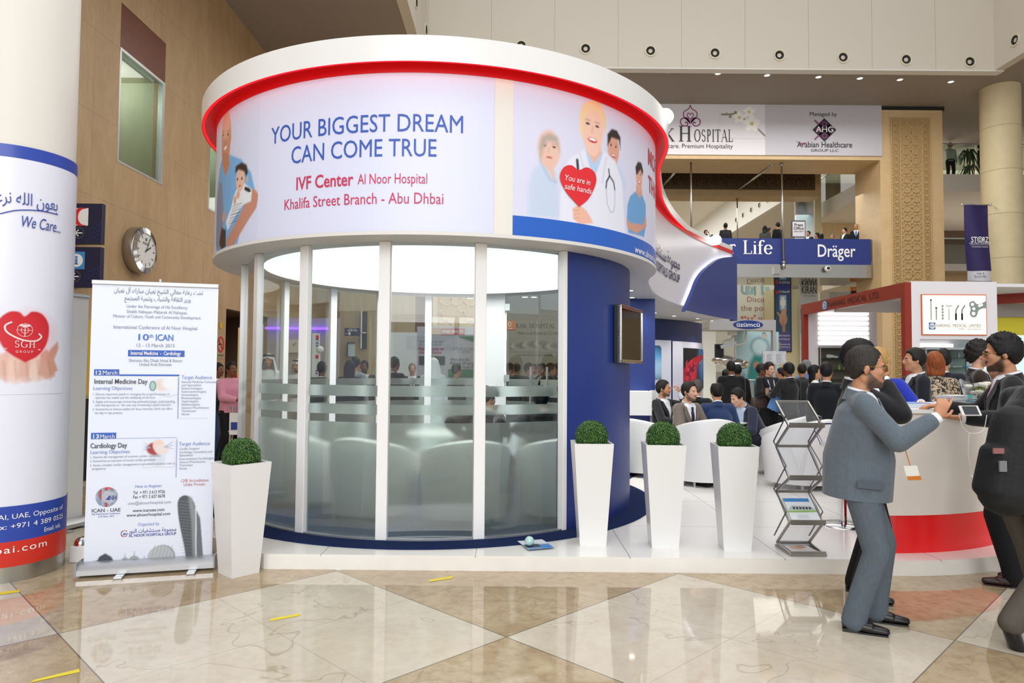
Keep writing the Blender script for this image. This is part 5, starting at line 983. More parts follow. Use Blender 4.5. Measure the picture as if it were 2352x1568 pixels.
for k, (a0, a1, b0, b1) in enumerate([(2, 26, 816, 880), (20, 48, 822, 884), (44, 74, 830, 880), (70, 98, 826, 878), (92, 120, 812, 872)]):
    ar.poly(P2((a0, b0), ((a0 + a1) / 2, b0 - 10), (a1, b0 + 2), (a1 + 6, b1 - 8), ((a0 + a1) / 2, b1), (a0 - 4, b1 - 12)), ('#dcb4a6', '#e6c4b6', '#dbb0a2', '#e8cabc', '#d4a494')[k], .02)
ar.poly(P2((-30, 815), (6, 812), (10, 860), (-20, 880)), '#dcb6a8', .03); ar.poly(P2((104, 824), (116, 800), (132, 784), (134, 800), (124, 826), (132, 850), (116, 862)), '#cf9a86', .02); [ar.line(P2((8 + 26 * k, 830), (12 + 26 * k, 872)), .01, '#b07e6c', .02, .5) for k in range(5)]; ar.grad(ck(60, 905)[1], ck(60, 860)[1], '#e4e6f3', .9)
ar.poly(sp2(P2((57, 832), (14, 806), (-6, 770), (-4, 736), (20, 716), (44, 716), (57, 726), (74, 715), (98, 722), (112, 748), (108, 786), (88, 816), (57, 832)), 6), '#c8202c', .012); ar.ell(*ck(70, 770), .16, .16, '#e0404a', .9, 0, .35)
ar.sheet(fc(.002), 'heart_and_hands_picture', t)
m = MB(); c_ = ck(57, 758); ring2(m, c_[0], c_[1], .047, .05, g_); ring2(m, c_[0], c_[1], .022, .025, g_); stroke2(m, [(c_[0], c_[1] - .05), (c_[0], c_[1] + .05)], .006, g_); stroke2(m, [(c_[0] - .05, c_[1]), (c_[0] + .05, c_[1])], .003, g_); [stroke2(m, sp2([(c_[0], c_[1] + .03), (c_[0] + q_ * .03, c_[1] + .035), (c_[0] + q_ * .045, c_[1] + .02)], 5), [.016] * 6 + [.004] * 5, g_) for q_ in (-1, 1)]
stroke2(m, sp2([ck(28, 739), ck(12, 748), ck(18, 764), ck(50, 780), ck(80, 783), ck(94, 774), ck(88, 766)], 7), .012, g_); stroke2(m, [ck(10, 800), ck(92, 803)], .006, g_); text(m, 'GROUP', g_, ck(56, 808)[0], ck(56, 810)[1], .017, spacing=1.5); s_ = 'SGH'
serif_line(m, 'SGH', g_, ck(33, 797)[0], ck(56, 798)[1], .052); m.build('group_emblem', mat('emblem_pink', '#f0d3d2', .5), t)
# ------------------------------------------------------------------ roll-up banner
def rollup(name, label, P, Q, z0, z1, sheetmat, back=False):
    t = thing(name, label, 'roll-up banner', ((P.x + Q.x) / 2, (P.y + Q.y) / 2, 0)); d = (Q - P).normalized(); nn = Vector((d.y, -d.x, 0)); L = (Q - P).length
    def bxx(mb, u0, u1, w0, w1, a, b_): vs = [P + d * u + nn * w + Vector((0, 0, z)) for z in (a, b_) for u, w in ((u0, w0), (u1, w0), (u1, w1), (u0, w1))]; mb.add(vs, [(0, 3, 2, 1), (4, 5, 6, 7), (0, 1, 5, 4), (1, 2, 6, 5), (2, 3, 7, 6), (3, 0, 4, 7)])
    m = MB(); prof = [(-.07, .02), (-.075, .09), (-.01, .11), (.02, .1), (.06, .08), (.085, .055), (.085, .02)]; vs = [P + d * u + nn * w + Vector((0, 0, z)) for u in (-.02, L + .02) for w, z in prof]; k = len(prof); m.add(vs, [(i, (i + 1) % k, k + (i + 1) % k, k + i) for i in range(k)] + [tuple(range(k)), tuple(range(2 * k - 1, k - 1, -1))]); m.build('base_case', ALU, t, 30)
    for u in (L * .28, L * .82): m = MB(); bxx(m, u, u + .06, -.16, .17, 0, .018); m.build('swivel_foot', ALU, t, bevel=.004)
    m = MB(); bxx(m, .012, L - .012, -.002, 0, z0, z1); m.build('sheet', sheetmat, t); m = MB(); bxx(m, .008, L - .008, -.012, .012, z1 - .005, z1 + .03); m.build('top_rail', ALU, t, bevel=.006); m = MB(); m.tube([P + d * L * .52 - nn * .03 + Vector((0, 0, .05)), P + d * L * .52 - nn * .03 + Vector((0, 0, z1 + .055))], .011, 10); m.build('support_pole', ALU, t)
    for u in (-.022, L + .012): m = MB(); bxx(m, u, u + .01, -.078, .088, .018, .112); m.build('end_cap', mat('grey_plastic', '#9b9da0', .4), t)
    return t, P, d, nn, L
Pb, Qb = on(187, 1322, 0), on(490, 1303, 0); Pb.z = Qb.z = 0
t, P, d, nn, L = rollup('rollup_banner', 'blue and white conference roll-up banner beside the wrapped column', Pb, Qb, .1, 2.228, mat('rollup_white', '#e2e9f8', .4)); Lw = L; BT = 2.17
def fbn(l): return lambda u, v: P + d * u + nn * l + Vector((0, 0, v))
# sheet coordinates: the photograph's column and row turned into metres on the banner
_n3 = nn
def bk(px, py): r_ = ray(px, py); k_ = (P - Vector((0, 0, 0))).dot(_n3) / Vector((r_.x, r_.y, 0)).dot(_n3); q_ = Vector((r_.x * k_, k_, 0)); return (q_ - P).dot(d), CAMZ + r_.z * k_
f4, f5 = fbn(.003), fbn(.005); _X = lambda px, py: bk(px, py)
def bl_(mb, s, px0, px1, py, ph, align='c', bold=0.0, mi=0, px=None):
    a, b_ = bk(px0, py), bk(px1, py); h_ = bk((px0 + px1) / 2, py - ph)[1] - bk((px0 + px1) / 2, py)[1]; text(mb, s, f5, (a[0] + b_[0]) / 2, (a[1] + b_[1]) / 2, h_, w=b_[0] - a[0], bold=bold, mi=mi)
m = MB(); bl_(m, arabic('تحت رعاية معالي الشيخ نهيان مبارك آل نهيان'), 262, 466, 674, 10); bl_(m, arabic('وزير الثقافة والشباب وتنمية المجتمع'), 286, 438, 691, 10); m.build('arabic_lettering', mat('arabic_grey', '#767c8c', .5), t)
m = MB()
for s, a, b_, y_, h_ in (('Under the Patronage of His Excellency', 291, 431, 708, 7), ('Sheikh Nahayan Mabarak Al Nahayan,', 291, 431, 720, 7), ('Minister of Culture, Youth and Community Development', 260, 461, 731, 7), ('International Conference of Al Noor Hospital', 261, 453, 756, 8), ('12 - 13 March 2015', 314, 401, 797, 8), ('Sheraton Abu Dhabi Hotel & Resort', 296, 419, 831, 7), ('United Arab Emirates', 320, 394, 840, 7), ('cme@alnoorhospital.com', 294, 393, 1157, 7)): bl_(m, s, a, b_, y_, h_)
tx = [('1. Discuss important pearls in managing the pregnant woman to', 214, 390, 907), ('optimize her health and the wellbeing of the fetus', 219, 357, 915), ('2. Apply and encourage connecting pathophysiologic understanding', 213, 402, 924), ('with therapeutics as  the only way of attaining a good outcome', 218, 392, 932), ('3. Summarize an intense update for busy internists which can affect', 213, 396, 941), ('the day to day practice.', 218, 282, 950), ('1. Desribe the management of common cardiac conditions.', 208, 370, 1050), ('2. Summarize an overview of recent cardiac guidelines.', 207, 358, 1059), ('3. Assess complex cardiac management in specialized scenarios such as', 207, 402, 1068), ('pregnancy', 212, 243, 1078)]
tx += [(s, 417, 417 + int(len(s) * 3.0), 879 + 7.4 * k) for k, s in enumerate(['Internal Medicine Consultants', 'and Specialists', 'Endocrinologists', 'Gastroenterologists', 'Immunologists', 'Rheumatologists', 'Nephrologists', 'Diabetologists', 'General Practitioners', 'Technicians', 'Nurses'])]
tx += [(s, 412, 412 + int(len(s) * 2.9), 1032 + 7.6 * k) for k, s in enumerate(['Cardiac Surgeons', 'Cardiology Consultants and', 'Specialists', 'Interventional Cardiologists', 'General Practitioners', 'Technicians', 'Nurses'])]
for s, a, b_, y_ in tx: bl_(m, s, a, b_, y_, 5)
m.build('grey_lettering', mat('text_grey', '#8d94a6', .5), t)
m = MB(); bl_(m, '10', 318, 342, 781, 14, bold=.025); bl_(m, 'th', 343, 352, 775, 8, bold=.01); bl_(m, 'ICAN', 358, 398, 782, 14, bold=.025); m.build('headline_lettering', mat('head_blue', '#4374c8', .5), t)
m = MB(); bl_(m, 'Learning Objectives', 215, 304, 895, 8); bl_(m, 'Learning Objectives', 208, 298, 1041, 8); bl_(m, 'Target Audience', 417, 487, 870, 8); bl_(m, 'Target Audience', 411, 482, 1022, 8); bl_(m, 'How to Register', 311, 372, 1119, 7); bl_(m, 'Organized by', 317, 366, 1206, 7); m.build('soft_blue_lettering', INKLB, t)
m = MB(); bl_(m, 'Internal Medicine Day', 217, 339, 881, 11, bold=.02); bl_(m, 'Cardiology Day', 208, 292, 1028, 11, bold=.02); bl_(m, 'Tel  + 971 2 613 9726', 306, 379, 1133, 7, bold=.02); bl_(m, 'Fax + 971 2 627 0678', 306, 379, 1143, 7, bold=.02); bl_(m, 'www.icanuae.com', 305, 378, 1174, 7, bold=.02); bl_(m, 'www.alnoorhospital.com', 291, 391, 1184, 7, bold=.02); bl_(m, 'ICAN - UAE', 211, 277, 1175, 8, bold=.03); m.build('dark_lettering', mat('text_dark', '#4b4f57', .5), t)
m = MB(); bl_(m, 'CME Accreditation', 416, 479, 1106, 7); bl_(m, 'Under Process', 422, 471, 1115, 7); m.build('red_lettering', mat('text_rose', '#c07a80', .5), t)
m = MB()
def quad(px0, py0, px1, py1, f=f4): a, b_ = bk(px0, py1), bk(px1, py0); rect(m, a[0], a[1], b_[0], b_[1], f)
quad(294, 805, 424, 818); quad(216, 848, 274, 862); quad(274, 860, 412, 863); quad(209, 993, 267, 1008); quad(267, 1004, 407, 1007); m.build('blue_boxes', mat('box_blue', '#3561bd', .5), t)
m = MB(); f5b = fbn(.008); 
for s, a, b_, y_, h_, bo in (('Internal Medicine  -  Cardiology', 301, 416, 815, 8, .03), ('12', 221, 234, 860, 9, .03), ('March', 237, 270, 860, 9, 0), ('13', 215, 228, 1006, 9, .03), ('March', 231, 264, 1006, 9, 0)): bl_(m, s, a, b_, y_, h_, bold=bo)
m.xform(Matrix.Translation(nn * .004)); m.build('white_lettering', INKW, t)
m = MB(); quad(409, 866, 410, 961); quad(410, 960, 478, 961); quad(405, 1008, 406, 1096); m.build('hairlines', INKLB, t)
m = MB(); bl_(m, '10th International Conference', 211, 276, 1181, 4); bl_(m, 'of Al Noor, 2015', 226, 262, 1187, 4); bl_(m, arabic('مجموعة مستشفيات النور'), 296, 405, 1221, 9, bold=.01); bl_(m, 'AL NOOR HOSPITALS GROUP', 296, 405, 1230, 6, bold=.03); m.build('navy_lettering', mat('text_navy', '#39479a', .5), t)
ar = Art(bk(214, 1140)[0], bk(245, 1168)[1], bk(274, 1140)[0], bk(245, 1116)[1], 420, '#e0e7f7'); c_ = bk(245, 1141); r_ = bk(270, 1141)[0] - c_[0]; ar.ell(c_[0], c_[1], r_, r_, '#8fbde8', .05); ar.poly([(c_[0] + a * r_, c_[1] + b_ * r_) for a, b_ in sp2([(.75, .62), (.3, .98), (-.4, .88), (-.88, .3), (-.62, -.1), (-.35, -.5), (-.1, -.95), (.2, -.9), (.25, -.7), (-.3, -.4), (-.45, .2), (-.1, .62), (.4, .72)], 4)], '#d2343c', .006); ar.poly([(c_[0] + a * r_, c_[1] + b_ * r_) for a, b_ in sp2([(.6, .45), (-.1, .6), (-.42, .15), (-.3, -.35), (.3, -.62), (.75, -.3), (.85, .2)], 4)], '#eef2fb', .006); ar.sheet(f4, 'globe_emblem', t, keep=lambda x, y: math.hypot(x - c_[0], y - c_[1]) < r_ * 1.04)
m = MB(); bl_(m, 'NH', 252, 267, 1147, 10, bold=.02); shape(m, [bk(243, 1147), bk(252, 1147), bk(252, 1137)], f5); bl_(m, 'NH', 286, 294, 1228, 5, bold=.02); shape(m, [bk(282, 1228), bk(286, 1228), bk(286, 1222)], f5); m.xform(Matrix.Translation(nn * .002)); m.build('monogram', mat('mono_navy', '#3a4aa0', .5), t)
m = MB(); c_ = bk(286, 1225); r_ = bk(295, 1225)[0] - c_[0]; ring2(m, c_[0], c_[1], r_ * .72, r_, f4, 40, 320); m.build('crescent', RED, t)
# skyline at the foot of the banner
ar = Art(bk(196, 1290)[0], bk(340, 1304)[1], bk(484, 1290)[0], bk(340, 1118)[1], 190, '#e2e8f7'); Q_ = lambda *q: [bk(a, b_) for a, b_ in q]
ar.poly(sp2(Q_((428, 1300), (424, 1260), (412, 1200), (408, 1160), (412, 1144), (424, 1137), (438, 1142), (448, 1160), (450, 1180), (450, 1300)), 5), '#565b61', .008); ar.poly(Q_((433, 1140), (441, 1142), (449, 1170), (449, 1290), (444, 1290), (440, 1200)), '#9aa0a6', .02, .8); [ar.line(Q_((410 + k * .5, 1150 + k * 7), (449, 1154 + k * 7)), .004, '#8d9298', .004, .6) for k in range(20)]
ar.poly(Q_((451, 1170), (460, 1190), (464, 1240), (468, 1300), (451, 1300)), '#70757b', .008); ar.line(Q_((450, 1164), (450, 1300)), .008, '#dfe4ea', .004)
c_ = bk(369, 1280); r_ = bk(401, 1280)[0] - c_[0]; ar.ell(c_[0] + .1 * r_, c_[1], r_ * .95, r_ * .98, '#8f9499', .04); ar.ell(c_[0], c_[1], r_ * .95, r_ * .95, '#b9bec2', .04); [ar.line(Q_((344 + k * 8, 1300), (356 + k * 8, 1252)), .004, '#878c92', .004, .7) for k in range(6)]
for px_, r2 in ((308, 14), (287, 10), (331, 8)): c2 = bk(px_, 1290); rr_ = bk(px_ + r2, 1290)[0] - c2[0]; ar.ell(c2[0], c2[1], rr_, rr_ * 1.15, '#a3a8ad', .06); ar.line([(c2[0], c2[1] + rr_), (c2[0], c2[1] + rr_ * 1.9)], .006, '#a3a8ad', .004)
ar.poly(Q_((206, 1300), (210, 1290), (224, 1286), (228, 1278), (242, 1270), (256, 1278), (262, 1288), (270, 1294), (270, 1300)), '#4a4f55', .01); ar.poly(Q_((400, 1300), (402, 1282), (414, 1276), (424, 1284), (440, 1290), (440, 1300)), '#a9aeb3', .01)
ar.sheet(f4, 'skyline_picture', t)
ar = Art(bk(342, 890)[0], bk(370, 925)[1], bk(408, 890)[0], bk(370, 864)[1], 190, '#e2e8f7'); ar.ell(*bk(374, 884), .07, .045, '#e0d2cc', .5); ar.ell(*bk(392, 880), .06, .05, '#e8ecf4', .6); ar.ell(*bk(351, 886), .024, .04, '#4f7f78', .2); ar.ell(*bk(351, 886), .017, .032, '#a9cbc4', .2); ar.line(Q_((352, 896), (360, 906), (390, 911), (407, 906)), .005, '#b9c4d0'); ar.sheet(f4, 'stethoscope_picture', t)
ar = Art(bk(328, 1040)[0], bk(370, 1072)[1], bk(402, 1040)[0], bk(370, 1009)[1], 190, '#e2e8f7'); ar.ell(*bk(362, 1052), .055, .075, '#d3dcea', .4); ar.ell(*bk(356, 1030), .06, .05, '#a8444a', .3); ar.ell(*bk(364, 1022), .04, .05, '#ead0c6', .3); ar.ell(*bk(372, 1032), .05, .04, '#e3d8d6', .3); [ar.line(Q_((345, 1028), (334 - k * 2, 1018 + k * 7)), .005, '#9aa6bd') for k in range(3)]; [ar.line(Q_((378, 1026), (398, 1014 + k * 8)), .005, '#9aa6bd') for k in range(3)]; ar.sheet(f4, 'heart_picture', t)
# second roll-up, seen from behind, and things between column and banner
Pq, Qq = on(100, 1228, 0), on(190, 1206, 0); Pq.z = Qq.z = 0
rollup('rollup_banner', 'plain white roll-up banner half hidden behind the wrapped column', Pq, Qq, .1, zat(172, 684, Qq.y), mat('rollup_back', '#dcdcda', .6))
t = thing('tea_light_holder', 'small white box with a steel dome behind the foot of the roll-up banner', 'container', on(180, 1292, 0)); q = on(178, 1292, 0); m = MB(); m.box((q.x - .07, q.y, 0), (q.x + .05, q.y + .12, .13)); m.build('box', WHITE, t, bevel=.006); m = MB(); m.ball((q.x - .01, q.y + .06, .13), (.055, .055, .07), 16); m.build('dome', CHROME, t, 180)
# ------------------------------------------------------------------ signs and clock on the stone wall
SGY = 12.4; NAVY = mat('sign_navy', '#15183f', .4)
for i, (pa, pb) in enumerate(((467, 560), (567, 660))):
    za, zb_ = zat(190, pb, SGY), zat(190, pa, SGY); t = thing('wall_sign', 'dark blue sign with a white crescent square projecting from the stone wall' if i == 0 else 'dark blue information sign projecting from the stone wall', 'sign', (WX, SGY, za)); xr = xat(224, SGY)
    m = MB(); m.box((WX - .25, SGY, za), (xr, SGY + .1, zb_)); m.build('board', NAVY, t, bevel=.005); fsn = plane_fn((0, SGY - .004, 0), (1, 0, 0)); fsn2 = plane_fn((0, SGY - .008, 0), (1, 0, 0)); fsn3 = plane_fn((0, SGY - .012, 0), (1, 0, 0)); sx = lambda p: xat(p, SGY); sz = lambda p: zat(190, p, SGY)
    m = MB(); rect(m, sx(140), sz(pa + 51), sx(192 if i == 0 else 187), sz(pa + 11), fsn); m.build('square', INKW if i == 0 else mat('info_blue', '#3f8fd0', .5), t)
    m = MB(); c_ = (sx(176), sz(pa + 31))
    if i == 0: shape(m, [(c_[0] + .11 + .17 * math.cos(a), c_[1] + .17 * math.sin(a)) for a in np.radians(np.linspace(70, 290, 24))][::1] + [(c_[0] + .16 + .135 * math.cos(a) * .9, c_[1] + .15 * math.sin(a)) for a in np.radians(np.linspace(285, 75, 24))], lambda u, v: fsn2(u - .1, v)); m.build('crescent', RED, t)
    else:
        c_ = (sx(168), sz(pa + 31)); ring2(m, c_[0], c_[1], 0.001, .12, fsn2); m.build('disc', INKW, t); m = MB(); rect(m, c_[0] - .022, c_[1] - .07, c_[0] + .022, c_[1] + .03, fsn3); rect(m, c_[0] - .04, c_[1] - .075, c_[0] + .04, c_[1] - .06, fsn3); ring2(m, c_[0], c_[1] + .06, .001, .024, fsn3, n=14); m.build('letter', mat('info_blue', '#3f8fd0'), t)
    m = MB(); c_ = (sx(171 if i == 0 else 166), sz(pa + 68)); stroke2(m, [(c_[0] + .07, c_[1]), (c_[0] - .06, c_[1])], .02, fsn2); stroke2(m, [(c_[0], c_[1] + .06), (c_[0] - .06, c_[1]), (c_[0], c_[1] - .06)], .02, fsn2); m.build('arrow', INKW, t); m = MB(); ring2(m, c_[0], c_[1], .095, .1, fsn2); m.build('arrow_ring', mat('ring_brass', '#8b8a6a', .5), t)
    m = MB(); [rect(m, sx(224) - .05 - k * .08, sz(pb - 6) + j * .08 + k * .04, sx(224) - .0 - k * .08, sz(pb - 6) + j * .08 + k * .04 + .012, fsn2) for k in range(3) for j in range(5 - k)]; [rect(m, sx(224) - .05 - k * .08, sz(pb - 6) + j * .08 + k * .04, sx(224) - .038 - k * .08, sz(pb - 6) + j * .08 + k * .04 + .06, fsn2) for k in range(3) for j in range(4 - k)]; m.build('pattern', mat('sign_pattern', '#1f3a78', .5), t)
KYc = 8.0 * F / (1176 - 303); c_ = Vector((WX, KYc, zat(303, 575, KYc))); R_ = .49
t = thing('wall_clock', 'round silver clock with fluted bezel on the stone wall', 'clock', c_); Mx = Matrix.Translation(c_) @ Matrix.Rotation(PI / 2, 4, 'Y')      # local +Z points into the hall, local -X up
m = MB(); m.lathe([(R_ * .97, 0), (R_, .02), (R_, .2), (R_ * .97, .22)], n=60); m.xform(Mx); m.build('case', STEEL, t, 50)
m = MB(); nf = 120
for i in range(nf):
    a0, a1 = 2 * PI * i / nf, 2 * PI * (i + 1) / nf; am = (a0 + a1) / 2; pt = lambda r, a, z: (r * math.cos(a), r * math.sin(a), z); m.add([pt(R_ * .97, a0, .22), pt(R_ * .97, a1, .22), pt(R_ * .74, a1, .25), pt(R_ * .74, a0, .25), pt(R_ * .97, am, .235), pt(R_ * .74, am, .262)], [(0, 4, 5, 3), (4, 1, 2, 5)])
m.xform(Mx); m.build('fluted_bezel', CHROME, t); m = MB(); m.lathe([(0, .235), (R_ * .75, .235), (R_ * .75, .25)], n=48); m.xform(Mx); m.build('dial', mat('dial_white', '#e4e4e2', .35), t, 30)
fk = lambda l: (lambda u, v: Vector((WX + .24 + l, KYc + u, c_.z + v))); m = MB()
for k in range(12):
    a = 2 * PI * k / 12
    if k: stroke2(m, [(.27 * math.sin(a), .27 * math.cos(a)), (.34 * math.sin(a), .34 * math.cos(a))], .018, fk(.0))
m.build('hour_marks', INKK, t); m = MB(); text(m, 'ROLEX', fk(.0), 0, .12, .055, bold=.01); [stroke2(m, [(-.03 + .015 * k, .22), (-.04 + .02 * k, .27)], .008, fk(0)) for k in range(5)]; rect(m, -.03, .205, .03, .22, fk(0)); m.build('dial_lettering', INKK, t)
for a_, L_, w_ in ((math.radians(62), .2, .026), (math.radians(28), .3, .018)): m = MB(); stroke2(m, [(-.05 * math.sin(a_), -.05 * math.cos(a_)), (L_ * math.sin(a_), L_ * math.cos(a_))], w_, fk(.012)); m.build('hand', INKK, t)
nx_ = 7.98 * F / (1176 - 507); t = thing('no_smoking_sign', 'small no smoking sign on the stone wall beside the doorway', 'sign', (WX, nx_, zat(507, 795, nx_))); fz_ = zat(507, 793, nx_); fq = lambda l: (lambda u, v: Vector((WX + l, nx_ + u, fz_ + v))); m = MB(); rect(m, -.28, -.36, .28, .3, fq(.01)); m.build('plate', mat('plate_tan', '#b79d76', .5), t); m = MB(); ring2(m, 0, .03, .17, .22, fq(.02)); stroke2(m, [(-.13, .16), (.13, -.1)], .04, fq(.02)); m.build('red_ring', RED, t); m = MB(); rect(m, -.13, .01, .1, .05, fq(.015)); text(m, 'NO SMOKING', fq(.02), 0, -.3, .06, w=.4); m.build('cigarette', INKK, t); m = MB(); ring2(m, 0, .55, .001, .1, fq(.012)); m.build('yellow_dot', mat('yellow_dot', '#d9a72a', .5), t)
# ------------------------------------------------------------------ people
def ecap(mb, p, rp, q, rq, side=(1, 0, 0), n=16, mi=0):     # tapered limb or trunk piece with rounded ends; r = number or (side radius, depth radius)
    p, q = Vector(p), Vector(q); rp = rp if isinstance(rp, tuple) else (rp, rp); rq = rq if isinstance(rq, tuple) else (rq, rq)
    d = q - p
    if d.length < 1e-5: d = Vector((0, 0, 1e-4))
    d.normalize(); a = Vector(side); a = a - d * a.dot(d)
    if a.length < .05: a = Vector((0, 1, 0)) - d * d.y
    a.normalize(); b = d.cross(a); rings = []
    for t in (-1.0, -.8, -.45, 0.0): rings.append((p + d * (t * min(rp)), tuple(r * math.sqrt(max(0, 1 - t * t)) for r in rp)))
    for t in (0.0, .45, .8, 1.0): rings.append((q + d * (t * min(rq)), tuple(r * math.sqrt(max(0, 1 - t * t)) for r in rq)))
    vs = [rings[0][0]]
    for c, r in rings[1:-1]: vs += [c + a * (r[0] * math.cos(2 * PI * k / n)) + b * (r[1] * math.sin(2 * PI * k / n)) for k in range(n)]
    vs.append(rings[-1][0]); e = len(vs) - 1; fs = [(0, 1 + (k + 1) % n, 1 + k) for k in range(n)]
    for i in range(len(rings) - 3): fs += [(1 + i * n + k, 1 + i * n + (k + 1) % n, 1 + (i + 1) * n + (k + 1) % n, 1 + (i + 1) * n + k) for k in range(n)]
    o = 1 + (len(rings) - 3) * n; fs += [(e, o + k, o + (k + 1) % n) for k in range(n)]
    return mb.add(vs, fs, mi)
def vox(mb, name, voxel, mats, parent, iters=5, matfn=None, cuts=(), scale=1.0, label=None, trim=None, ink=None):
    """Joins overlapping shapes into one continuous skin."""
    me = bpy.data.meshes.new('v'); me.from_pydata([tuple(v) for v in mb.v], [], mb.f); o = bpy.data.objects.new('v', me); COL.objects.link(o)
    r = o.modifiers.new('r', 'REMESH'); r.mode = 'VOXEL'; r.voxel_size = voxel; r.adaptivity = 0.0
    s = o.modifiers.new('s', 'SMOOTH'); s.factor = .5; s.iterations = iters
    dg = bpy.context.evaluated_depsgraph_get(); nm = bpy.data.meshes.new_from_object(o.evaluated_get(dg)); bpy.data.objects.remove(o); bpy.data.meshes.remove(me)
    nm.name = name
    if trim is not None:
        bm = bmesh.new(); bm.from_mesh(nm); bmesh.ops.bisect_plane(bm, geom=bm.verts[:] + bm.edges[:] + bm.faces[:], plane_co=trim[0], plane_no=trim[1], clear_outer=True, dist=1e-5); bmesh.ops.holes_fill(bm, edges=[e for e in bm.edges if e.is_boundary]); bm.to_mesh(nm); bm.free()
    if cuts:
        bm = bmesh.new(); bm.from_mesh(nm)
        for co, no in cuts: bmesh.ops.bisect_plane(bm, geom=bm.verts[:] + bm.edges[:] + bm.faces[:], plane_co=co, plane_no=no, dist=1e-5)
        bm.to_mesh(nm); bm.free()
    nm.materials.clear()
    for m in (mats if isinstance(mats, (list, tuple)) else [mats]): nm.materials.append(m)
    if matfn is not None:
        k = len(nm.polygons); c = np.empty(k * 3, np.float32); nm.polygons.foreach_get('center', c); nm.polygons.foreach_set('material_index', matfn(c.reshape(-1, 3)).astype(np.int32))
    if ink is not None:
        k = len(nm.vertices); c = np.empty(k * 3, np.float32); nm.vertices.foreach_get('co', c); a = np.ones((k, 4), np.float32); a[:, :3] = ink(c.reshape(-1, 3)); ca = nm.color_attributes.new('ink', 'FLOAT_COLOR', 'POINT'); ca.data.foreach_set('color', a.ravel())
    if scale != 1.0: nm.transform(Matrix.Scale(scale, 4))
    nm.polygons.foreach_set('use_smooth', [True] * len(nm.polygons)); nm.update()
    ob = bpy.data.objects.new(name, nm); COL.objects.link(ob); ob.parent = parent
    if label: ob['label'] = label
    return ob
def ik(a, c, l1, l2, pole):
    a, c, pole = Vector(a), Vector(c), Vector(pole); d = c - a; L = d.length
    if L > (l1 + l2) * .999: c = a + d * ((l1 + l2) * .999 / L); d = c - a; L = d.length
    x = (l1 * l1 - l2 * l2 + L * L) / (2 * L); h = math.sqrt(max(0, l1 * l1 - x * x)); u = d / L; p = pole - u * pole.dot(u); p.normalize()
    return a + u * x + p * h, c
SKINS = {'fair': '#d9a88e', 'tan': '#bf8a6a', 'olive': '#b07a58', 'brown': '#7a4e36', 'dark': '#4a3024'}
def hand_geo(mb, wrist, d, palm, curl=.5, side=1, thumb=1.0, spread=1.0, fan=0.0):
    """Palm, four unequal bent fingers and a thumb. d: where the hand points, palm: where its palm faces, side: +1 left hand, -1 right."""
    w, d, pn = Vector(wrist), Vector(d).normalized(), Vector(palm); pn = (pn - d * pn.dot(d)).normalized(); s = d.cross(pn) * side      # s: towards the thumb
    k = w + d * .085; ecap(mb, w + d * .01, (.026, .019), w + d * .045, (.038, .017), s); ecap(mb, w + d * .04, (.038, .017), w + d * .082, (.040, .013), s)
    for i, L in enumerate((.073, .082, .077, .060)):
        c = curl[i] if isinstance(curl, (list, tuple)) else curl; b = w + d * (.088 - .004 * abs(i - 1)) + s * ((1.5 - i) * .0195 * spread); dd = (d + s * (1.5 - i) * .09 * spread).normalized(); ang = 0.0; p = b
        for j, f in enumerate((.46, .30, .24)):
            ang += c * (0.75, 1.0, .7)[j]; v = dd * math.cos(ang) + pn * math.sin(ang); q = p + v * L * f; ecap(mb, p, .0095 - j * .0008, q, .0088 - j * .0009, s, 10); p = q
    b = w + d * .028 + s * .034 + pn * .004; v = (d * .62 + s * .75 * thumb + pn * .35).normalized(); q = b + v * .040; ecap(mb, b, .0125, q, .0105, pn, 10); v2 = (d * .92 + s * .22 * thumb + pn * .35).normalized(); ecap(mb, q, .0105, q + v2 * .032, .0085, pn, 10)
def default_arm(sd): return dict(hand=(sd * .235, -.06, .80), pole=(sd * .3, 1, -.1))
_pc = [0]
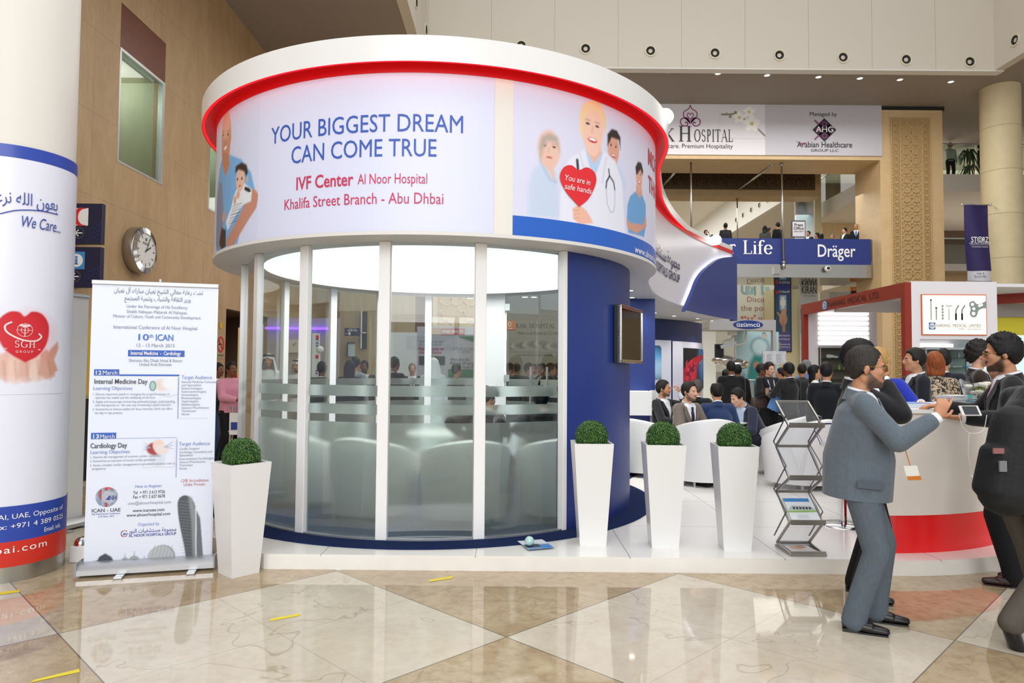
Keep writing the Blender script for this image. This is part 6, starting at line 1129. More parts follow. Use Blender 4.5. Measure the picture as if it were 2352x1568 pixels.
def person(label, loc, rz, H=1.75, skin='tan', hair=('short', '#17120f'), top=('jacket', '#17181c'), bottom='#17181c', shoe='#0e0d0d', seat=False, lean=0.0, slean=0.0, head=(0, 0), armL=None, armR=None, footL=None, footR=None,
           vx=.014, wide=1.0, belly=0.0, group=None, beard=None, glasses=None, stand=None, extras=None, tie=None, shirt='#e9ebf0', bare_legs=False, name='person', lanyard=None, upper_only=False, face=True, hscale=1.0):
    r = thing(name, label, 'person', loc, math.radians(rz), group); s = H / 1.75; B = MB(); fine = vx < .009
    SKC = SKINS.get(skin, skin); SKM = mat_print('skin', .5); hz = .50 if seat else .93; lf, ls = math.radians(lean), math.radians(slean)
    u = Vector((math.sin(ls), -math.sin(lf) * math.cos(ls), math.cos(lf) * math.cos(ls))).normalized(); P0 = Vector((0, 0, hz)); X = Vector((1, 0, 0)); X = (X - u * X.dot(u)).normalized(); Yb = u.cross(X)               # Yb: backwards
    def sp(h, y=0.0, x=0.0): return P0 + u * h + Yb * y + X * x
    Mh = Matrix.Translation(sp(.545) + u * 0) @ Matrix((( X.x, Yb.x, u.x), (X.y, Yb.y, u.y), (X.z, Yb.z, u.z))).to_4x4()
    hy, hp = math.radians(head[0]), math.radians(head[1]); MH = Mh @ Matrix.Rotation(hy, 4, 'Z') @ Matrix.Rotation(hp - lf * .55, 4, 'X') @ Matrix.Translation((0, -.022, .138)) @ Matrix.Scale(hscale, 4)
    hd = lambda x, y, z: MH @ Vector((x, y, z)); hv = lambda x, y, z: (MH.to_3x3() @ Vector((x, y, z)))
    w = wide
    # ---- skeleton
    shL, shR = sp(.475, .005, .175 * w), sp(.475, .005, -.175 * w); arms = {}
    for sd, sh, a in ((1, shL, armL), (-1, shR, armR)):
        a = dict(a) if a else default_arm(sd)
        if seat and 'hand' in a and a['hand'][2] > .7 and a.get('auto', 1) and a is None: pass
        el, wr = ik(sh, a['hand'], .29, .255, a.get('pole', (sd * .4, .8, -.4))); arms[sd] = (sh, el, wr, a)
    legs = {}
    for sd, ft in ((1, footL), (-1, footR)):
        hipj = P0 + Vector((sd * .092 * w, 0, -.03))
        if seat: kn = Vector((sd * .13, -.43, .50)); an = Vector((sd * .13, -.40, .09)) if ft is None else Vector(ft)
        else:
            an = Vector((sd * .10, .02, .085)) if ft is None else Vector(ft); kn, an = ik(hipj, an, .425, .42, (sd * .1, -1, 0))
        legs[sd] = (hipj, kn, an)
    # ---- the body: one continuous skin
    ecap(B, sp(0), (.150 * w, .105), sp(.14), (.135 * w, .10), X); ecap(B, sp(.14), (.135 * w, .10 + belly * .5), sp(.34), (.16 * w, .11), X); ecap(B, sp(.34), (.16 * w, .11), sp(.46), (.12 * w, .075), X); ecap(B, sp(.46, .0, -.13 * w), .055, sp(.46, .0, .13 * w), .055, X)
    ecap(B, sp(.50, .015), .057, hd(0, .018, -.06), .052, X)
    for sd in (1, -1):
        sh, el, wr, a = arms[sd]; ecap(B, sh - u * .02, .046, el, .042); ecap(B, el, .043, wr, .029); hn, kn, an = legs[sd]
        fa = (wr - el).normalized(); hdir = Vector(a['dir']) if 'dir' in a else fa; pal = Vector(a.get('palm', (-sd, 0, 0)))
        hand_geo(B, wr, hdir, pal, a.get('curl', .45), sd, a.get('thumb', 1.0))
        if not upper_only: ecap(B, hn, .085, kn, .056); ecap(B, kn, .056, an, .04); ecap(B, an + Vector((0, .02, -.03)), .035, an + Vector((0, -.13, -.055)), (.035, .02))
    hs = 1.0
    def hb(c, rr, rot=None): 
        t = MB(); t.ball((0, 0, 0), rr, 20 if fine else 14); B.add([hd(c[0] + v[0], c[1] + v[1], c[2] + v[2]) for v in t.v], t.f)
    hb((0, .015, .038), (.076, .096, .084)); hb((0, -.030, -.030), (.064, .066, .075)); hb((0, -.045, -.080), (.050, .045, .040)); hb((0, -.070, -.100), (.026, .022, .020))
    for q in (1, -1):
        hb((q * .040, -.058, -.022), (.026, .026, .028)); hb((q * .079, .012, -.012), (.009, .019, .031)); hb((q * .045, .0, -.062), (.022, .045, .035))
    hb((0, -.074, .020), (.052, .020, .014)); ecap(B, hd(0, -.088, .008), .010, hd(0, -.112, -.030), .0125, MH.to_3x3() @ Vector((1, 0, 0))); [hb((q * .013, -.097, -.036), (.009, .012, .008)) for q in (1, -1)]
    hb((0, -.089, -.062), (.024, .010, .007)); hb((0, -.087, -.073), (.020, .010, .007))
    MHi = MH.inverted()
    LIPC = {'fair': '#b8564f', 'tan': '#a2604e', 'olive': '#96584a', 'brown': '#6d3d34', 'dark': '#4e2c28'}.get(skin, '#a2604e')
    Ri = np.array(MHi.to_3x3()); Ti = np.array(MHi.translation)
    def pigment(c):
        l = c @ Ri.T + Ti; x, y, z = np.abs(l[:, 0]), l[:, 1], l[:, 2]; ss = lambda t: np.clip(t, 0, 1) ** 2 * (3 - 2 * np.clip(t, 0, 1)); col = np.tile(np.array(lin(SKC)), (len(c), 1)); mx = lambda a, k: col * (1 - a[:, None]) + np.array(lin(k)) * a[:, None]
        if beard:
            zl_ = np.interp(y, [-.09, -.06, -.03, .0, .012], [-.078, -.066, -.044, -.010, .0]); b1 = ss((zl_ - z) / .012) * ss((.020 - y) / .03) * ss((z + .136) / .014); b1 *= 1 - ss((.030 - x) / .006) * ss((z + .088) / .006); b2 = ss((.034 - x) / .006) * ss((-.044 - z) / .004) * ss((z + .062) / .004) * ss((-.070 - y) / .006); col = mx(np.maximum(b1, b2) * .93, beard)
        col = mx(.8 * ss((1.25 - np.hypot(x / .025, (z + .0675) / .0105)) / .5) * (y < -.072), LIPC)
        return col
    vox(B, 'body', vx, SKM, r, 3 if fine else 4, scale=s, ink=pigment)
    if face:
        for q in (1, -1):
            m = MB(); m.ball((0, 0, 0), (.0130, .010, .0058), 12, 0); m.ball((0, -.0058, 0), (.0054, .0052, .0052), 10, 1); m.v = [tuple(hd(q * .031 + v[0], -.0805 + v[1], .001 + v[2]) * s) for v in m.v]; m.build('eye', [mat('eye_white', '#b9aea4', .3), mat('iris', '#1d1410', .2)], r, 180, True)
    # ---- hair
    hstyle, hc = hair
    if hstyle not in ('none', 'bald_smooth'):
        HM = mat('hair_' + hc[1:], hc, .55, noise=.3, nscale=60, bump=.35, bscale=150, stretch=(1, 1, .25), spec=.3); m = MB(); nu, nv = (64, 40) if fine else (36, 22); hr = np.random.default_rng(11); amp = {'curly': .010, 'spiky': .009}.get(hstyle, .0022); vs = []
        for j in range(nv + 1):
            for i in range(nu):
                th, ph = PI * j / nv, 2 * PI * i / nu; nx, ny, nz = math.sin(th) * math.sin(ph), -math.sin(th) * math.cos(ph), math.cos(th)
                x, y, z = .079 * nx, .018 + .100 * ny, .022 + .105 * nz
                zl = np.interp(y, [-.085, -.06, -.042, -.030, -.005, .03, .06, .12], [.078, .070, .030, -.012, -.018, -.030, -.075, -.088])
                if hstyle == 'receding': zl = np.interp(y, [-.085, -.05, -.02, .0, .03, .06, .12], [.112, .108, .06, -.016, -.03, -.075, -.088])
                if hstyle == 'bald_top': zl = max(zl, 0) if False else zl
                k = (z - zl) / .016; k = max(-1, min(1, k))
                if hstyle == 'bald_top' and z > .085 and y > -.05: k = min(k, (.112 - z) / .01)
                if hstyle == 'fringe_only' and z > .045: k = min(k, (.06 - z) / .01)
                th_ = {'curly': .020, 'spiky': .013, 'short': .009, 'cropped': .006, 'thick': .015, 'bob': .022, 'long': .014, 'updo': .012}.get(hstyle, .009); front = 1 + .6 * max(0, -y - .02) / .08 if hstyle in ('thick', 'spiky', 'short') else 1
                g = (1 + (th_ * front / .095)) if k > 0 else .88; k = max(-1.0, k); g = .88 + (g - .88) * (k * .5 + .5) ** .6; g += amp / .095 * (k > .2) * (math.sin(37 * nx + 3 * nz) * math.sin(31 * ny + 2) + .8 * math.sin(29 * nz + 17 * nx + 1) + (.5 * hr.normal() if hstyle == 'curly' else .12 * hr.normal())) * (1 if hstyle != 'spiky' else max(.15, nz))
                vs.append(tuple(hd(x * g, .018 + (y - .018) * g, .022 + (z - .022) * g)))
        m.add(vs, [(j * nu + i, j * nu + (i + 1) % nu, (j + 1) * nu + (i + 1) % nu, (j + 1) * nu + i) for j in range(nv) for i in range(nu)])
        if hstyle in ('long', 'bob'):
            low = -.30 if hstyle == 'long' else -.11
            for q in (1, -1, 0): ecap(m, hd(q * .06, .03 + .03 * (q == 0), .02), (.035, .05), hd(q * .065, .055 + .02 * (q == 0), low), (.032, .030), hv(0, 1, 0) if q else hv(1, 0, 0))
            ecap(m, hd(0, .06, .0), (.075, .045), hd(0, .085, low), (.075, .03), hv(1, 0, 0))
        if hstyle == 'updo': t = MB(); t.ball((0, .1, .05), (.045, .04, .045), 14); m.add([hd(*v) for v in t.v], t.f)
        if hstyle == 'tail': ecap(m, hd(0, .1, .02), .03, hd(0, .13, -.2), .018)
        for q in (1, -1): m.tube([hd(q * .014, -.091, .016), hd(q * .030, -.0915, .0215), hd(q * .048, -.078, .015)], [.0028, .0036, .002], 6)
        m.v = [tuple(Vector(v) * s) for v in m.v]; m.build('hair', HM, r, 180, True)
    elif face:
        m = MB(); [m.tube([hd(q * .014, -.091, .016), hd(q * .030, -.0915, .0215), hd(q * .048, -.078, .015)], [.0028, .0036, .002], 6) for q in (1, -1)]; m.v = [tuple(Vector(v) * s) for v in m.v]; m.build('eyebrows', mat('brow_dark', '#1c1512', .7), r, 180, True)
    if hstyle == 'none' and hc: pass
    if glasses:
        m = MB(); [m.tube([hd(q * .031 + .024 * math.cos(a) * 1.1, -.1 + .010 * abs(math.cos(a)) * 0, .0 + .019 * math.sin(a)) for a in np.linspace(0, 2 * PI, 17)], .0018, 6) for q in (1, -1)]; m.tube([hd(-.008, -.102, .004), hd(.008, -.102, .004)], .0018, 6); [m.tube([hd(q * .056, -.098, .004), hd(q * .078, -.04, .006), hd(q * .084, .02, .004), hd(q * .084, .03, -.012)], .002, 6) for q in (1, -1)]; m.v = [tuple(Vector(v) * s) for v in m.v]; gl_ = m.build('glasses', mat('gold_wire', '#8d7444', .3, .9), r, 60, True)
        m = MB(); [shape(m, [(.024 * 1.05 * math.cos(a), .018 * math.sin(a)) for a in np.linspace(0, 2 * PI, 16, endpoint=False)], (lambda q: (lambda a, b_: hd(q * .031 + a, -.0995, b_)))(q)) for q in (1, -1)]; m.v = [tuple(Vector(v) * s) for v in m.v]; m.build('lenses', mat_glass('dark_lens', glasses, .8), gl_, None, True)
    # ---- clothes
    kind, tc = top; J = MB(); jc = lambda k: (k * w)
    TM = mat('cloth_%s_%s' % (kind, tc[1:]), tc, .8, noise=.08, nscale=50, bump=.55, bscale=9, stretch=(1.6, 1.6, .8), sheen=.2, spec=.25)
    hem = {'jacket': -.13, 'shirt': -.03, 'sweater': -.05, 'coat': -.40, 'dress': -.36, 'kandura': -.85, 'bolero': .1}.get(kind, -.1); infl = {'jacket': .024, 'coat': .03, 'kandura': .022, 'sweater': .030}.get(kind, .012)
    if not seat or hem > -.06:
        ecap(J, sp(max(hem, -.40) - .05), (jc(.158) + infl + .008, .118 + infl + belly * .75), sp(.12), (jc(.142) + infl, .106 + infl + belly), X, 20)
    else: ecap(J, sp(-.02), (jc(.165) + infl, .12 + infl), sp(.12), (jc(.142) + infl, .104 + infl + belly), X, 20)
    if kind in ('kandura', 'dress') and not seat: ecap(J, sp(-.35), (.185, .145), Vector((0, .0, .12 if kind == 'kandura' else .52)), (.22 if kind == 'kandura' else .2, .17), X, 20)
    ecap(J, sp(.12), (jc(.142) + infl, .106 + infl + belly), sp(.34), (jc(.165) + infl, .112 + infl + belly * .3), X, 20); ecap(J, sp(.34), (jc(.165) + infl, .112 + infl + belly * .2), sp(.445), (jc(.13) + infl, .078 + infl), X, 20); ecap(J, sp(.462, .005, -.14 * w), .056 + infl * .4, sp(.462, .005, .14 * w), .056 + infl * .4, X); [ecap(J, sp(.478, .012, q * .05), (.05, .05), sp(.478, .006, q * .178 * w), (.052, .050), Yb) for q in ((1, -1) if kind in ('jacket', 'coat') else ())]; ecap(J, sp(.44, .02), (.10, .07), sp(.505, .03), (.066, .058), X)
    sleeve = {'tee': .45}.get(kind, 1.0)
    for sd in (1, -1):
        sh, el, wr, a = arms[sd]; k = infl * .8
        if kind == 'tee': ecap(J, sh, .06 + k, sh + (el - sh) * .75, .055 + k)
        else:
            ecap(J, sh - u * .016 + (el - sh) * .03, .049 + k, el, .046 + k); fw2 = el + (wr - el) * .82; ecap(J, el, .048 + k, fw2, (.036 + k * .8))
    vz0, vk = .19, .30
    Bm = np.array(Matrix(((X.x, Yb.x, u.x), (X.y, Yb.y, u.y), (X.z, Yb.z, u.z)))); P0n = np.array(P0); SM = mat('shirt_' + shirt[1:], shirt, .7, noise=.04, nscale=60); TI = mat('tie_' + (tie or '#111111')[1:], tie or '#111111', .5)
    def topmat(c):
        l = (c - P0n) @ Bm; o = np.zeros(len(c), int)
        if kind in ('jacket', 'coat'):
            v = (l[:, 1] < -.02) & (np.abs(l[:, 0]) < vk * (l[:, 2] - vz0)) & (l[:, 2] > vz0); v |= (l[:, 2] > .535) & (np.abs(l[:, 0]) < .1); o[v] = 1
            if tie: o[v & (np.abs(l[:, 0]) < .024 + .03 * (.48 - l[:, 2]).clip(0, .1)) & (l[:, 2] < .495)] = 2
        return o
    cuts = []
    if kind in ('jacket', 'coat'):
        for q in (1, -1): n_ = X * q - u * vk; cuts.append((sp(vz0), n_))
        cuts.append((sp(.535), u))
    vox(J, {'kandura': 'robe', 'tee': 'shirt', 'bolero': 'jacket'}.get(kind, kind), max(vx, .008) if fine else vx, [TM, SM, TI], r, 7, topmat if kind in ('jacket', 'coat') else None, cuts if vx < .0125 else (), s, trim=(sp(hem), -u) if (kind in ('jacket', 'coat', 'shirt', 'sweater', 'tee') and not (seat and hem < -.06)) else None)
    if kind in ('jacket', 'coat', 'shirt') and vx < .0125:
        def band(nm_, a0, a1, hb, ht, rb, rt, mt, th=.004):
            m = MB(); N = 24; q = []
            for i in range(N + 1): a = a0 + (a1 - a0) * i / N; fr = math.cos(a); dz = -.030 * (fr + 1) / 2; q += [sp(h + dz, .018 - rr * 1.0 * fr, rr * math.sin(a)) for h, rr in ((hb, rb), (ht, rt), (ht, rt - th), (hb, rb - th))]
            m.add(q, [(4 * i + c, 4 * i + 4 + c, 4 * i + 4 + (c + 1) % 4, 4 * i + (c + 1) % 4) for i in range(N) for c in range(4)]); m.v = [tuple(Vector(v) * s) for v in m.v]; m.build(nm_, mt, r, 40, True)
        band('shirt_collar', .12, 2 * PI - .12, .500, .560, .072, .0635, SM if kind != 'shirt' else TM)
        if kind != 'shirt': band('jacket_collar', .85, 2 * PI - .85, .478, .545, .094, .071, TM, .007)
        if kind != 'shirt':
            for sd in (1, -1): sh, el, wr, a = arms[sd]; m = MB(); fa = (wr - el).normalized(); m.tube([el + (wr - el) * .9, wr + fa * .012], .036, 12); m.v = [tuple(Vector(v) * s) for v in m.v]; m.build('shirt_cuff', SM, r, 60, True)
            m = MB()                                              # lapels and collar of the jacket
            for q in (1, -1):
                pts = [(.012, .20), (.085, .36), (.105, .40), (.06, .43), (.075, .475), (.05, .505), (.052, .50)]; f_ = lambda x, h: sp(h, -(.112 + infl + belly * (1.0 if h < .3 else .3)) * math.sqrt(max(.05, 1 - (x / (.165 * w + infl)) ** 2)) * (1.0 if h < .36 else max(.50, 1 - 3.4 * (h - .36))) - .012, q * x)
                inner = [(vk * (h - vz0), h) for h in np.linspace(.2, .50, 9)]; outer = [(vk * (h - vz0) + .062 * math.sin(PI * min(1, (h - .19) / .26) * .62) * (1 if h < .43 else .75), h) for h in np.linspace(.2, .50, 9)]
                vv = [f_(*p) for p in inner] + [f_(*p) for p in outer]; m.add(vv, [(i, i + 1, 9 + i + 1, 9 + i) for i in range(8)])
            m.v = [tuple(Vector(v) * s) for v in m.v]; m.build('lapels', TM, r, 180, True)
    if bottom and not upper_only and kind not in ('kandura',):
        T = MB(); BMt = mat('cloth_trousers_' + bottom[1:], bottom, .8, noise=.08, nscale=50, bump=.5, bscale=8, stretch=(1.5, 1.5, .5), spec=.25)
        if kind == 'dress' or bare_legs: pass
        else:
            ecap(T, P0 + Vector((0, 0, .05)), (.165 * w, .125), P0 + Vector((0, 0, -.04)), (.168 * w, .125))
            for sd in (1, -1):
                hn, kn, an = legs[sd]; d_ = (an - kn).normalized(); ecap(T, hn, (.098, .105), kn, (.074, .078)); ecap(T, kn, (.074, .078), an - d_ * .02, (.062, .070)); ecap(T, an - d_ * .06, (.064, .072), an + d_ * .028 + Vector((0, -.006, 0)), (.060, .072))
            vox(T, 'trousers', max(vx, .008), BMt, r, 4, scale=s)
        if bare_legs:
            ecap(T, P0 + Vector((0, 0, .06)), (.15, .11), P0 + Vector((0, 0, -.06)), (.175, .13)); ecap(T, P0 + Vector((0, 0, -.06)), (.175, .13), P0 + Vector((0, -.02, -.36)), (.21, .17)); vox(T, 'skirt', vx, BMt, r, 4, scale=s)
    if not upper_only:
        for sd in (1, -1):
            hn, kn, an = legs[sd]; m = MB(); d_ = (an - kn).normalized(); tilt = getattr(an, 'z', .085) > .12
            if not tilt: ecap(m, (an.x, an.y + .035, .042), (.036, .040), (an.x * 1.02, an.y - .09, .034), (.046, .032)); ecap(m, (an.x * 1.02, an.y - .08, .032), (.046, .030), (an.x * 1.05, an.y - .175, .024), (.034, .020)); m.box((an.x - .034, an.y - .02, 0), (an.x + .034, an.y + .066, .02)); m.box((an.x - .040, an.y - .18, 0), (an.x + .042, an.y - .02, .010))
            else: back = Vector((0, .55, .85)).normalized(); q = an + Vector((0, .0, -.02)); ecap(m, q + Vector((0, .03, .01)), (.038, .042), q + Vector((0, -.02, -.13)), (.048, .036)); ecap(m, q + Vector((0, -.02, -.12)), (.048, .036), q + Vector((0, -.11, -.165)), (.038, .022))
            m.v = [tuple(Vector(v) * s) for v in m.v]; m.build('shoe', mat('shoe_' + shoe[1:], shoe, .3, spec=.5), r, 60, True)
    if kind == 'kandura' or hstyle == 'none':
        pass
    if extras: extras(r, s, hd, sp, arms, u, X, Yb)
    return r
def ghutra(agal=True, knotted=False):
    def ex(r, s, hd, sp, arms, u, X, Yb):
        m = MB(); nu, nv = 40, 16; vs = []
        for j in range(nv + 1):
            t = j / nv; z = .150 - .40 * t ** 1.25
            rad = .098 * math.sin(min(1, t * 3.2) * PI / 2) + max(0, t - .3) * .10; rx, ry = rad, rad * 1.16; open_ = 0 if z > .062 else min(1, (.062 - z) / .03) * math.radians(52 + 14 * t)
            for i in range(nu + 1): a = open_ + (2 * PI - 2 * open_) * i / nu; wv = 1 + .03 * math.sin(9 * a) * t; vs.append(hd(rx * wv * math.sin(a), .016 - ry * wv * math.cos(a), z))
        m.add(vs, [(j * (nu + 1) + i, j * (nu + 1) + i + 1, (j + 1) * (nu + 1) + i + 1, (j + 1) * (nu + 1) + i) for j in range(nv) for i in range(nu)]); m.v = [tuple(Vector(v) * s) for v in m.v]; m.build('headcloth', mat('ghutra_white', '#e9edf2', .8), r, 180, True)
        if agal:
            m = MB(); [m.tube([hd(.094 * math.sin(a), .016 - .110 * math.cos(a), z + .012 * math.cos(a)) for a in np.linspace(0, 2 * PI, 33)], .011, 8) for z in (.088, .106)]; m.v = [tuple(Vector(v) * s) for v in m.v]; m.build('agal', BLACK, r, 180, True)
    return ex
# --- the two men talking beside the counter, and the people at the counter
def badge_ex(r, s, hd, sp, arms, u, X, Yb):
    m = MB(); c = sp(.10, -.235, -.10); a = Vector((.06, -.08, 0)); b_ = Vector((0, -.02, -.085)); m.add([c, c + a, c + a + b_, c + b_], [(0, 1, 2, 3)]); m.add([c + b_ * .72 + Vector((-.002, -.003, 0)), c + a + b_ * .72 + Vector((-.002, -.003, 0)), c + a + b_ + Vector((-.002, -.003, 0)), c + b_ + Vector((-.002, -.003, 0))], [(0, 1, 2, 3)], 1); m.v = [tuple(Vector(v) * s) for v in m.v]; m.build('name_badge', [mat('badge_paper', '#e6e4dc', .5), mat('badge_orange', '#c9782a', .5)], r, None, True)
    m = MB(); m.tube([(c + a * .5) * s, sp(.24, -.23, -.07) * s, sp(.42, -.125, -.06) * s], .003, 6); m.build('badge_cord', mat('badge_orange', '#c9782a', .5), r, None, True)
    m = MB(); q = sp(.03, .0, -(.168 * 1.12 + .03)); d_ = Vector((0, -1, -.02)); o = Vector((-.012, 0, 0)); f = lambda a, h: sp(h, a, 0) + Vector((-(.205 * math.sqrt(max(.1, 1 - (a / .26) ** 2)) + .012), 0, 0)); pts = [f(a, h) for h in (.0, -.045) for a in np.linspace(.02, -.13, 7)]; m.add(pts, [(i, i + 1, 8 + i, 7 + i) for i in range(6)]); m.v = [tuple(Vector(v) * s) for v in m.v]; m.build('pocket_flap', mat('grey_flap', '#4c5661', .8), r, None, True)
person('man in a grey suit and glasses gesturing with a raised hand beside the zigzag rack', (2.20, 4.36, 0), 68, 1.76, 'tan', ('cropped', '#2c2826'), ('jacket', '#5b6670'), '#58626c', '#131011', belly=.078, wide=1.13, lean=3, hscale=1.07, head=(4, 2), vx=.0065, beard='#54453c', glasses='#8f8468', tie='#3a3440', extras=badge_ex,
       armR=dict(hand=(-.20, -.40, 1.32), pole=(-.25, .0, -1), dir=(.1, -.45, .95), palm=(.9, .1, .3), curl=[.25, .75, .85, .9]), armL=dict(hand=(.22, .02, .88), pole=(.6, .9, -.6)), footR=(-.12, .04, .085), footL=(.12, -.10, .085))
person('man in a black suit behind the man in grey, hand raised to his face', (2.49, 4.92, 0), 66, 1.83, 'tan', ('thick', '#0d0c0c'), ('jacket', '#1c1d21'), '#141417', '#100e0e', vx=.008, tie='#222228', armR=dict(hand=(-.10, -.15, 1.47), pole=(-.2, -1, -.9), dir=(.2, .25, .9), palm=(.3, .9, 0), curl=.8), footR=(-.11, .0, .085), head=(10, 0))
person('blonde person in a royal blue blazer reaching over the counter', (3.50, 6.52, PZ), -40, 1.70, 'fair', ('bob', '#b58d55'), ('jacket', '#2334a8'), '#1d2034', vx=.0095, head=(-14, 0), armL=dict(hand=(.40, -.26, 1.235), pole=(.5, .2, -1), dir=(.75, -.6, -.15), palm=(0, 0, -1), curl=.25), armR=dict(hand=(-.22, -.25, 1.05), pole=(-.5, .3, -1)))
person('bearded man in a black suit and pink tie holding a phone at the counter', (3.82, 5.22, 0), -118, 1.89, 'tan', ('spiky', '#0f0d0d'), ('jacket', '#17191d'), '#16171b', '#2a1012', vx=.0065, beard='#2e211b', glasses='#2c2518', tie='#d58aa8', lean=3, head=(-2, 2), hscale=1.05, armL=dict(hand=(.36, -.33, 1.165), pole=(.5, .4, -1), dir=(.25, -1, .05), palm=(-.2, -.1, 1), curl=[.35, .4, .4, .5]), armR=dict(hand=(-.18, -.42, 1.22), pole=(-.5, .4, -1), dir=(.2, -1, 0), palm=(0, 0, -1), curl=.5), footL=(.1, -.02, .085), footR=(-.1, .10, .085))
_ph = at(2228, 943, 4.92); t = thing('phone', 'white smartphone held by the bearded man in the pink tie', 'phone', _ph); m = MB(); Mp = Matrix.Translation(_ph) @ Matrix.Rotation(math.radians(8), 4, 'Z') @ Matrix.Rotation(math.radians(-28), 4, 'X'); m.box((-.078, -.005, -.04), (.078, .005, .04)); m.xform(Mp); m.build('case', mat('phone_white', '#eceae6', .3), t, bevel=.004); m = MB(); m.box((-.058, -.0065, -.033), (.058, -.005, .033)); m.xform(Mp); m.build('screen', mat('phone_screen', '#3a3f42', .1), t)
t = thing('earphone_cord', 'white earphone cord hanging from the phone in front of the counter', 'cord', _ph); m = MB(); m.tube(spline([_ph + Vector((-.08, 0, -.02)), _ph + Vector((-.06, -.01, -.12)), _ph + Vector((.0, -.01, -.16)), _ph + Vector((.09, 0, -.14)), _ph + Vector((.12, 0, -.03))], 8), .0025, 6); m.tube(spline([_ph + Vector((-.01, 0, -.16)), _ph + Vector((-.02, 0, -.3)), _ph + Vector((0, 0, -.46))], 8), .003, 6); m.tube([_ph + Vector((0, 0, -.46)), _ph + Vector((.01, 0, -.49))], .006, 8); m.build('cord', WHITE, t, 180)
def pack_ex(r, s, hd, sp, arms, u, X, Yb):
    pass
walker = person('person in a black jacket and grey trousers walking out past the counter', (3.06, 4.12, 0), 98, 1.84, 'tan', ('short', '#14100f'), ('sweater', '#12151a'), '#57514a', '#16161a', vx=.010, lean=17, head=(0, 0), footR=(-.09, .16, .16), footL=(.1, -.26, .085), armL=dict(hand=(.24, -.42, .98), pole=(.4, 1, -.5)), armR=dict(hand=(-.30, -.30, 1.02), pole=(-.6, 1, -.2)))
t = thing('backpack', 'black backpack on the walking person, bulging towards the counter', 'backpack', (2.88, 4.06, .85)); m = MB(); c = Vector((2.86, 3.98, 1.12))
ecap(m, c + Vector((.0, 0, -.22)), (.15, .14), c + Vector((.06, 0, .18)), (.13, .11), (0, 1, 0)); ecap(m, c + Vector((-.10, 0, -.20)), (.12, .055), c + Vector((-.06, 0, .02)), (.11, .045), (0, 1, 0)); vox(m, 'bag', .01, mat('pack_black', '#0d0f13', .75, noise=.2, nscale=80, bump=.3, bscale=60), t, 4); t.location = (0, 0, 0)
m = MB(); m.tube(spline([c + Vector((.1, -.1, .2)), c + Vector((.2, -.16, .27)), c + Vector((.32, -.16, .2)), c + Vector((.3, -.14, -.1)), c + Vector((.12, -.12, -.22))], 6), .018, 8); m.build('strap', BLACK, t, 180); m = MB(); m.box((c.x - .12, c.y - .13, c.z - .08), (c.x - .08, c.y - .12, c.z - .02)); m.build('buckle', mat('buckle_grey', '#77797c', .4), t); m = MB(); m.box((c.x - .15, c.y - .125, c.z + .02), (c.x - .09, c.y - .115, c.z + .05)); m.build('woven_badge', mat('badge_pink', '#8d5a5a', .6), t)
person('man in a dark suit with slicked hair pointing at the counter', (4.35, 7.35, PZ), -100, 1.74, 'tan', ('short', '#1a1513'), ('jacket', '#191b22'), '#15161b', vx=.011, armR=dict(hand=(-.2, -.40, 1.42), pole=(-.5, .3, -1), dir=(.1, -.7, .7), palm=(1, 0, 0), curl=[.1, .9, .9, .9]))
person('red-haired person in a leopard print dress seen from behind', (4.80, 7.75, PZ), 165, 1.70, 'fair', ('bob', '#8f4a22'), ('sweater', '#a58f74'), '#1a1a1e', vx=.012)
lp = [c for c in bpy.data.objects if c.name.startswith('sweater')][-1].data; LEO, nt, b = nodes('leopard_print'); tc = nt.nodes.new('ShaderNodeTexCoord'); vr = nt.nodes.new('ShaderNodeTexNoise'); vr.inputs['Scale'].default_value = 34; vr.inputs['Detail'].default_value = 1.5; vr.inputs['Distortion'].default_value = 1.2; nt.links.new(tc.outputs['Object'], vr.inputs['Vector']); nt.links.new(ramp(nt, vr.outputs[0], [(.46, '#1d1a18'), (.52, '#c2ab8c')]), b.inputs['Base Color']); lp.materials[0] = LEO
person('man in a navy suit beyond the red-haired person', (5.15, 8.15, PZ), 160, 1.76, 'tan', ('short', '#14110f'), ('jacket', '#1b1f2b'), '#15161b', vx=.014)
person('curly-haired man in a dark brown jacket and open white shirt', (4.78, 7.0, PZ), 62, 1.80, 'fair', ('curly', '#1b1614'), ('jacket', '#2a1c18'), '#1a1514', vx=.010, beard='#8f6a58', wide=1.05)
person('balding man in a dark suit farther along the counter', (5.95, 8.4, 0), -60, 1.72, 'brown', ('bald_top', '#15110f'), ('jacket', '#17191f'), '#15161b', vx=.013)
# --- the lounge
person('bearded man in a brown-grey jacket sitting in the lounge', (2.30, 9.25, PZ), 32, 1.78, 'fair', ('short', '#1f1815'), ('jacket', '#756a61'), '#2b2b30', seat=True, lean=12, head=(8, -2), vx=.0085, beard='#7a5a48', tie='#1d2130', armL=dict(hand=(.1, -.42, .72), pole=(.6, .3, -1)), armR=dict(hand=(-.1, -.42, .72), pole=(-.6, .3, -1)))
person('balding man in a blue suit sitting with his back turned', (2.80, 9.25, PZ), 176, 1.76, 'tan', ('bald_top', '#17110f'), ('jacket', '#24375f'), '#1c2438', seat=True, lean=10, vx=.0095, armL=dict(hand=(.14, -.36, .72), pole=(.6, .3, -1)), armR=dict(hand=(-.14, -.36, .72), pole=(-.6, .3, -1)))
person('man in a navy suit leaning forward over the lounge table', (3.60, 9.95, PZ), -70, 1.78, 'fair', ('short', '#17110f'), ('jacket', '#2a2f42'), '#20232f', seat=True, lean=34, head=(0, 8), vx=.0095, shirt='#b9cbe4', armL=dict(hand=(.12, -.55, .62), pole=(.6, .3, -1)), armR=dict(hand=(-.12, -.55, .62), pole=(-.6, .3, -1)))
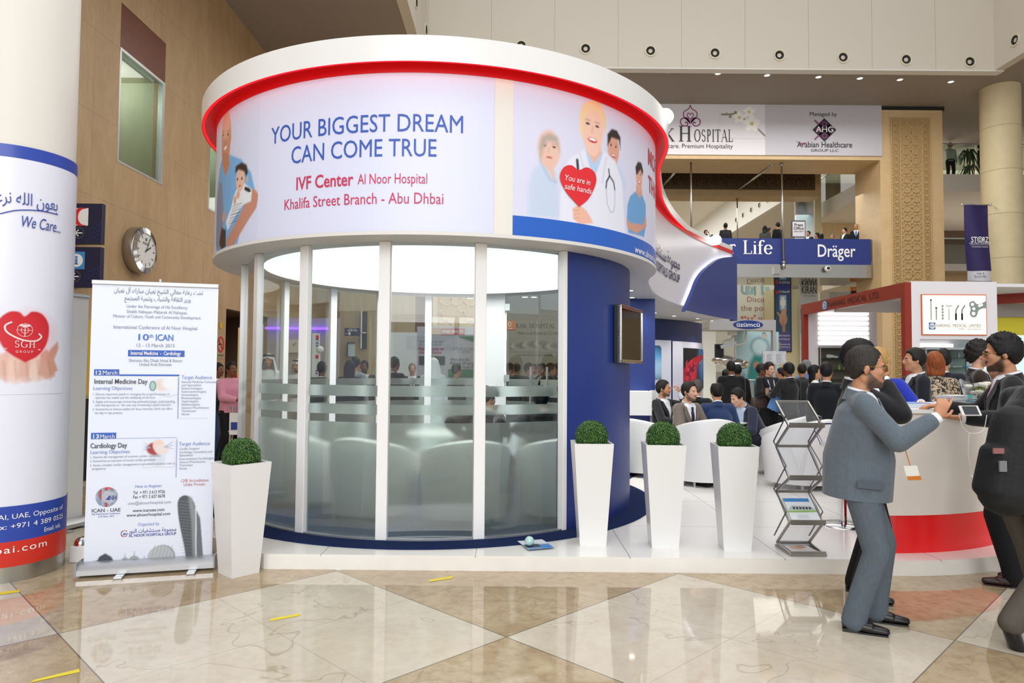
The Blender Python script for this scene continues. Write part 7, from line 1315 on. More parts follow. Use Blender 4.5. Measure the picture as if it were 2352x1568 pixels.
person('grey-haired man in a dark suit sitting between the others, facing the wall', (2.95, 10.9, PZ), 170, 1.76, 'tan', ('receding', '#4f4b48'), ('jacket', '#17191d'), '#15161a', seat=True, vx=.012)
person('man in a black suit resting his chin on his hand by the navy partition', (2.28, 10.35, PZ), 45, 1.76, 'tan', ('short', '#15110f'), ('jacket', '#1d1e22'), '#17171a', seat=True, vx=.0085, beard='#6f5040', head=(18, 0), armL=dict(hand=(.10, -.24, 1.14), pole=(.6, -.3, -1), dir=(-.3, .3, .9), palm=(-.4, .9, .2), curl=1.0), armR=dict(hand=(-.1, -.36, .70), pole=(-.6, .3, -1)))
# --- people standing beyond the lounge
def at_px(px, Y): return xat(px, Y)
CR = 'people standing beyond the lounge'
person('broad man in a black suit seen from behind under the surgical lamps', (at_px(1679, 13.2), 13.2, 0), 178, 1.78, 'brown', ('cropped', '#171210'), ('jacket', '#0f1013'), '#101013', vx=.014, wide=1.12)
person('dark-suited man beside the broad man in black', (at_px(1694, 14.0), 14.0, 0), 150, 1.72, 'brown', ('short', '#100e0d'), ('jacket', '#101114'), '#0f0f12', vx=.016)
person('short dark figure at the edge of the curved navy wall', (at_px(1668, 15.6), 15.6, 0), 100, 1.62, 'tan', ('short', '#100e0d'), ('jacket', '#121317'), '#101013', vx=.016)
def lan_ex(r, s, sp):
    m = MB(); [m.tube([sp(.47, -.08, q * .06), sp(.3, -.15, q * .05), sp(.06, -.17, q * .01)], .012, 6) for q in (1, -1)]; m.v = [tuple(Vector(v) * s) for v in m.v]; m.build('lanyard', mat('lanyard_lilac', '#c9cbe6', .6), r, 180, True); m = MB(); c = sp(-.02, -.19, 0); m.box((c.x - .05, c.y - .004, c.z - .07), (c.x + .05, c.y, c.z + .07)); m.v = [tuple(Vector(v) * s) for v in m.v]; m.build('badge', mat('badge_card', '#dfe5ee', .5), r, None, True)
wm = person('young woman in a black blazer and skirt holding a coffee cup', (at_px(1764, 13.0), 13.0, 0), 12, 1.76, 'fair', ('updo', '#2a1a13'), ('jacket', '#131316'), '#141419', vx=.010, bare_legs=True, shirt='#1a1a1d', head=(10, 8), armR=dict(hand=(-.10, -.30, 1.18), pole=(-.7, .2, -1), dir=(.5, -.6, .3), palm=(.8, -.2, 0), curl=.8), armL=dict(hand=(.22, -.22, 1.12), pole=(.7, .2, -1)), extras=lambda r, s, hd, sp, arms, u, X, Yb: lan_ex(r, s, sp))
c = Vector((at_px(1762, 12.66), 12.66, 1.2)); t = thing('coffee_cup', 'paper coffee cup in the hand of the young woman in black', 'cup', c); m = MB(); m.lathe([(.03, -.06), (.04, .05)], (c.x, c.y), 16); m.lathe([(.043, .05), (.043, .062), (0, .066)], (c.x, c.y), 16); m.xform(Matrix.Translation((0, 0, c.z))); m.build('cup', mat('cup_tan', '#b58a72', .6), t, 60)
t = thing('shoulder_bag', 'brown shoulder bag at the hip of the young woman in black', 'bag', (at_px(1742, 12.9), 12.9, .98)); m = MB(); q = Vector(t.location); ecap(m, q + Vector((-.1, 0, .0)), (.07, .11), q + Vector((.1, 0, .0)), (.07, .11), (0, 1, 0)); vox(m, 'bag', .015, mat('bag_brown', '#3b2a22', .5), t); [setattr(o_, 'location', -q) for o_ in t.children]
person('man with grey temples standing behind the young woman in black', (at_px(1748, 13.8), 13.8, 0), 60, 1.74, 'brown', ('short', '#2a2625'), ('jacket', '#141519'), '#121216', vx=.014)
person('man in a black suit with bushy hair standing by the blue folder', (at_px(1812, 12.4), 12.4, 0), 200, 1.74, 'brown', ('thick', '#0d0b0b'), ('jacket', '#191a1c'), '#151518', vx=.012, armL=dict(hand=(.2, -.3, 1.15), pole=(.7, .2, -1)))
t = thing('folder', 'light blue folder held behind the man with bushy hair', 'folder', (at_px(1781, 12.6), 12.6, .98)); m = MB(); q = Vector(t.location); m.box((q.x - .13, q.y - .01, q.z - .13), (q.x + .13, q.y + .01, q.z + .13), 0, .2); m.xform(Matrix.Translation(q) @ Matrix.Rotation(.4, 4, 'Y') @ Matrix.Translation(-q)); m.build('cover', mat('folder_blue', '#6f9fe0', .5), t)
person('short person with dark hair beyond the blue folder', (at_px(1795, 14.5), 14.5, 0), -120, 1.66, 'tan', ('short', '#17110f'), ('jacket', '#24252b'), '#151518', vx=.016)
person('man in a grey shirt and jeans wearing a black backpack', (at_px(1842, 13.5), 13.5, 0), 170, 1.74, 'olive', ('cropped', '#1c1512'), ('shirt', '#3a3939'), '#2b3a55', vx=.013)
t = thing('backpack', 'black backpack on the man in the grey shirt', 'backpack', (at_px(1853, 13.2), 13.3, 1.2)); q = Vector(t.location); m = MB(); ecap(m, q + Vector((0, 0, -.14)), (.14, .1), q + Vector((0, 0, .14)), (.12, .07)); vox(m, 'bag', .015, mat('pack_black', '#0d0f13'), t); [setattr(o_, 'location', -q) for o_ in t.children]
person('man in a light blue shirt and grey cap behind the backpack', (at_px(1852, 14.6), 14.6, 0), 190, 1.82, 'tan', ('thick', '#6f7276'), ('shirt', '#5d7fb4'), '#2b2f3a', vx=.015)
person('woman with long black hair in a white top', (at_px(1869, 12.3), 12.3, 0), 75, 1.70, 'tan', ('long', '#0d0b0c'), ('tee', '#e3e1de'), '#23252d', vx=.012, armR=dict(hand=(-.2, -.2, 1.0), pole=(-.5, .4, -1)))
person('man in a black suit turned away beside the grey-suited man', (at_px(1898, 9.3), 9.3, 0), 150, 1.72, 'tan', ('short', '#110e0d'), ('jacket', '#101319'), '#101217', vx=.011)
# --- people on the bridge and upper floors
BZ = gz[1] + .13; BR = 'people along the bridge'
def bp(label, px, Y, rz, H, **k): k.setdefault('vx', .018); return person(label, (xat(px, Y), Y, BZ), rz, H, **k)
bp('man on the bridge holding a camera to his face, next to the booth top', 1622, 28.0, 20, 1.55, skin='tan', hair=('short', '#14100f'), top=('jacket', '#17181b'), armR=dict(hand=(-.04, -.2, 1.55), pole=(-1, 0, -1)), armL=dict(hand=(.04, -.2, 1.55), pole=(1, 0, -1)))
bp('man in a dark suit with his back turned on the bridge above the spotlight', 1668, 27.6, 178, 1.76, skin='brown', hair=('short', '#0f0d0c'), top=('jacket', '#26252b'))
bp('woman with long dark hair on the bridge seen from behind', 1759, 27.4, 150, 1.62, skin='tan', hair=('long', '#17110f'), top=('shirt', '#4a4a44'))
bp('second woman on the bridge facing the man in black', 1768, 27.8, 60, 1.60, skin='tan', hair=('bob', '#1b1412'), top=('shirt', '#5a5a50'))
bp('man in black on the bridge beside the upright rod', 1789, 27.4, 200, 1.76, skin='tan', hair=('short', '#0f0d0c'), top=('jacket', '#0f1013'))
bp('man on the bridge close to the press office sign', 1860, 28.2, -60, 1.58, skin='tan', hair=('short', '#0f0d0c'), top=('jacket', '#14151a'))
bp('dark-haired person on the bridge looking down, beyond the press sign', 1880, 28.2, -90, 1.5, skin='tan', hair=('bob', '#120e0e'), top=('shirt', '#17171a'))
bp('second dark-haired person on the bridge beside the first', 1890, 28.4, 150, 1.5, skin='tan', hair=('bob', '#120e0e'), top=('shirt', '#17171a'))
bp('grey-haired person low behind the bridge banner over the bold letters', 1916, 28.3, -60, 1.46, skin='tan', hair=('cropped', '#77726e'), top=('jacket', '#2a2a2e'))
bp('dark-haired man on the bridge looking towards the grey-haired one', 1944, 27.8, -75, 1.64, skin='fair', hair=('short', '#14100f'), top=('jacket', '#14151a'))
bp('bald man in a dark suit and blue tie on the bridge', 1971, 27.5, -35, 1.76, skin='tan', hair=('none', ''), top=('jacket', '#14161c'), tie='#2f5fb0', vx=.012)
bp('bald man with dark skin at the end of the bridge', 1993, 28.1, -30, 1.54, skin='brown', hair=('none', ''), top=('jacket', '#121317'))
def up(label, px, Y, z, rz, H, **k): k.setdefault('vx', .018); return person(label, (xat(px, Y), Y, z), rz, H, **k)
up('man in a white shirt standing at the topmost glass railing', 2191, 29.6, s2b, -20, 1.72, skin='tan', hair=('short', '#17110f'), top=('shirt', '#dcdad6'), bottom='#26262b', armR=dict(hand=(-.02, -.18, 1.5), pole=(-1, -.3, -1)))
up('person in dark clothes half hidden by the round column on the topmost floor', 2261, 29.8, s2b, 40, 1.74, skin='tan', hair=('short', '#17110f'), top=('shirt', '#2a2a30'), bottom='#1c1c20')
up('person in a pale blue shirt beyond the round column on the topmost floor', 2341, 29.8, s2b, -120, 1.74, skin='brown', hair=('short', '#17110f'), top=('shirt', '#a9b0c4'), bottom='#1c1c20')
# --- people beyond and inside the glass room
def gp(label, px, Y, rz, H=1.74, **k): k.setdefault('vx', .014); return person(label, (xat(px, Y), Y, 0), rz, H, **k)
gp('man in a white robe and headcloth with black cord facing the glass room', 617, 13.2, 8, 1.84, skin='tan', hair=('none', ''), top=('kandura', '#e6eaf0'), beard='#6a4f40', extras=ghutra(), vx=.011)
gp('younger bearded man in a white robe and headcloth behind the glass', 685, 13.6, -15, 1.74, skin='tan', hair=('none', ''), top=('kandura', '#e4e8ee'), beard='#2a1f1a', extras=ghutra(), vx=.011)
gp('bald man in a dark suit seen from behind through the glass', 739, 11.8, 175, 1.70, skin='brown', hair=('cropped', '#241c18'), top=('jacket', '#1e1f22'))
gp('woman with long dark hair seen from behind through the glass', 803, 12.0, 170, 1.72, skin='tan', hair=('long', '#141012'), top=('jacket', '#1a1b1f'))
gp('person in a pale checked shirt beyond the long-haired woman', 816, 13.4, 160, 1.80, skin='tan', hair=('short', '#120f0e'), top=('shirt', '#9aa2b4'))
gp('bearded man in a dark jacket and open shirt facing the glass', 837, 13.8, 5, 1.74, skin='brown', hair=('short', '#120f0e'), top=('jacket', '#1f1f22'), beard='#241a15', shirt='#cfc6b4', armR=dict(hand=(-.05, -.3, 1.1), pole=(-.6, .2, -1)))
gp('large man in black close behind the glass room', 905, 12.4, 150, 1.80, skin='brown', hair=('cropped', '#1c1613'), top=('jacket', '#141518'))
gp('man in a dark jacket and blue tie added behind the glass for the mirrored cameraman', 947, 14.5, 10, 1.70, skin='fair', hair=('cropped', '#8a7f74'), top=('jacket', '#23262c'), tie='#3f5d9c')  # solid figure standing in for the cameraman's reflection in the pane
gp('man in a white headcloth seen from behind through the middle pane', 995, 12.6, 175, 1.78, skin='tan', hair=('none', ''), top=('kandura', '#d6dce4'), extras=ghutra(False))
gp('man in a dark suit seen past the middle pane edge', 1048, 13.0, 130, 1.68, skin='tan', hair=('short', '#120f0e'), top=('jacket', '#1c1d21'))
for i, (px, Y, rz, sk, hc, tc, lab) in enumerate([(1170, 15.0, 120, 'tan', '#14100f', '#26304a', 'person in a navy suit beside the white door jamb'), (1187, 16.0, 150, 'tan', '#2a1c16', '#2a2e3c', 'dark-haired person in a blue jacket beyond the glass door'), (1214, 14.2, 70, 'fair', '#4a4542', '#33363e', 'grey-haired man in a grey suit walking past the glass door'), (1232, 16.5, -60, 'tan', '#14100f', '#1d1f26', 'short dark person beyond the grey-haired man'), (1246, 15.2, -70, 'tan', '#14100f', '#1c1d22', 'person with headphones behind the door handles'), (1264, 14.4, 100, 'tan', '#2a1f1a', '#2b3550', 'person in a blue suit beside the curved blue wall edge'), (1278, 15.4, 60, 'tan', '#1a1412', '#23262e', 'dark-suited person nearest the curved blue wall')]):
    gp(lab, px, Y, rz, 1.72, skin=sk, hair=('short', hc), top=('jacket', tc), vx=.015)
person('person in a pink sweater looking at a phone by the doorway', (xat(530, 11.2), 11.2, 0), 55, 1.68, 'brown', ('short', '#141010'), ('sweater', '#d590a4'), '#17171a', vx=.0095, armR=dict(hand=(-.08, -.32, 1.10), pole=(-.6, .3, -1), dir=(.4, -.9, 0), palm=(0, 0, 1), curl=.6), armL=dict(hand=(.1, -.32, 1.10), pole=(.6, .3, -1)))
person('person in a dark jacket and jeans partly behind the roll-up banner', (xat(500, 11.6), 11.6, 0), 70, 1.66, 'brown', ('short', '#141010'), ('jacket', '#16181d'), '#3a4a68', vx=.013, armR=dict(hand=(-.08, -.34, 1.05), pole=(-.6, .3, -1)))
person('person in red standing in the dark corridor doorway', (xat(541, 18.0), 18.0, 0), 0, 1.70, 'brown', ('short', '#141010'), ('shirt', '#8f1f26'), '#17171a', vx=.016)
SEATED = 'people seated inside the glass room'
person('dark-haired man seated in the glass room behind the middle pane', (-.32, 7.02, CZ), 165, 1.74, 'tan', ('short', '#120f0e'), ('jacket', '#15161a'), '#15161a', seat=True, lean=14, head=(-30, 10), vx=.011)
person('person in black seated in the glass room behind the pane by the blue wall', (.30, 7.12, CZ), 175, 1.72, 'tan', ('thick', '#120f0e'), ('jacket', '#121317'), '#15161a', seat=True, lean=10, vx=.011)
# ------------------------------------------------------------------ neighbouring stands and things beyond
NR = mat('terracotta_red', '#8f2812', .4); NW = mat('stand_white', '#e6e4ea', .4)
NX, NY, NYB = 7.27, 12.5, 17.0; nzt = zat(2090, 648, NY); nx1 = xat(2293, NY)
t = thing('neighbour_stand', 'white and terracotta exhibition stand with lit slots and a medical lightbox', 'exhibition stand', (8.0, 14.5, 0))
m = MB(); bh = .26; m.box((NX - .06, NY, nzt - bh), (NX + .06, NYB, nzt)); m.box((NX - .06, NY, 0), (NX + .06, NY + .13, nzt - bh)); m.box((NX - .06, NYB - .13, 0), (NX + .06, NYB, nzt - bh)); m.build('red_frame', NR, t)
fN = lambda l: (lambda u, v: Vector((NX - .06 - l, NYB - u, v)))
yL = lambda px: (NX - .06) * F / (px - 1176); uL = lambda px: NYB - yL(px)
m = MB(); text(m, 'NARANG  MEDICAL  LTD.', fN(.006), uL(1904), nzt - bh + .06, .13, w=uL(2022) - uL(1904), align='l'); m.build('beam_lettering', mat('ink_brown_black', '#3d1d14', .5), t)
m = MB(); c_ = (uL(1896), nzt - bh / 2); rect(m, c_[0] - .13, c_[1] - .1, c_[0] + .13, c_[1] + .1, fN(.005)); m.build('beam_square', mat('logo_blue', '#3a6fa8', .5), t); m = MB(); ring2(m, c_[0], c_[1], .07, .09, fN(.008)); text(m, 'NET', fN(.009), c_[0], c_[1] - .035, .07, w=.13); m.build('beam_logo', INKW, t)
fz = lambda py: zat(2190, py, NY); fxx = lambda px: xat(px, NY)
m = MB(); m.box((NX + .06, NY, fz(779)), (nx1, NY + .12, nzt + .02)); m.box((NX + .06, NY, 0), (fxx(2114), NY + .12, fz(779))); m.build('front_panel', NW, t)
m = MB(); m.box((NX, NY + .1, nzt - .06), (nx1 + 3.5, NYB, nzt)); m.box((NX + .06, NYB - 1.6, nzt - bh - .05), (nx1 + 1, NYB - 1.5, nzt)); m.build('roof_board', NW, t)
a0, a1, b0, b1 = fxx(2117), fxx(2267), fz(770), fz(676); m = MB(); m.box((a0, NY - .02, b0), (a1, NY, b1)); m.build('lightbox_frame', mat('frame_orange', '#d2663a', .5), t)
m = MB(); m.box((a0 + .018, NY - .03, b0 + .018), (a1 - .018, NY - .02, b1 - .018)); m.build('lightbox_face', mat('lightbox', '#f7f4e6', .5, emit='#fdf8ea', estr=.35), t)
fS = plane_fn((0, NY - .036, 0), (1, 0, 0)); GM = mat('steel_print', '#8b9a96', .5); m = MB()
for px, t0, t1, w_ in ((2138, 688, 735, 2.2), (2150, 706, 735, 2.6)): stroke2(m, [(fxx(px), fz(t1)), (fxx(px), fz(t0))], w_ * .008, fS); rect(m, fxx(px - 2.5), fz(t0 + 3), fxx(px + 2.5), fz(t0), fS)
for k in range(5): rect(m, fxx(2162.5), fz(734 - k * 7), fxx(2166.5), fz(729 - k * 7), fS)
stroke2(m, [(fxx(2179), fz(735)), (fxx(2179), fz(708))], .012, fS); [ring2(m, fxx(2174.5 + k * 4.5), fz(703), .008, .016, fS, n=12) for k in range(3)]
for px in (2195, 2209): stroke2(m, [(fxx(px), fz(735)), (fxx(px), fz(712)), (fxx(px + 7), fz(701))], .026, fS); rect(m, fxx(px - 2), fz(735), fxx(px + 2), fz(720), fS)
pl_ = sp2([(fxx(a), fz(b_)) for a, b_ in ((2227, 694), (2236, 691), (2243, 698), (2252, 697), (2263, 692), (2265, 690), (2265, 706), (2256, 708), (2247, 713), (2244, 722), (2239, 728), (2231, 727), (2227, 720), (2229, 710), (2226, 700), (2227, 694))], 4)[:-1]; shape(m, pl_, fS); m.build('bone_screws_print', GM, t)
fS2 = plane_fn((0, NY - .04, 0), (1, 0, 0)); m = MB(); [ring2(m, fxx(a), fz(b_), .001, r_, fS2, n=16) for a, b_, r_ in ((2233, 699, .03), (2236, 709, .028), (2235, 720, .034), (2249, 702, .026), (2254, 700, .026))]; m.build('plate_holes', mat('lightbox', '#f7f4e6'), t)
m = MB(); text(m, 'NARANG  MEDICAL  LIMITED', fS, fxx(2150), fz(751), fz(744) - fz(751), w=fxx(2252) - fxx(2150), align='l'); text(m, 'INDIA     www.narang.com', fS, fxx(2252), fz(757), fz(753.5) - fz(757), w=fxx(2252) - fxx(2202), align='r'); m.build('sign_lettering', mat('ink_grey_green', '#7c7f7a', .5), t)
m = MB(); rect(m, fxx(2132.5), fz(757), fxx(2147.5), fz(741), fS); m.build('sign_square', mat('logo_blue', '#3a6fa8'), t); m = MB(); ring2(m, fxx(2140), fz(749), .001, .052, fS2); m.build('logo_disc', INKW, t); m = MB(); text(m, 'NET', plane_fn((0, NY - .044, 0), (1, 0, 0)), fxx(2140), fz(752), .045, w=.09); m.build('logo_letters', mat('logo_blue', '#3a6fa8'), t)
wz_ = lambda py: zat(1935, py, NYB); wx_ = lambda px: xat(px, NYB)                                  # lit slots on the back wall
m = MB(); m.box((NX + .05, NYB, wz_(798)), (wx_(2015), NYB + .15, nzt)); m.box((NX + .05, NYB, 0), (wx_(1880), NYB + .15, wz_(798))); m.box((NX + .05, NYB, 0), (wx_(2015), NYB + .15, .95)); m.build('back_wall', NW, t)
SLOT = mat('lit_slot', '#ffffff', .5, emit='#fffdf8', estr=1.6)
for k in range(7): y_ = 720 + k * 11.3; m = MB(); m.box((wx_(1880), NYB - .03, wz_(y_ + 3.6)), (wx_(1996), NYB, wz_(y_ - 3.6))); m.build('light_slot', SLOT, t, bevel=.015)
# showcases with shelves
GREENG = mat_glass('shelf_glass', '#bcd8cc', 1.0)
def showcase(label, x0, x1, y0, y1, z0, z1, shelves, back):
    s = thing('showcase', label, 'display case', ((x0 + x1) / 2, (y0 + y1) / 2, 0)); m = MB(); m.box((x0, y1 - .03, z0), (x1, y1, z1)); m.build('back_panel', back, s)
    m = MB(); m.box((x0, y0, 0), (x1, y1, z0)); m.build('base_cabinet', mat('case_brown', '#6f6a62', .5), s); m = MB(); [m.box((a, b_, z0), (a + .02, b_ + .02, z1)) for a in (x0, x1 - .02) for b_ in (y0, y1 - .05)]; m.build('frame', ALU, s)
    for z in shelves: m = MB(); m.box((x0 + .02, y0 + .02, z), (x1 - .02, y1 - .04, z + .01)); m.build('shelf', GREENG, s)
    m = MB(); m.box((x0, y0, z1), (x1, y1, z1 + .05)); m.build('top', ALU, s); return s
s0x, s1x = wx_(1882) , wx_(2013); shv = [wz_(824), wz_(850), wz_(872)]
showcase('glass showcase with medical instruments under the lit slots', s0x, s1x, NYB - .05, NYB + .5, .95, wz_(799), shv, mat('case_back', '#7a7163', .5))
s2x0, s2x1 = xat(2114, 14.6), xat(2240, 14.6); sh2 = [zat(2180, p, 14.5) for p in (900, 872, 845, 822)]
showcase('glass showcase with instruments behind the red-haired person', s2x0, s2x1, 14.4, 14.9, .75, zat(2180, 803, 14.5), sh2, mat('case_back2', '#9aa09c', .5))
m = MB(); m.box((s2x0, 14.85, zat(2180, 797, 14.5)), (s2x1 - .3, 14.9, zat(2180, 788, 14.5))); b_ = m.build('light_bar', SLOT, t)
m = MB(); m.box((8.76, 14.95, 0), (nx1 + 3.5, 15.05, nzt - .1)); m.build('inner_wall', NW, t); m = MB(); m.box((xat(2243, 14.9), 14.88, 0), (xat(2263, 14.9), 14.96, nzt - .1)); m.build('brown_stripe', BROWNW, t)
MC = {k: mat('sample_' + k, c, .4) for k, c in dict(white='#dfe4e2', teal='#3fa98c', steel='#9fa8ac', blue='#5b8fc0', pink='#c25a7c', green='#7fae6a', orange='#c9814a').items()}; rs = np.random.default_rng(9)
def sample(label, x, y, z, kind, col, g): 
    m = MB()
    if kind == 'bottle': m.lathe([(0, 0), (.03, 0), (.03, .08), (.012, .1), (.012, .13), (0, .13)], (x, y), 12); m.xform(Matrix.Translation((0, 0, z)))
    elif kind == 'box': m.box((x - .06, y - .04, z), (x + .06, y + .04, z + .07))
    elif kind == 'tool': m.tube([(x - .1, y, z + .012), (x + .1, y + .02, z + .03)], .01, 8); m.ball((x - .1, y, z + .018), (.03, .02, .018), 8)
    else: ecap(m, (x - .07, y, z + .055), .055, (x + .05, y, z + .05), .04); ecap(m, (x + .1, y, z + .04), .035, (x + .15, y, z + .035), .03)
    o = m.build({'bottle': 'sample_bottle', 'box': 'sample_box', 'tool': 'surgical_tool', 'bag': 'breathing_bag'}[kind], MC[col], None, 60); tag(o, label, {'bottle': 'bottle', 'box': 'box', 'tool': 'instrument', 'bag': 'breathing bag'}[kind], g)
e = .011; yy = NYB + .12
sample('pale breathing bag on the upper shelf under the lit slots', s0x + .35, yy, shv[0] + e, 'bag', 'white', None); sample('green breathing bag on the upper shelf under the lit slots', s0x + .66, yy, shv[0] + e, 'bag', 'teal', None)
sample('white sample bottle on the upper shelf nearest the black-haired man', s0x + 1.08, yy, shv[0] + e, 'bottle', 'white', None); sample('steel sample bottle beside the green breathing bag', s0x + .95, yy, shv[0] + e, 'bottle', 'steel', None)
for i, (dx, c, k, l) in enumerate(((.55, 'green', 'bottle', 'green sample bottle on the middle shelf under the lit slots'), (.68, 'orange', 'bottle', 'orange sample bottle on the middle shelf under the lit slots'), (.95, 'blue', 'box', 'blue box on the middle shelf under the lit slots'), (1.2, 'white', 'bottle', 'white sample bottle on the middle shelf under the lit slots'))): sample(l, s0x + dx, yy, shv[1] + e, k, c, None)
n_ = 0
for j, z in enumerate(sh2):
    for k in range(5):
        kd = ('tool', 'box', 'bottle')[int(rs.integers(0, 3))]; cl = ('white', 'steel', 'pink', 'steel', 'white', 'blue')[int(rs.integers(0, 6))]; sample('%s %s on the %s shelf behind the red-haired person, %s from its end' % (cl, {'tool': 'surgical tool', 'box': 'carton', 'bottle': 'vial'}[kd], ('lowest', 'second', 'third', 'topmost')[j], ORD[k]), s2x0 + .16 + k * .22, 14.6, z + e, kd, cl, 'instruments in the showcase behind the counter')
# stand farther along, yellow and pale blue
ry = 13.6; t = thing('yellow_stand', 'stand with a terracotta beam over a yellow wall and a pale blue screen', 'exhibition stand', (xat(2330, ry), ry, 0)); rx0, rx1 = xat(2292, ry), xat(2460, ry)
m = MB(); m.bar((rx0, ry + .5, zat(2293, 679, ry)), (rx1, ry - .8, zat(2293, 679, ry)), .12, .28); m.build('red_beam', NR, t); m = MB(); m.box((rx0, ry + .6, zat(2320, 722, ry)), (rx1, ry + .7, zat(2320, 690, ry))); m.build('grey_band', mat('band_grey', '#a5a19f', .5), t); m = MB(); m.box((rx0, ry + .7, zat(2320, 765, ry)), (rx1, ry + .8, zat(2320, 715, ry))); m.build('yellow_wall', mat('bright_yellow', '#e6dc3c', .5), t)
m = MB(); m.box((rx0, ry + .7, 0), (rx1, ry + .8, zat(2320, 765, ry))); m.build('pale_screen', mat('screen_pale', '#cfeaee', .4, emit='#d8f2f5', estr=.5), t)
for k in range(2): m = MB(); m.lathe([(0, 0), (.05, 0)], (rx0 + .35, ry + .5 - k * .2), 14); m.xform(Matrix.Translation((0, 0, zat(2320, 688, ry)))); m.build('downlight', SLOT, t)
# surgical lamp stand
UY = 18.0; ux, uz = (lambda p: xat(p, UY)), (lambda p: zat(1710, p, UY)); t = thing('lamp_stand', 'grey stand with an oval blue name sign and surgical lamps', 'exhibition stand', (ux(1715), UY, 0))
m = MB(); m.box((ux(1630), UY, uz(758)), (ux(1783), UY + .15, uz(734))); m.box((ux(1776), UY, 0), (ux(1783), UY + .15, uz(758))); m.build('grey_header', mat('header_grey', '#b4b4b6', .5), t)
m = MB(); c_ = (ux(1718.5), uz(745.5)); ax_, az_ = ux(1753) - c_[0], uz(735.5) - c_[1]; fU = plane_fn((0, UY - .01, 0), (1, 0, 0)); shape(m, [(c_[0] + ax_ * math.cos(a), c_[1] + az_ * math.sin(a)) for a in np.linspace(0, 2 * PI, 40, endpoint=False)], fU); m.build('oval_sign', mat('oval_blue', '#1d3c88', .4), t); m = MB(); text(m, '\u00fcz\u00fcmc\u00fc', plane_fn((0, UY - .02, 0), (1, 0, 0)), c_[0], uz(750), uz(741.5) - uz(750), w=ux(1745) - ux(1692), bold=.025, cap=.62); m.build('sign_lettering', INKW, t)
m = MB(); m.box((ux(1640), UY + 2.6, 0), (ux(1712), UY + 2.7, 3)); m.build('white_back_wall', mat('stand_back', '#e9ebe2', .6, emit='#f2f4ea', estr=.25), t)
ar = Art(ux(1706) * 1.1, 0, ux(1790) * 1.14, 2.75, 26, '#b9dbe2'); q = ux(1736) * 1.145; ar.ell(q, 1.3, .28, .75, '#3f8f8a', .3); ar.ell(q + .05, 1.98, .13, .2, '#2f8a86', .3); ar.ell(q, 1.75, .1, .1, '#b98a74', .4); ar.ell(q - .4, 1.0, .12, .5, '#5f8fb0', .5); ar.ell(q + .1, 2.3, .3, .3, '#8fb0ba', .3); ar.ell(q + .1, 2.3, .22, .22, '#c7e0e4', .3); ar.ell(q + .45, 1.8, .1, .5, '#8f8fae', .5); ar.ell(q, .5, .3, .5, '#4a93a0', .6); ar.sheet(plane_fn((0, UY + 2.55, 0), (1, 0, 0)), 'surgeon_picture', t)
m = MB(); m.box((ux(1640), UY + .16, uz(758) + .1), (ux(1783), UY + 2.7, uz(734))); m.build('roof', mat('header_grey', '#b4b4b6'), t)
m = MB(); m.tube([(ux(1765), UY + .3, uz(765)), (ux(1763), UY + .2, uz(770))], [.05, .08], 12); m.build('spotlight', WHITE, t)
for i, (px, py, r_, lab) in enumerate(((1662, 827, .33, 'chrome surgical lamp dome beside the curved navy wall'), (1690, 836, .38, 'large chrome surgical lamp dome over the crowd'))):
    P_ = at(px, py, UY + .9); s_ = thing('surgical_lamp', lab, 'surgical lamp', P_); m = MB(); m.ball(P_, (r_, r_, r_ * .42), 24); m.build('dome', CHROME, s_, 180); m = MB(); m.tube(spline([P_ + Vector((0, 0, r_ * .4)), P_ + Vector((0, 0, .5)), P_ + Vector((.25, 0, .62)), P_ + Vector((.3, 0, 1.1))], 5), .03, 8); m.build('arm', WHITE, s_, 180)
t = thing('lamp_column', 'white ceiling-hung lamp column with a jointed arm in the lamp stand', 'lamp arm', at(1680, 790, UY + .6)); m = MB(); P_ = at(1682, 765, UY + .6); m.box((P_.x - .1, P_.y - .1, P_.z - .05), (P_.x + .1, P_.y + .1, P_.z + .25)); m.build('column', WHITE, t); m = MB(); m.bar(at(1690, 787, UY + .6), at(1655, 797, UY + .6), .1, .1); m.build('arm', ALU, t); m = MB(); m.box(at(1652, 835, UY + .8) - Vector((.1, 0, 0)), at(1662, 790, UY + .8) + Vector((0, .1, 0))); m.build('dark_mount', BLACK, t)
m = MB(); P_ = at(1718, 905, UY - 1.5); m.box((P_.x - .14, P_.y, 0), (P_.x + .14, P_.y + .35, zat(1718, 873, UY - 1.5))); t = thing('cabinet', 'small grey cabinet beside the lamp stand picture', 'cabinet', (P_.x, P_.y, 0)); m.build('body', mat('cab_grey', '#8e9292', .4), t); m = MB(); m.box((P_.x - .17, P_.y - .02, zat(1718, 873, UY - 1.5)), (P_.x + .17, P_.y + .37, zat(1718, 871, UY - 1.5))); m.build('top', WHITE, t)
BY2 = 15.2; t = thing('notice_board', 'white notice board in a glittering silver frame above the young woman', 'board', at(1779, 822, BY2)); qx, qz = (lambda p: xat(p, BY2)), (lambda p: zat(1779, p, BY2)); m = MB(); m.box((qx(1753), BY2, qz(835)), (qx(1806), BY2 + .04, qz(806))); m.build('foil_frame', mat('foil', '#cdd1d4', .15, .95, bump=1.0, bscale=60), t); m = MB(); m.box((qx(1756), BY2 - .01, qz(831)), (qx(1803), BY2, qz(811))); m.build('face', mat('board_face', '#d2d2d6', .5), t); m = MB(); fQ = plane_fn((0, BY2 - .015, 0), (1, 0, 0)); [rect(m, qx(1760 + 22 * c), qz(829 - 2.2 * r_), qx(1776 + 22 * c - (r_ * 5) % 7), qz(828.4 - 2.2 * r_), fQ) for c in range(2) for r_ in range(8)]; m.build('lettering', INKG, t); m = MB(); m.tube([(qx(1779), BY2 + .06, 0), (qx(1779), BY2 + .06, qz(808))], .02, 8); m.build('post', ALU, t)
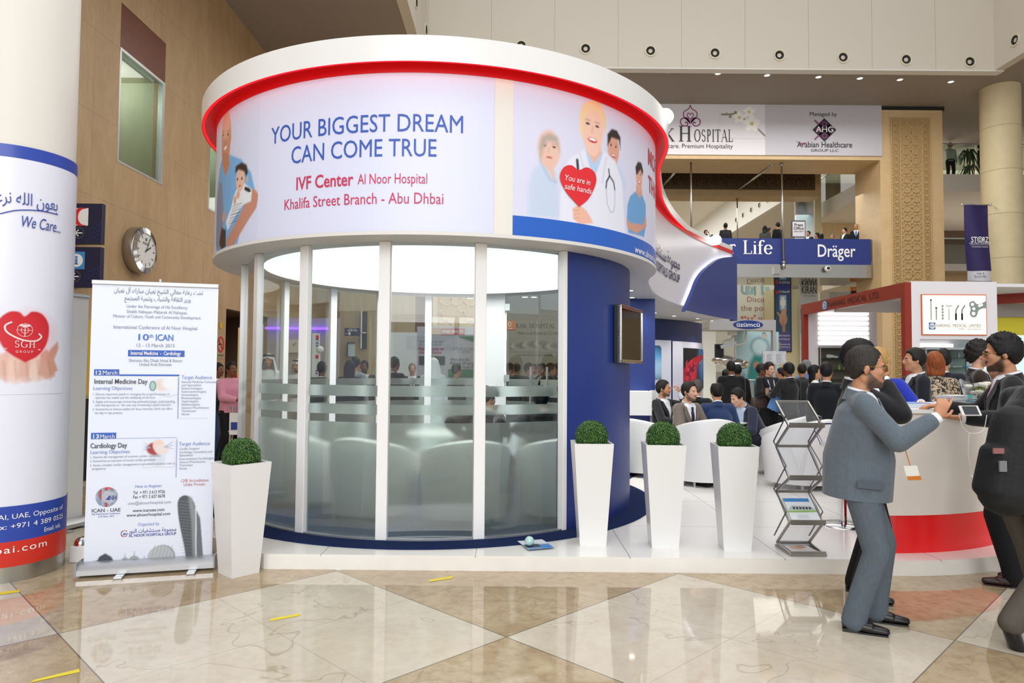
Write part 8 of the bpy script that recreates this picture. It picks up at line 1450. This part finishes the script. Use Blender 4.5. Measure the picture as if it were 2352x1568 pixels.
# banners beneath the bridge
TY = 30.7; gx_, gz_ = (lambda p: xat(p, TY)), (lambda p: zat(1720, p, TY)); t = thing('hanging_sheet', 'pale hanging banner with teal patterned letters and brown words', 'banner', (gx_(1720), TY, 3)); m = MB(); m.box((gx_(1640), TY, 1.5), (gx_(1800), TY + .04, gz_(652))); m.build('sheet', mat('sheet_pale', '#d3d4c8', .6), t)
fT = plane_fn((0, TY - .01, 0), (1, 0, 0)); TE = mat('ink_teal', '#4f9fb0', .5); BRN = mat('ink_tan', '#a07458', .5); m = MB()
L_ = lambda pts, w_: stroke2(m, [(gx_(a), gz_(b_)) for a, b_ in pts], w_ * .0184, fT)
for k in range(4): L_([(1684 + k * 2, 655), (1684 + k * 2, 674 + k)], 1.1); L_([(1714 + k * 2.4, 656), (1714 + k * 2.4, 677)], 1.1)
for k in range(3): L_([(1703 + k * 2, 655), (1703 + k * 2, 668), (1706 + k * 2, 674 - k), (1712 + k, 676 - 2 * k)], 1.1); L_([(1723 + k * 6, 657), (1727 + k * 2, 664), (1723 + k * 3, 676)], 1.1); L_([(1750 + k * 2, 655), (1750 + k * 2, 676)], 1.1); L_([(1758 + k * 4, 658), (1762 + k * 4, 668), (1771 + k * 2, 677)], 1.1)
[ring2(m, gx_(1735), gz_(660 + k * 4), .02, .045, fT, n=12) for k in range(5)]; m.build('patterned_letters', TE, t)
m = MB(); text(m, 'Discover', fT, gx_(1717), gz_(693), gz_(681) - gz_(693), w=gx_(1780) - gx_(1717), align='l'); text(m, 'the potential', fT, gx_(1702), gz_(713), gz_(701) - gz_(713), w=gx_(1802) - gx_(1702), align='l'); m.build('brown_lettering', BRN, t); m = MB(); [ring2(m, gx_(a), gz_(b_), .001, .055, fT, n=12) for a, b_ in ((1712, 728), (1719, 731), (1728, 731), (1734, 725))]; rect(m, gx_(1702), gz_(732), gx_(1708), gz_(726), fT); text(m, 'ta expo', fT, gx_(1742), gz_(735), gz_(726) - gz_(735), w=gx_(1782) - gx_(1742), align='l', bold=.02); m.build('coral_logo', mat('ink_coral', '#c9705f', .5), t)
MY = 29.42; mx_, mz_ = (lambda p: xat(p, MY)), (lambda p: zat(1800, p, MY)); t = thing('pillar_poster', 'tall dark blue poster of a raised hand hung on the pale pillar', 'poster', (mx_(1800), MY, 4)); m = MB(); m.box((mx_(1781), MY, mz_(808)), (mx_(1819), MY + .08, mz_(650))); m.build('case', BLACK, t)
ar = Art(mx_(1781.5), mz_(806), mx_(1816.5), mz_(652), 34, '#3d5a78'); ax_ = lambda a: mx_(1781.5 + 35 * a); az_ = lambda b_: mz_(b_); ar.grad(az_(652), az_(700), '#2f3f78', .8); ar.poly([(ax_(0), az_(652)), (ax_(1), az_(652)), (ax_(1), az_(662)), (ax_(0), az_(665))], '#3a3a86', .03); ar.poly([(ax_(.3), az_(712)), (ax_(.72), az_(712)), (ax_(.72), az_(678)), (ax_(.3), az_(678))], '#a9c4dc', .06); ar.poly([(ax_(.42), az_(708)), (ax_(.6), az_(708)), (ax_(.6), az_(682)), (ax_(.42), az_(682))], '#eef2f4', .04); ar.poly([(ax_(.32), az_(701)), (ax_(.7), az_(701)), (ax_(.7), az_(689)), (ax_(.32), az_(689))], '#eef2f4', .04)
ar.ell(ax_(.52), az_(732), .17, .3, '#c79a7c', .2); [ar.line([(ax_(.44 + k * .07), az_(722)), (ax_(.42 + k * .09), az_(711 + (k == 0) * 3))], .06, '#d3a88a', .03) for k in range(4)]; ar.line([(ax_(.36), az_(728)), (ax_(.16), az_(718))], .06, '#d3a88a', .03); ar.poly([(ax_(.44), az_(736)), (ax_(.62), az_(736)), (ax_(.66), az_(762)), (ax_(.46), az_(762))], '#b98a6c', .04); ar.poly([(ax_(0), az_(806)), (ax_(1), az_(806)), (ax_(1), az_(763)), (ax_(0), az_(765))], '#5d5a96', .02); ar.poly([(ax_(.05), az_(802)), (ax_(.3), az_(802)), (ax_(.3), az_(786)), (ax_(.05), az_(786))], '#c9a878', .06); ar.poly([(ax_(.02), az_(674)), (ax_(.25), az_(674)), (ax_(.25), az_(668)), (ax_(.02), az_(668))], '#c23a3a', .02); ar.sheet(plane_fn((0, MY - .012, 0), (1, 0, 0)), 'printed_face', t)
m = MB(); fM = plane_fn((0, MY - .02, 0), (1, 0, 0)); text(m, '26 - 29 January 2015', fM, mx_(1815), mz_(672), mz_(667) - mz_(672), w=mx_(1815) - mx_(1791), align='r', bold=.02); text(m, 'info@matrade.gov.my', fM, mx_(1799), mz_(772), .075, w=mx_(1814) - mx_(1783)); text(m, 'www.matrade.gov.my', fM, mx_(1799), mz_(780), .075, w=mx_(1814) - mx_(1783)); text(m, 'Malaysia External Trade', fM, mx_(1804), mz_(792), .06, w=mx_(1815) - mx_(1793)); text(m, 'Development Corporation', fM, mx_(1804), mz_(798), .06, w=mx_(1815) - mx_(1793)); m.build('lettering', INKW, t)
KY = 29.0; kx_, kz_ = (lambda p: xat(p, KY)), (lambda p: zat(1858, p, KY)); t = thing('hanging_sheet', 'pale banner with dark capital letters hanging past the terracotta beam', 'banner', (kx_(1858), KY, 3)); m = MB(); m.box((kx_(1838), KY, .5), (kx_(1880), KY + .04, kz_(648))); m.build('sheet', mat('sheet_grey', '#c6c9c7', .6), t); fK = plane_fn((0, KY - .01, 0), (1, 0, 0)); m = MB(); text(m, 'KIRAN', fK, kx_(1860), kz_(674), kz_(657) - kz_(674), w=kx_(1877) - kx_(1843), bold=.02); text(m, 'X-RAY', fK, kx_(1851), kz_(795), .1, w=.4); text(m, 'RADIATION', fK, kx_(1854), kz_(803), .1, w=.5); m.build('capital_lettering', INKK, t); m = MB(); text(m, 'A TRIVITRON ENTERPRISE', fK, kx_(1860), kz_(681), kz_(678) - kz_(681), w=kx_(1874) - kx_(1847)); m.build('strapline', TE, t)
ar = Art(kx_(1839), kz_(765), kx_(1879), kz_(702), 30, '#c6c9c7'); ar.ell(kx_(1844), kz_(722), .16, .28, '#6d7690', .3); ar.ell(kx_(1862), kz_(740), .5, .5, '#9fc4c8', .8); ar.grad(kz_(765), kz_(738), '#5fa9b0', .8); ar.sheet(fK, 'face_picture', t)
OY = 28.2; ox_, oz_ = (lambda p: xat(p, OY)), (lambda p: zat(1990, p, OY)); t = thing('direction_sign', 'orange and blue concourse direction sign above the terracotta beam', 'sign', (ox_(1990), OY, oz_(670))); m = MB(); m.box((ox_(1957), OY, oz_(668)), (ox_(2030), OY + .1, oz_(659))); m.build('orange_board', mat('sign_orange', '#d97a25', .5), t); m = MB(); m.box((ox_(1957), OY, oz_(682)), (ox_(2030), OY + .1, oz_(668))); m.build('navy_board', NAVY, t); m = MB(); text(m, 'Concourse 2, G', plane_fn((0, OY - .01, 0), (1, 0, 0)), ox_(1963), oz_(666.5), oz_(661.5) - oz_(666.5), w=ox_(2014) - ox_(1963), align='l', bold=.02); m.build('lettering', INKW, t); m = MB(); [m.tube([(ox_(p), OY + .05, oz_(659)), (ox_(p), OY + .05, gz[0] + .02)], .015, 6) for p in (1966, 2020)]; m.build('hanger', STEEL, t)
m = MB(); m.box((xat(1885, 30.4), 30.4, 0), (px0 + .2, 30.6, 5.1)); struct(m.build('wall_under_bridge', mat('putty_wall', '#b9b2a0', .6)))
m = MB(); m.box((-0.7, 33.5, 0), (xat(1640, 33.5), 33.7, 5.0)); struct(m.build('wall_under_far', mat('putty_wall', '#b9b2a0')))
# potted palm on the topmost floor
P_ = Vector((xat(2234, 30.3), 30.3, s2b)); t = thing('potted_palm', 'potted palm with drooping fronds on the topmost floor', 'plant', P_); m = MB(); m.lathe([(0, 0), (.2, 0), (.26, .45), (.22, .45), (.2, .4), (0, .4)], (P_.x, P_.y), 20); m.xform(Matrix.Translation((0, 0, P_.z))); m.build('pot', WHITE, t, 50); m = MB(); m.tube(spline([P_ + Vector((0, 0, .3)), P_ + Vector((.03, 0, 1.0)), P_ + Vector((-.02, 0, 1.35))], 5), .025, 8); m.build('trunk', mat('palm_trunk', '#5a4a30', .8), t, 180); m = MB(); g = np.random.default_rng(4)
for k in range(70):
    c = P_ + Vector((0, 0, 1.35 if k < 45 else .7)); a = g.uniform(0, 2 * PI); L_ = g.uniform(.4, .62); d_ = Vector((math.cos(a), math.sin(a), 0)); w_ = d_.cross(Vector((0, 0, 1))) * .035; p0_, p1_, p2_, p3_ = c, c + d_ * L_ * .4 + Vector((0, 0, g.uniform(.1, .28))), c + d_ * L_ * .8 + Vector((0, 0, g.uniform(-.2, .1))), c + d_ * L_ + Vector((0, 0, g.uniform(-.6, -.2))); m.add([p0_, p1_ + w_, p1_ - w_, p2_ + w_, p2_ - w_, p3_], [(0, 1, 2), (1, 3, 4, 2), (3, 5, 4)])
m.build('fronds', mat('palm_green', '#2c4a22', .6), t)
# ------------------------------------------------------------------ on the reception counter
def sheets(name, label, cat, px, py, Y, w_, d_, n_, h_, cols, rz=0.0, grp=None):
    P_ = at(px, py, Y); P_.z = kt; s_ = thing(name, label, cat, P_, rz, grp); g = np.random.default_rng(int(px))
    for k in range(n_): m = MB(); a, b_ = g.uniform(-.012, .012, 2); m.box((-w_ / 2 + a, -d_ / 2 + b_, k * h_ + .0005), (w_ / 2 + a, d_ / 2 + b_, (k + .9) * h_)); m.build('sheet', mat('paper_' + cols[k % len(cols)][1:], cols[k % len(cols)], .6), s_, None, True)
    return s_
sheets('brochure_pile', 'blue-topped pile of brochures on the counter by the gesturing hand', 'brochures', 2085, 935, 5.95, .30, .21, 7, .006, ['#dfe2e8', '#d7dbe4', '#e8eaee', '#c9d2e4', '#e4e6ea', '#dde2ee', '#7f9fd0'], .3)
sheets('brochure_pile', 'low pile of white brochures in the middle of the counter', 'brochures', 2148, 933, 6.1, .30, .21, 6, .006, ['#e8e8ea', '#dfe2e8', '#c4cede', '#ecebea'], -.2); sheets('brochure_pile', 'tall pile of curling white leaflets behind the other brochures', 'brochures', 2196, 922, 6.3, .24, .2, 16, .006, ['#ecebea', '#e4e4e8', '#d8dbe2'], .1); sheets('brochure_pile', 'small stack of clear-covered leaflets near the phone', 'brochures', 2192, 940, 5.95, .2, .15, 8, .006, ['#ecebea', '#e2e4e8'], .25)
P_ = at(2262, 930, 5.95); P_.z = kt; t = thing('flower_arrangement', 'bowl of white flowers in clear wrap with blue beads on the counter', 'flowers', P_); g = np.random.default_rng(8); m = MB()
for k in range(16): c = P_ + Vector((g.uniform(-.09, .13), g.uniform(-.1, .1), g.uniform(.08, .22))); [m.ball(c + Vector((.016 * math.cos(q), .016 * math.sin(q), .004)), (.022, .022, .016), 8) for q in np.linspace(0, 6.28, 5, endpoint=False)]; m.ball(c, (.018, .018, .02), 8, 1)
m.build('blooms', [mat('bloom_white', '#efeadb', .7), mat('bloom_cream', '#e0d49a', .7)], t, 180); m = MB(); m.lathe([(0, 0), (.08, 0), (.13, .06), (.12, .07)], (P_.x, P_.y), 24); m.xform(Matrix.Translation((0, 0, P_.z))); m.build('bowl', mat('bead_blue', '#2f7f9f', .3, bump=.8, bscale=90), t, 60); m = MB(); m.grid(lambda u, v: P_ + Vector(((.10 + .06 * v + .015 * math.sin(14 * u)) * math.cos(2 * PI * u) - .04, (.10 + .05 * v) * math.sin(2 * PI * u), .04 + .19 * v + .02 * math.sin(22 * u) * v)), 48, 5); m.build('clear_wrap', mat_glass('clear_wrap', '#f2f4f4', 3.0), t, 180); m = MB(); [m.tube([P_ + Vector((0, 0, .05)), P_ + Vector((g.uniform(-.1, .12), g.uniform(-.08, .08), .18))], .006, 6) for k in range(14)]; m.build('stems', mat('stem_green', '#7d8f3a', .6), t)
P_ = at(2228, 940, 5.75); P_.z = kt; t = thing('water_bottle', 'small clear water bottle with a turquoise cap on the counter', 'bottle', P_); m = MB(); m.lathe([(0, .0), (.03, 0), (.031, .05), (.028, .07), (.012, .095)], (P_.x, P_.y), 18); m.xform(Matrix.Translation((0, 0, P_.z))); m.build('bottle', mat_glass('bottle_clear', '#e4eeee', 1.5), t, 60); m = MB(); m.lathe([(.0, .118), (.016, .118), (.017, .09), (0, .09)], (P_.x, P_.y), 16); m.xform(Matrix.Translation((0, 0, P_.z))); m.build('cap', mat('cap_turquoise', '#4fc0b8', .4), t, 60)
# ------------------------------------------------------------------ seen through the glass room and by the doorway
def board(name, label, cat, px0, px1, py0, py1, Y, m_, foot=True):
    t = thing(name, label, cat, (xat((px0 + px1) / 2, Y), Y, 0)); m = MB(); m.box((xat(px0, Y), Y, zat(px0, py1, Y) if foot is None else 0.0), (xat(px1, Y), Y + .06, zat((px0 + px1) / 2, py0, Y))); m.build('panel', m_, t); return t, plane_fn((0, Y - .012, 0), (1, 0, 0)), (lambda p: xat(p, Y)), (lambda p: zat((px0 + px1) / 2, p, Y))
t, f, x_, z_ = board('exhibitor_board', 'pale yellow panel seen through the first glass pane', 'panel', 545, 579, 752, 0, 15.5, mat('panel_yellow', '#dcc78a', .6)); m = MB(); text(m, 'ADWEA', f, x_(566), z_(800), .12, w=.3); rect(m, x_(560), z_(812), x_(572), z_(806), f); m.build('lettering', mat('ink_orange', '#d08a4a', .5), t)
for i, (a, b_) in enumerate(((590, 601), (716, 732))):
    t, f, x_, z_ = board('rollup_display', 'narrow white panel with red squares behind the %s' % ('man in the white headcloth' if i == 0 else 'bald man'), 'banner', a, b_, 745 if i == 0 else 765, 0, 16.5, mat('panel_white', '#d9dade', .6)); m = MB(); [rect(m, x_(b_ - 8), z_(y_ + 8), x_(b_ - 1), z_(y_), f) for y_ in ((752, 805) if i == 0 else (770, 815))]; m.build('red_squares', RED, t); m = MB(); [rect(m, x_(b_ - 7), z_(y_ + 3), x_(b_ - 2), z_(y_), f) for y_ in (778, 786, 792, 850, 856)]; m.build('dark_marks', INKDB, t)
t, f, x_, z_ = board('exhibitor_stand', 'dim lilac stand front with a violet light line behind the white-robed men', 'exhibition stand', 612, 778, 730, 0, 19.5, mat('stand_lilac', '#a39b98', .6)); m = MB(); m.box((x_(612), 19.3, z_(757)), (x_(752), 19.5, z_(752))); m.build('violet_light', mat('violet_led', '#7a4fe0', .4, emit='#7040ff', estr=3.0), t); m = MB(); m.box((x_(660), 19.4, z_(810)), (x_(690), 19.48, z_(780))); m.build('cream_board', mat('board_cream', '#c9c4b4', .5), t); m = MB(); stroke2(m, [(x_(674), z_(794)), (x_(678), z_(791)), (x_(682), z_(788))], .05, plane_fn((0, 19.38, 0), (1, 0, 0))); m.build('emblem', INKG, t)
P_ = at(735, 803, 15.8); t = thing('balloon', 'white round balloon lamp above the bald man', 'balloon', P_); m = MB(); m.ball(P_, .09, 18); m.build('ball', mat('balloon_white', '#e4e6e6', .5), t, 180); m = MB(); m.tube([(P_.x, P_.y, 0), (P_.x, P_.y, P_.z - .08)], .012, 6); m.build('pole', WHITE, t)
t, f, x_, z_ = board('office_sign', 'dark blue office sign on the wall seen through the glass room', 'sign', 790, 825, 753, 771, 21.0, NAVY, None); m = MB(); text(m, "Organizer's Office", f, x_(808), z_(761), .06, w=x_(820) - x_(796)); text(m, arabic('مكتب التنظيم'), f, x_(808), z_(757.5), .07, w=x_(816) - x_(799)); rect(m, x_(799), z_(769), x_(804), z_(763), f); stroke2(m, [(x_(796), z_(766)), (x_(793), z_(766))], .02, f); m.build('lettering', INKW, t); m = MB(); m.tube([(x_(808), 21.03, z_(753)), (x_(808), 21.03, SZ)], .012, 6); m.build('hanger', STEEL, t)
m = MB(); m.box((xat(778, 22), 22, 0), (xat(950, 22), 22.2, SZ)); struct(m.build('wall_rear_stone', mat('rear_stone_tan', '#a8946f', .6, noise=.12, nscale=2, stretch=(3, 3, .4))))  # tan stone, mottled in tall streaks
t, f, x_, z_ = board('framed_poster', 'small framed poster in the wall above the long-haired woman', 'poster', 798, 814, 787, 818, 21.93, mat('poster_pale', '#c9dcdf', .5), None); m = MB(); [m.box(a, b_) for a, b_ in (((x_(797), 21.89, z_(788)), (x_(815), 21.93, z_(786))), ((x_(797), 21.89, z_(820)), (x_(798.5), 21.93, z_(786))))]; m.build('frame', BLACK, t)
t, f, x_, z_ = board('tall_window_frame', 'tall dark window frame in the stone wall beyond the glass room', 'window frame', 829, 841, 715, 800, 21.93, mat('dark_pane', '#3a3c38', .2), None); m = MB(); m.box((x_(828), 21.88, z_(800)), (x_(830), 21.93, z_(714))); m.box((x_(828), 21.88, z_(765)), (x_(840), 21.93, z_(763))); m.build('bright_edge', WHITE, t)
t, f, x_, z_ = board('exhibitor_stand', 'white stand wall seen through the middle pane', 'exhibition stand', 880, 960, 763, 0, 17.5, mat('stand_bluewhite', '#dfe6ee', .5))
t, f, x_, z_ = board('health_banner', 'lilac exhibition banner with a red title strip seen through the middle pane', 'banner', 957, 1112, 750, 0, 15.2, mat('banner_lilac', '#c3c3d2', .6)); m = MB(); rect(m, x_(1012), z_(769), x_(1067), z_(754), f); m.build('red_strip', mat('strip_red', '#b8283c', .5), t); m = MB(); rect(m, x_(990), z_(768), x_(1011), z_(753), f); m.build('tan_square', mat('tan_square', '#c08a5a', .5), t); f2 = plane_fn((0, 15.18, 0), (1, 0, 0)); m = MB(); text(m, 'ARAB HEALTH', f2, x_(1014), z_(764), .06, w=x_(1063) - x_(1014), align='l', bold=.03); m.build('title', INKW, t)
m = MB(); text(m, 'Are you a dealer', f, x_(962), z_(787), .06, align='l', w=.55); text(m, 'or distributor?', f, x_(962), z_(794), .06, align='l', w=.5); text(m, 'FUTURE OF SURGERY', f, x_(1040), z_(803), .05, align='l', w=.58); text(m, 'ZONE', f, x_(1070), z_(810), .05, w=.16); m.build('grey_lettering', INKG, t); m = MB(); text(m, 'Enjoy access to', f, x_(962), z_(804), .065, align='l', w=.55, bold=.02); text(m, 'your exclusive', f, x_(962), z_(812), .065, align='l', w=.5, bold=.02); m.build('red_lettering', mat('strip_red', '#b8283c'), t); m = MB(); text(m, 'What does the', f, x_(1034), z_(828), .06, align='l', w=.42); text(m, 'future of surgery', f, x_(1034), z_(837), .075, align='l', w=.66, shear=.2); text(m, 'look like', f, x_(1064), z_(846), .065, align='l', w=.3); rect(m, x_(962), z_(838), x_(1022), z_(818), f); m.build('black_lettering', INKK, t); m = MB(); shape(m, [(x_(1050), z_(772)), (x_(1112), z_(772)), (x_(1112), z_(783)), (x_(1085), z_(783))], f); rect(m, x_(1030), z_(866), x_(1090), z_(848), f); m.build('green_shapes', mat('banner_green', '#1f7a56', .5), t)
t, f, x_, z_ = board('hospital_panel', 'olive hospital panel with an emblem seen beyond the glass door', 'banner', 1163, 1300, 702, 0, 18.5, mat('panel_olive', '#8f8b7c', .6)); m = MB(); rak_emblem(m, f, x_(1236), z_(729), .15); m.build('emblem', mat('emblem_brown', '#6a4a48', .5), t); m = MB(); serif_line(m, 'RAK HOSPITAL', f, x_(1184), z_(753), .12, gap=.1); m.build('serif_lettering', SERIF, t); m = MB(); text(m, 'New Medical Tourism Destination', f, x_(1185), z_(713), .07, align='l', w=1.25); text(m, 'Visit us at Stand # CC100', f, x_(1188), z_(768), .08, align='l', w=1.1); text(m, 'ADVANCED HEALTHCARE', f, x_(1188), z_(817), .05, align='l', w=.95); m.build('lettering', INKK, t); ar = Art(x_(1170), z_(808), x_(1282), z_(774), 40, '#8f8b7c'); [ar.ell(x_(1175 + k * 9), z_(796 - (k * 37) % 9), .14, .08, ('#5f5c50', '#a8a496', '#77736a')[k % 3], .6) for k in range(12)]; ar.sheet(f, 'hospital_picture', t)
t, f, x_, z_ = board('hall_sign', 'orange and navy hall sign hanging by the white door jamb', 'sign', 1160, 1184, 697, 758, 17.0, NAVY, None); m = MB(); rect(m, x_(1160), z_(757), x_(1184), z_(728), f); m.build('orange_square', mat('sign_orange', '#d97a25'), t); m = MB(); text(m, '0', f2 if False else plane_fn((0, 16.97, 0), (1, 0, 0)), x_(1170), z_(750), .12); text(m, 'Hall', plane_fn((0, 16.97, 0), (1, 0, 0)), x_(1172), z_(756), .04); m.build('lettering', INKW, t); m = MB(); [rect(m, x_(1165 + k * 10), z_(720), x_(1171 + k * 10), z_(714), f) for k in range(2)]; m.build('tiles', mat('tile_cream', '#d8c890', .5), t)
# luggage cart and counters by the doorway
c = at(524, 1010, 11.0); c.z = 0; t = thing('hand_trolley', 'folding hand trolley with a wheel and a blue label beside the person in pink', 'trolley', c); m = MB(); m.tube([c + Vector((.0, 0, .1)), c + Vector((.06, 0, .95))], .015, 8); m.tube([c + Vector((.16, 0, .1)), c + Vector((.2, 0, .95))], .015, 8); [m.tube([c + Vector((0, 0, z)), c + Vector((.18, 0, z))], .012, 6) for z in (.3, .55, .93)]; m.build('frame', ALU, t); m = MB(); m.lathe([(.0, -.02), (.08, -.02), (.08, .02), (0, .02)], n=20); m.xform(Matrix.Translation(c + Vector((-.02, 0, .08))) @ Matrix.Rotation(PI / 2, 4, 'Y')); m.build('wheel', BLACK, t); m = MB(); m.box((c.x + .02, c.y - .02, .5), (c.x + .17, c.y + .02, .85)); m.build('load', WHITE, t); m = MB(); m.box((c.x + .05, c.y - .03, .58), (c.x + .15, c.y - .02, .7)); m.build('label', INKDB, t)
t = thing('low_counter', 'black low counter behind the roll-up banners', 'counter', (xat(196, 9.5), 9.5, 0)); m = MB(); m.box((xat(120, 9.5), 9.5, 0), (xat(225, 9.5), 10.1, zat(190, 915, 9.5))); m.build('body', BLACK, t); m = MB(); m.box((xat(118, 9.5), 9.46, zat(190, 915, 9.5)), (xat(226, 9.5), 10.12, zat(190, 912, 9.5))); m.build('top', STEEL, t)
t = thing('yellow_board', 'mustard yellow panel glimpsed between the two roll-up banners', 'panel', (xat(200, 11), 11, 0)); m = MB(); m.box((xat(150, 11), 11, 0), (xat(222, 11), 11.1, zat(200, 735, 11))); m.build('board', mat('mustard', '#c9a548', .6), t)
# sign over the entrance behind the camera: it shows mirrored in the glass
t = thing('entrance_sign', 'blue hall name sign on white doors, seen mirrored in the middle pane', 'sign', (-.2, -14, 2.5)); m = MB(); m.box((-2.6, -14.3, 0), (-1.0, -14.1, 3.4)); m.box((.55, -14.3, 0), (2.2, -14.1, 3.4)); m.box((-1.0, -14.3, 2.1), (.55, -14.1, 3.4)); m.build('white_wall', mat('bright_wall', '#f4f6fa', .6), t); m = MB(); m.box((-1.2, -14.1, 2.25), (.75, -14.05, 2.78)); m.build('blue_board', mat('plaza_blue', '#3c4a9a', .5), t); m = MB(); text(m, 'Plaza Hall', plane_fn((0, -14.04, 0), (-1, 0, 0)), .22, 2.38, .27, w=1.5, bold=.02); m.build('lettering', INKW, t)
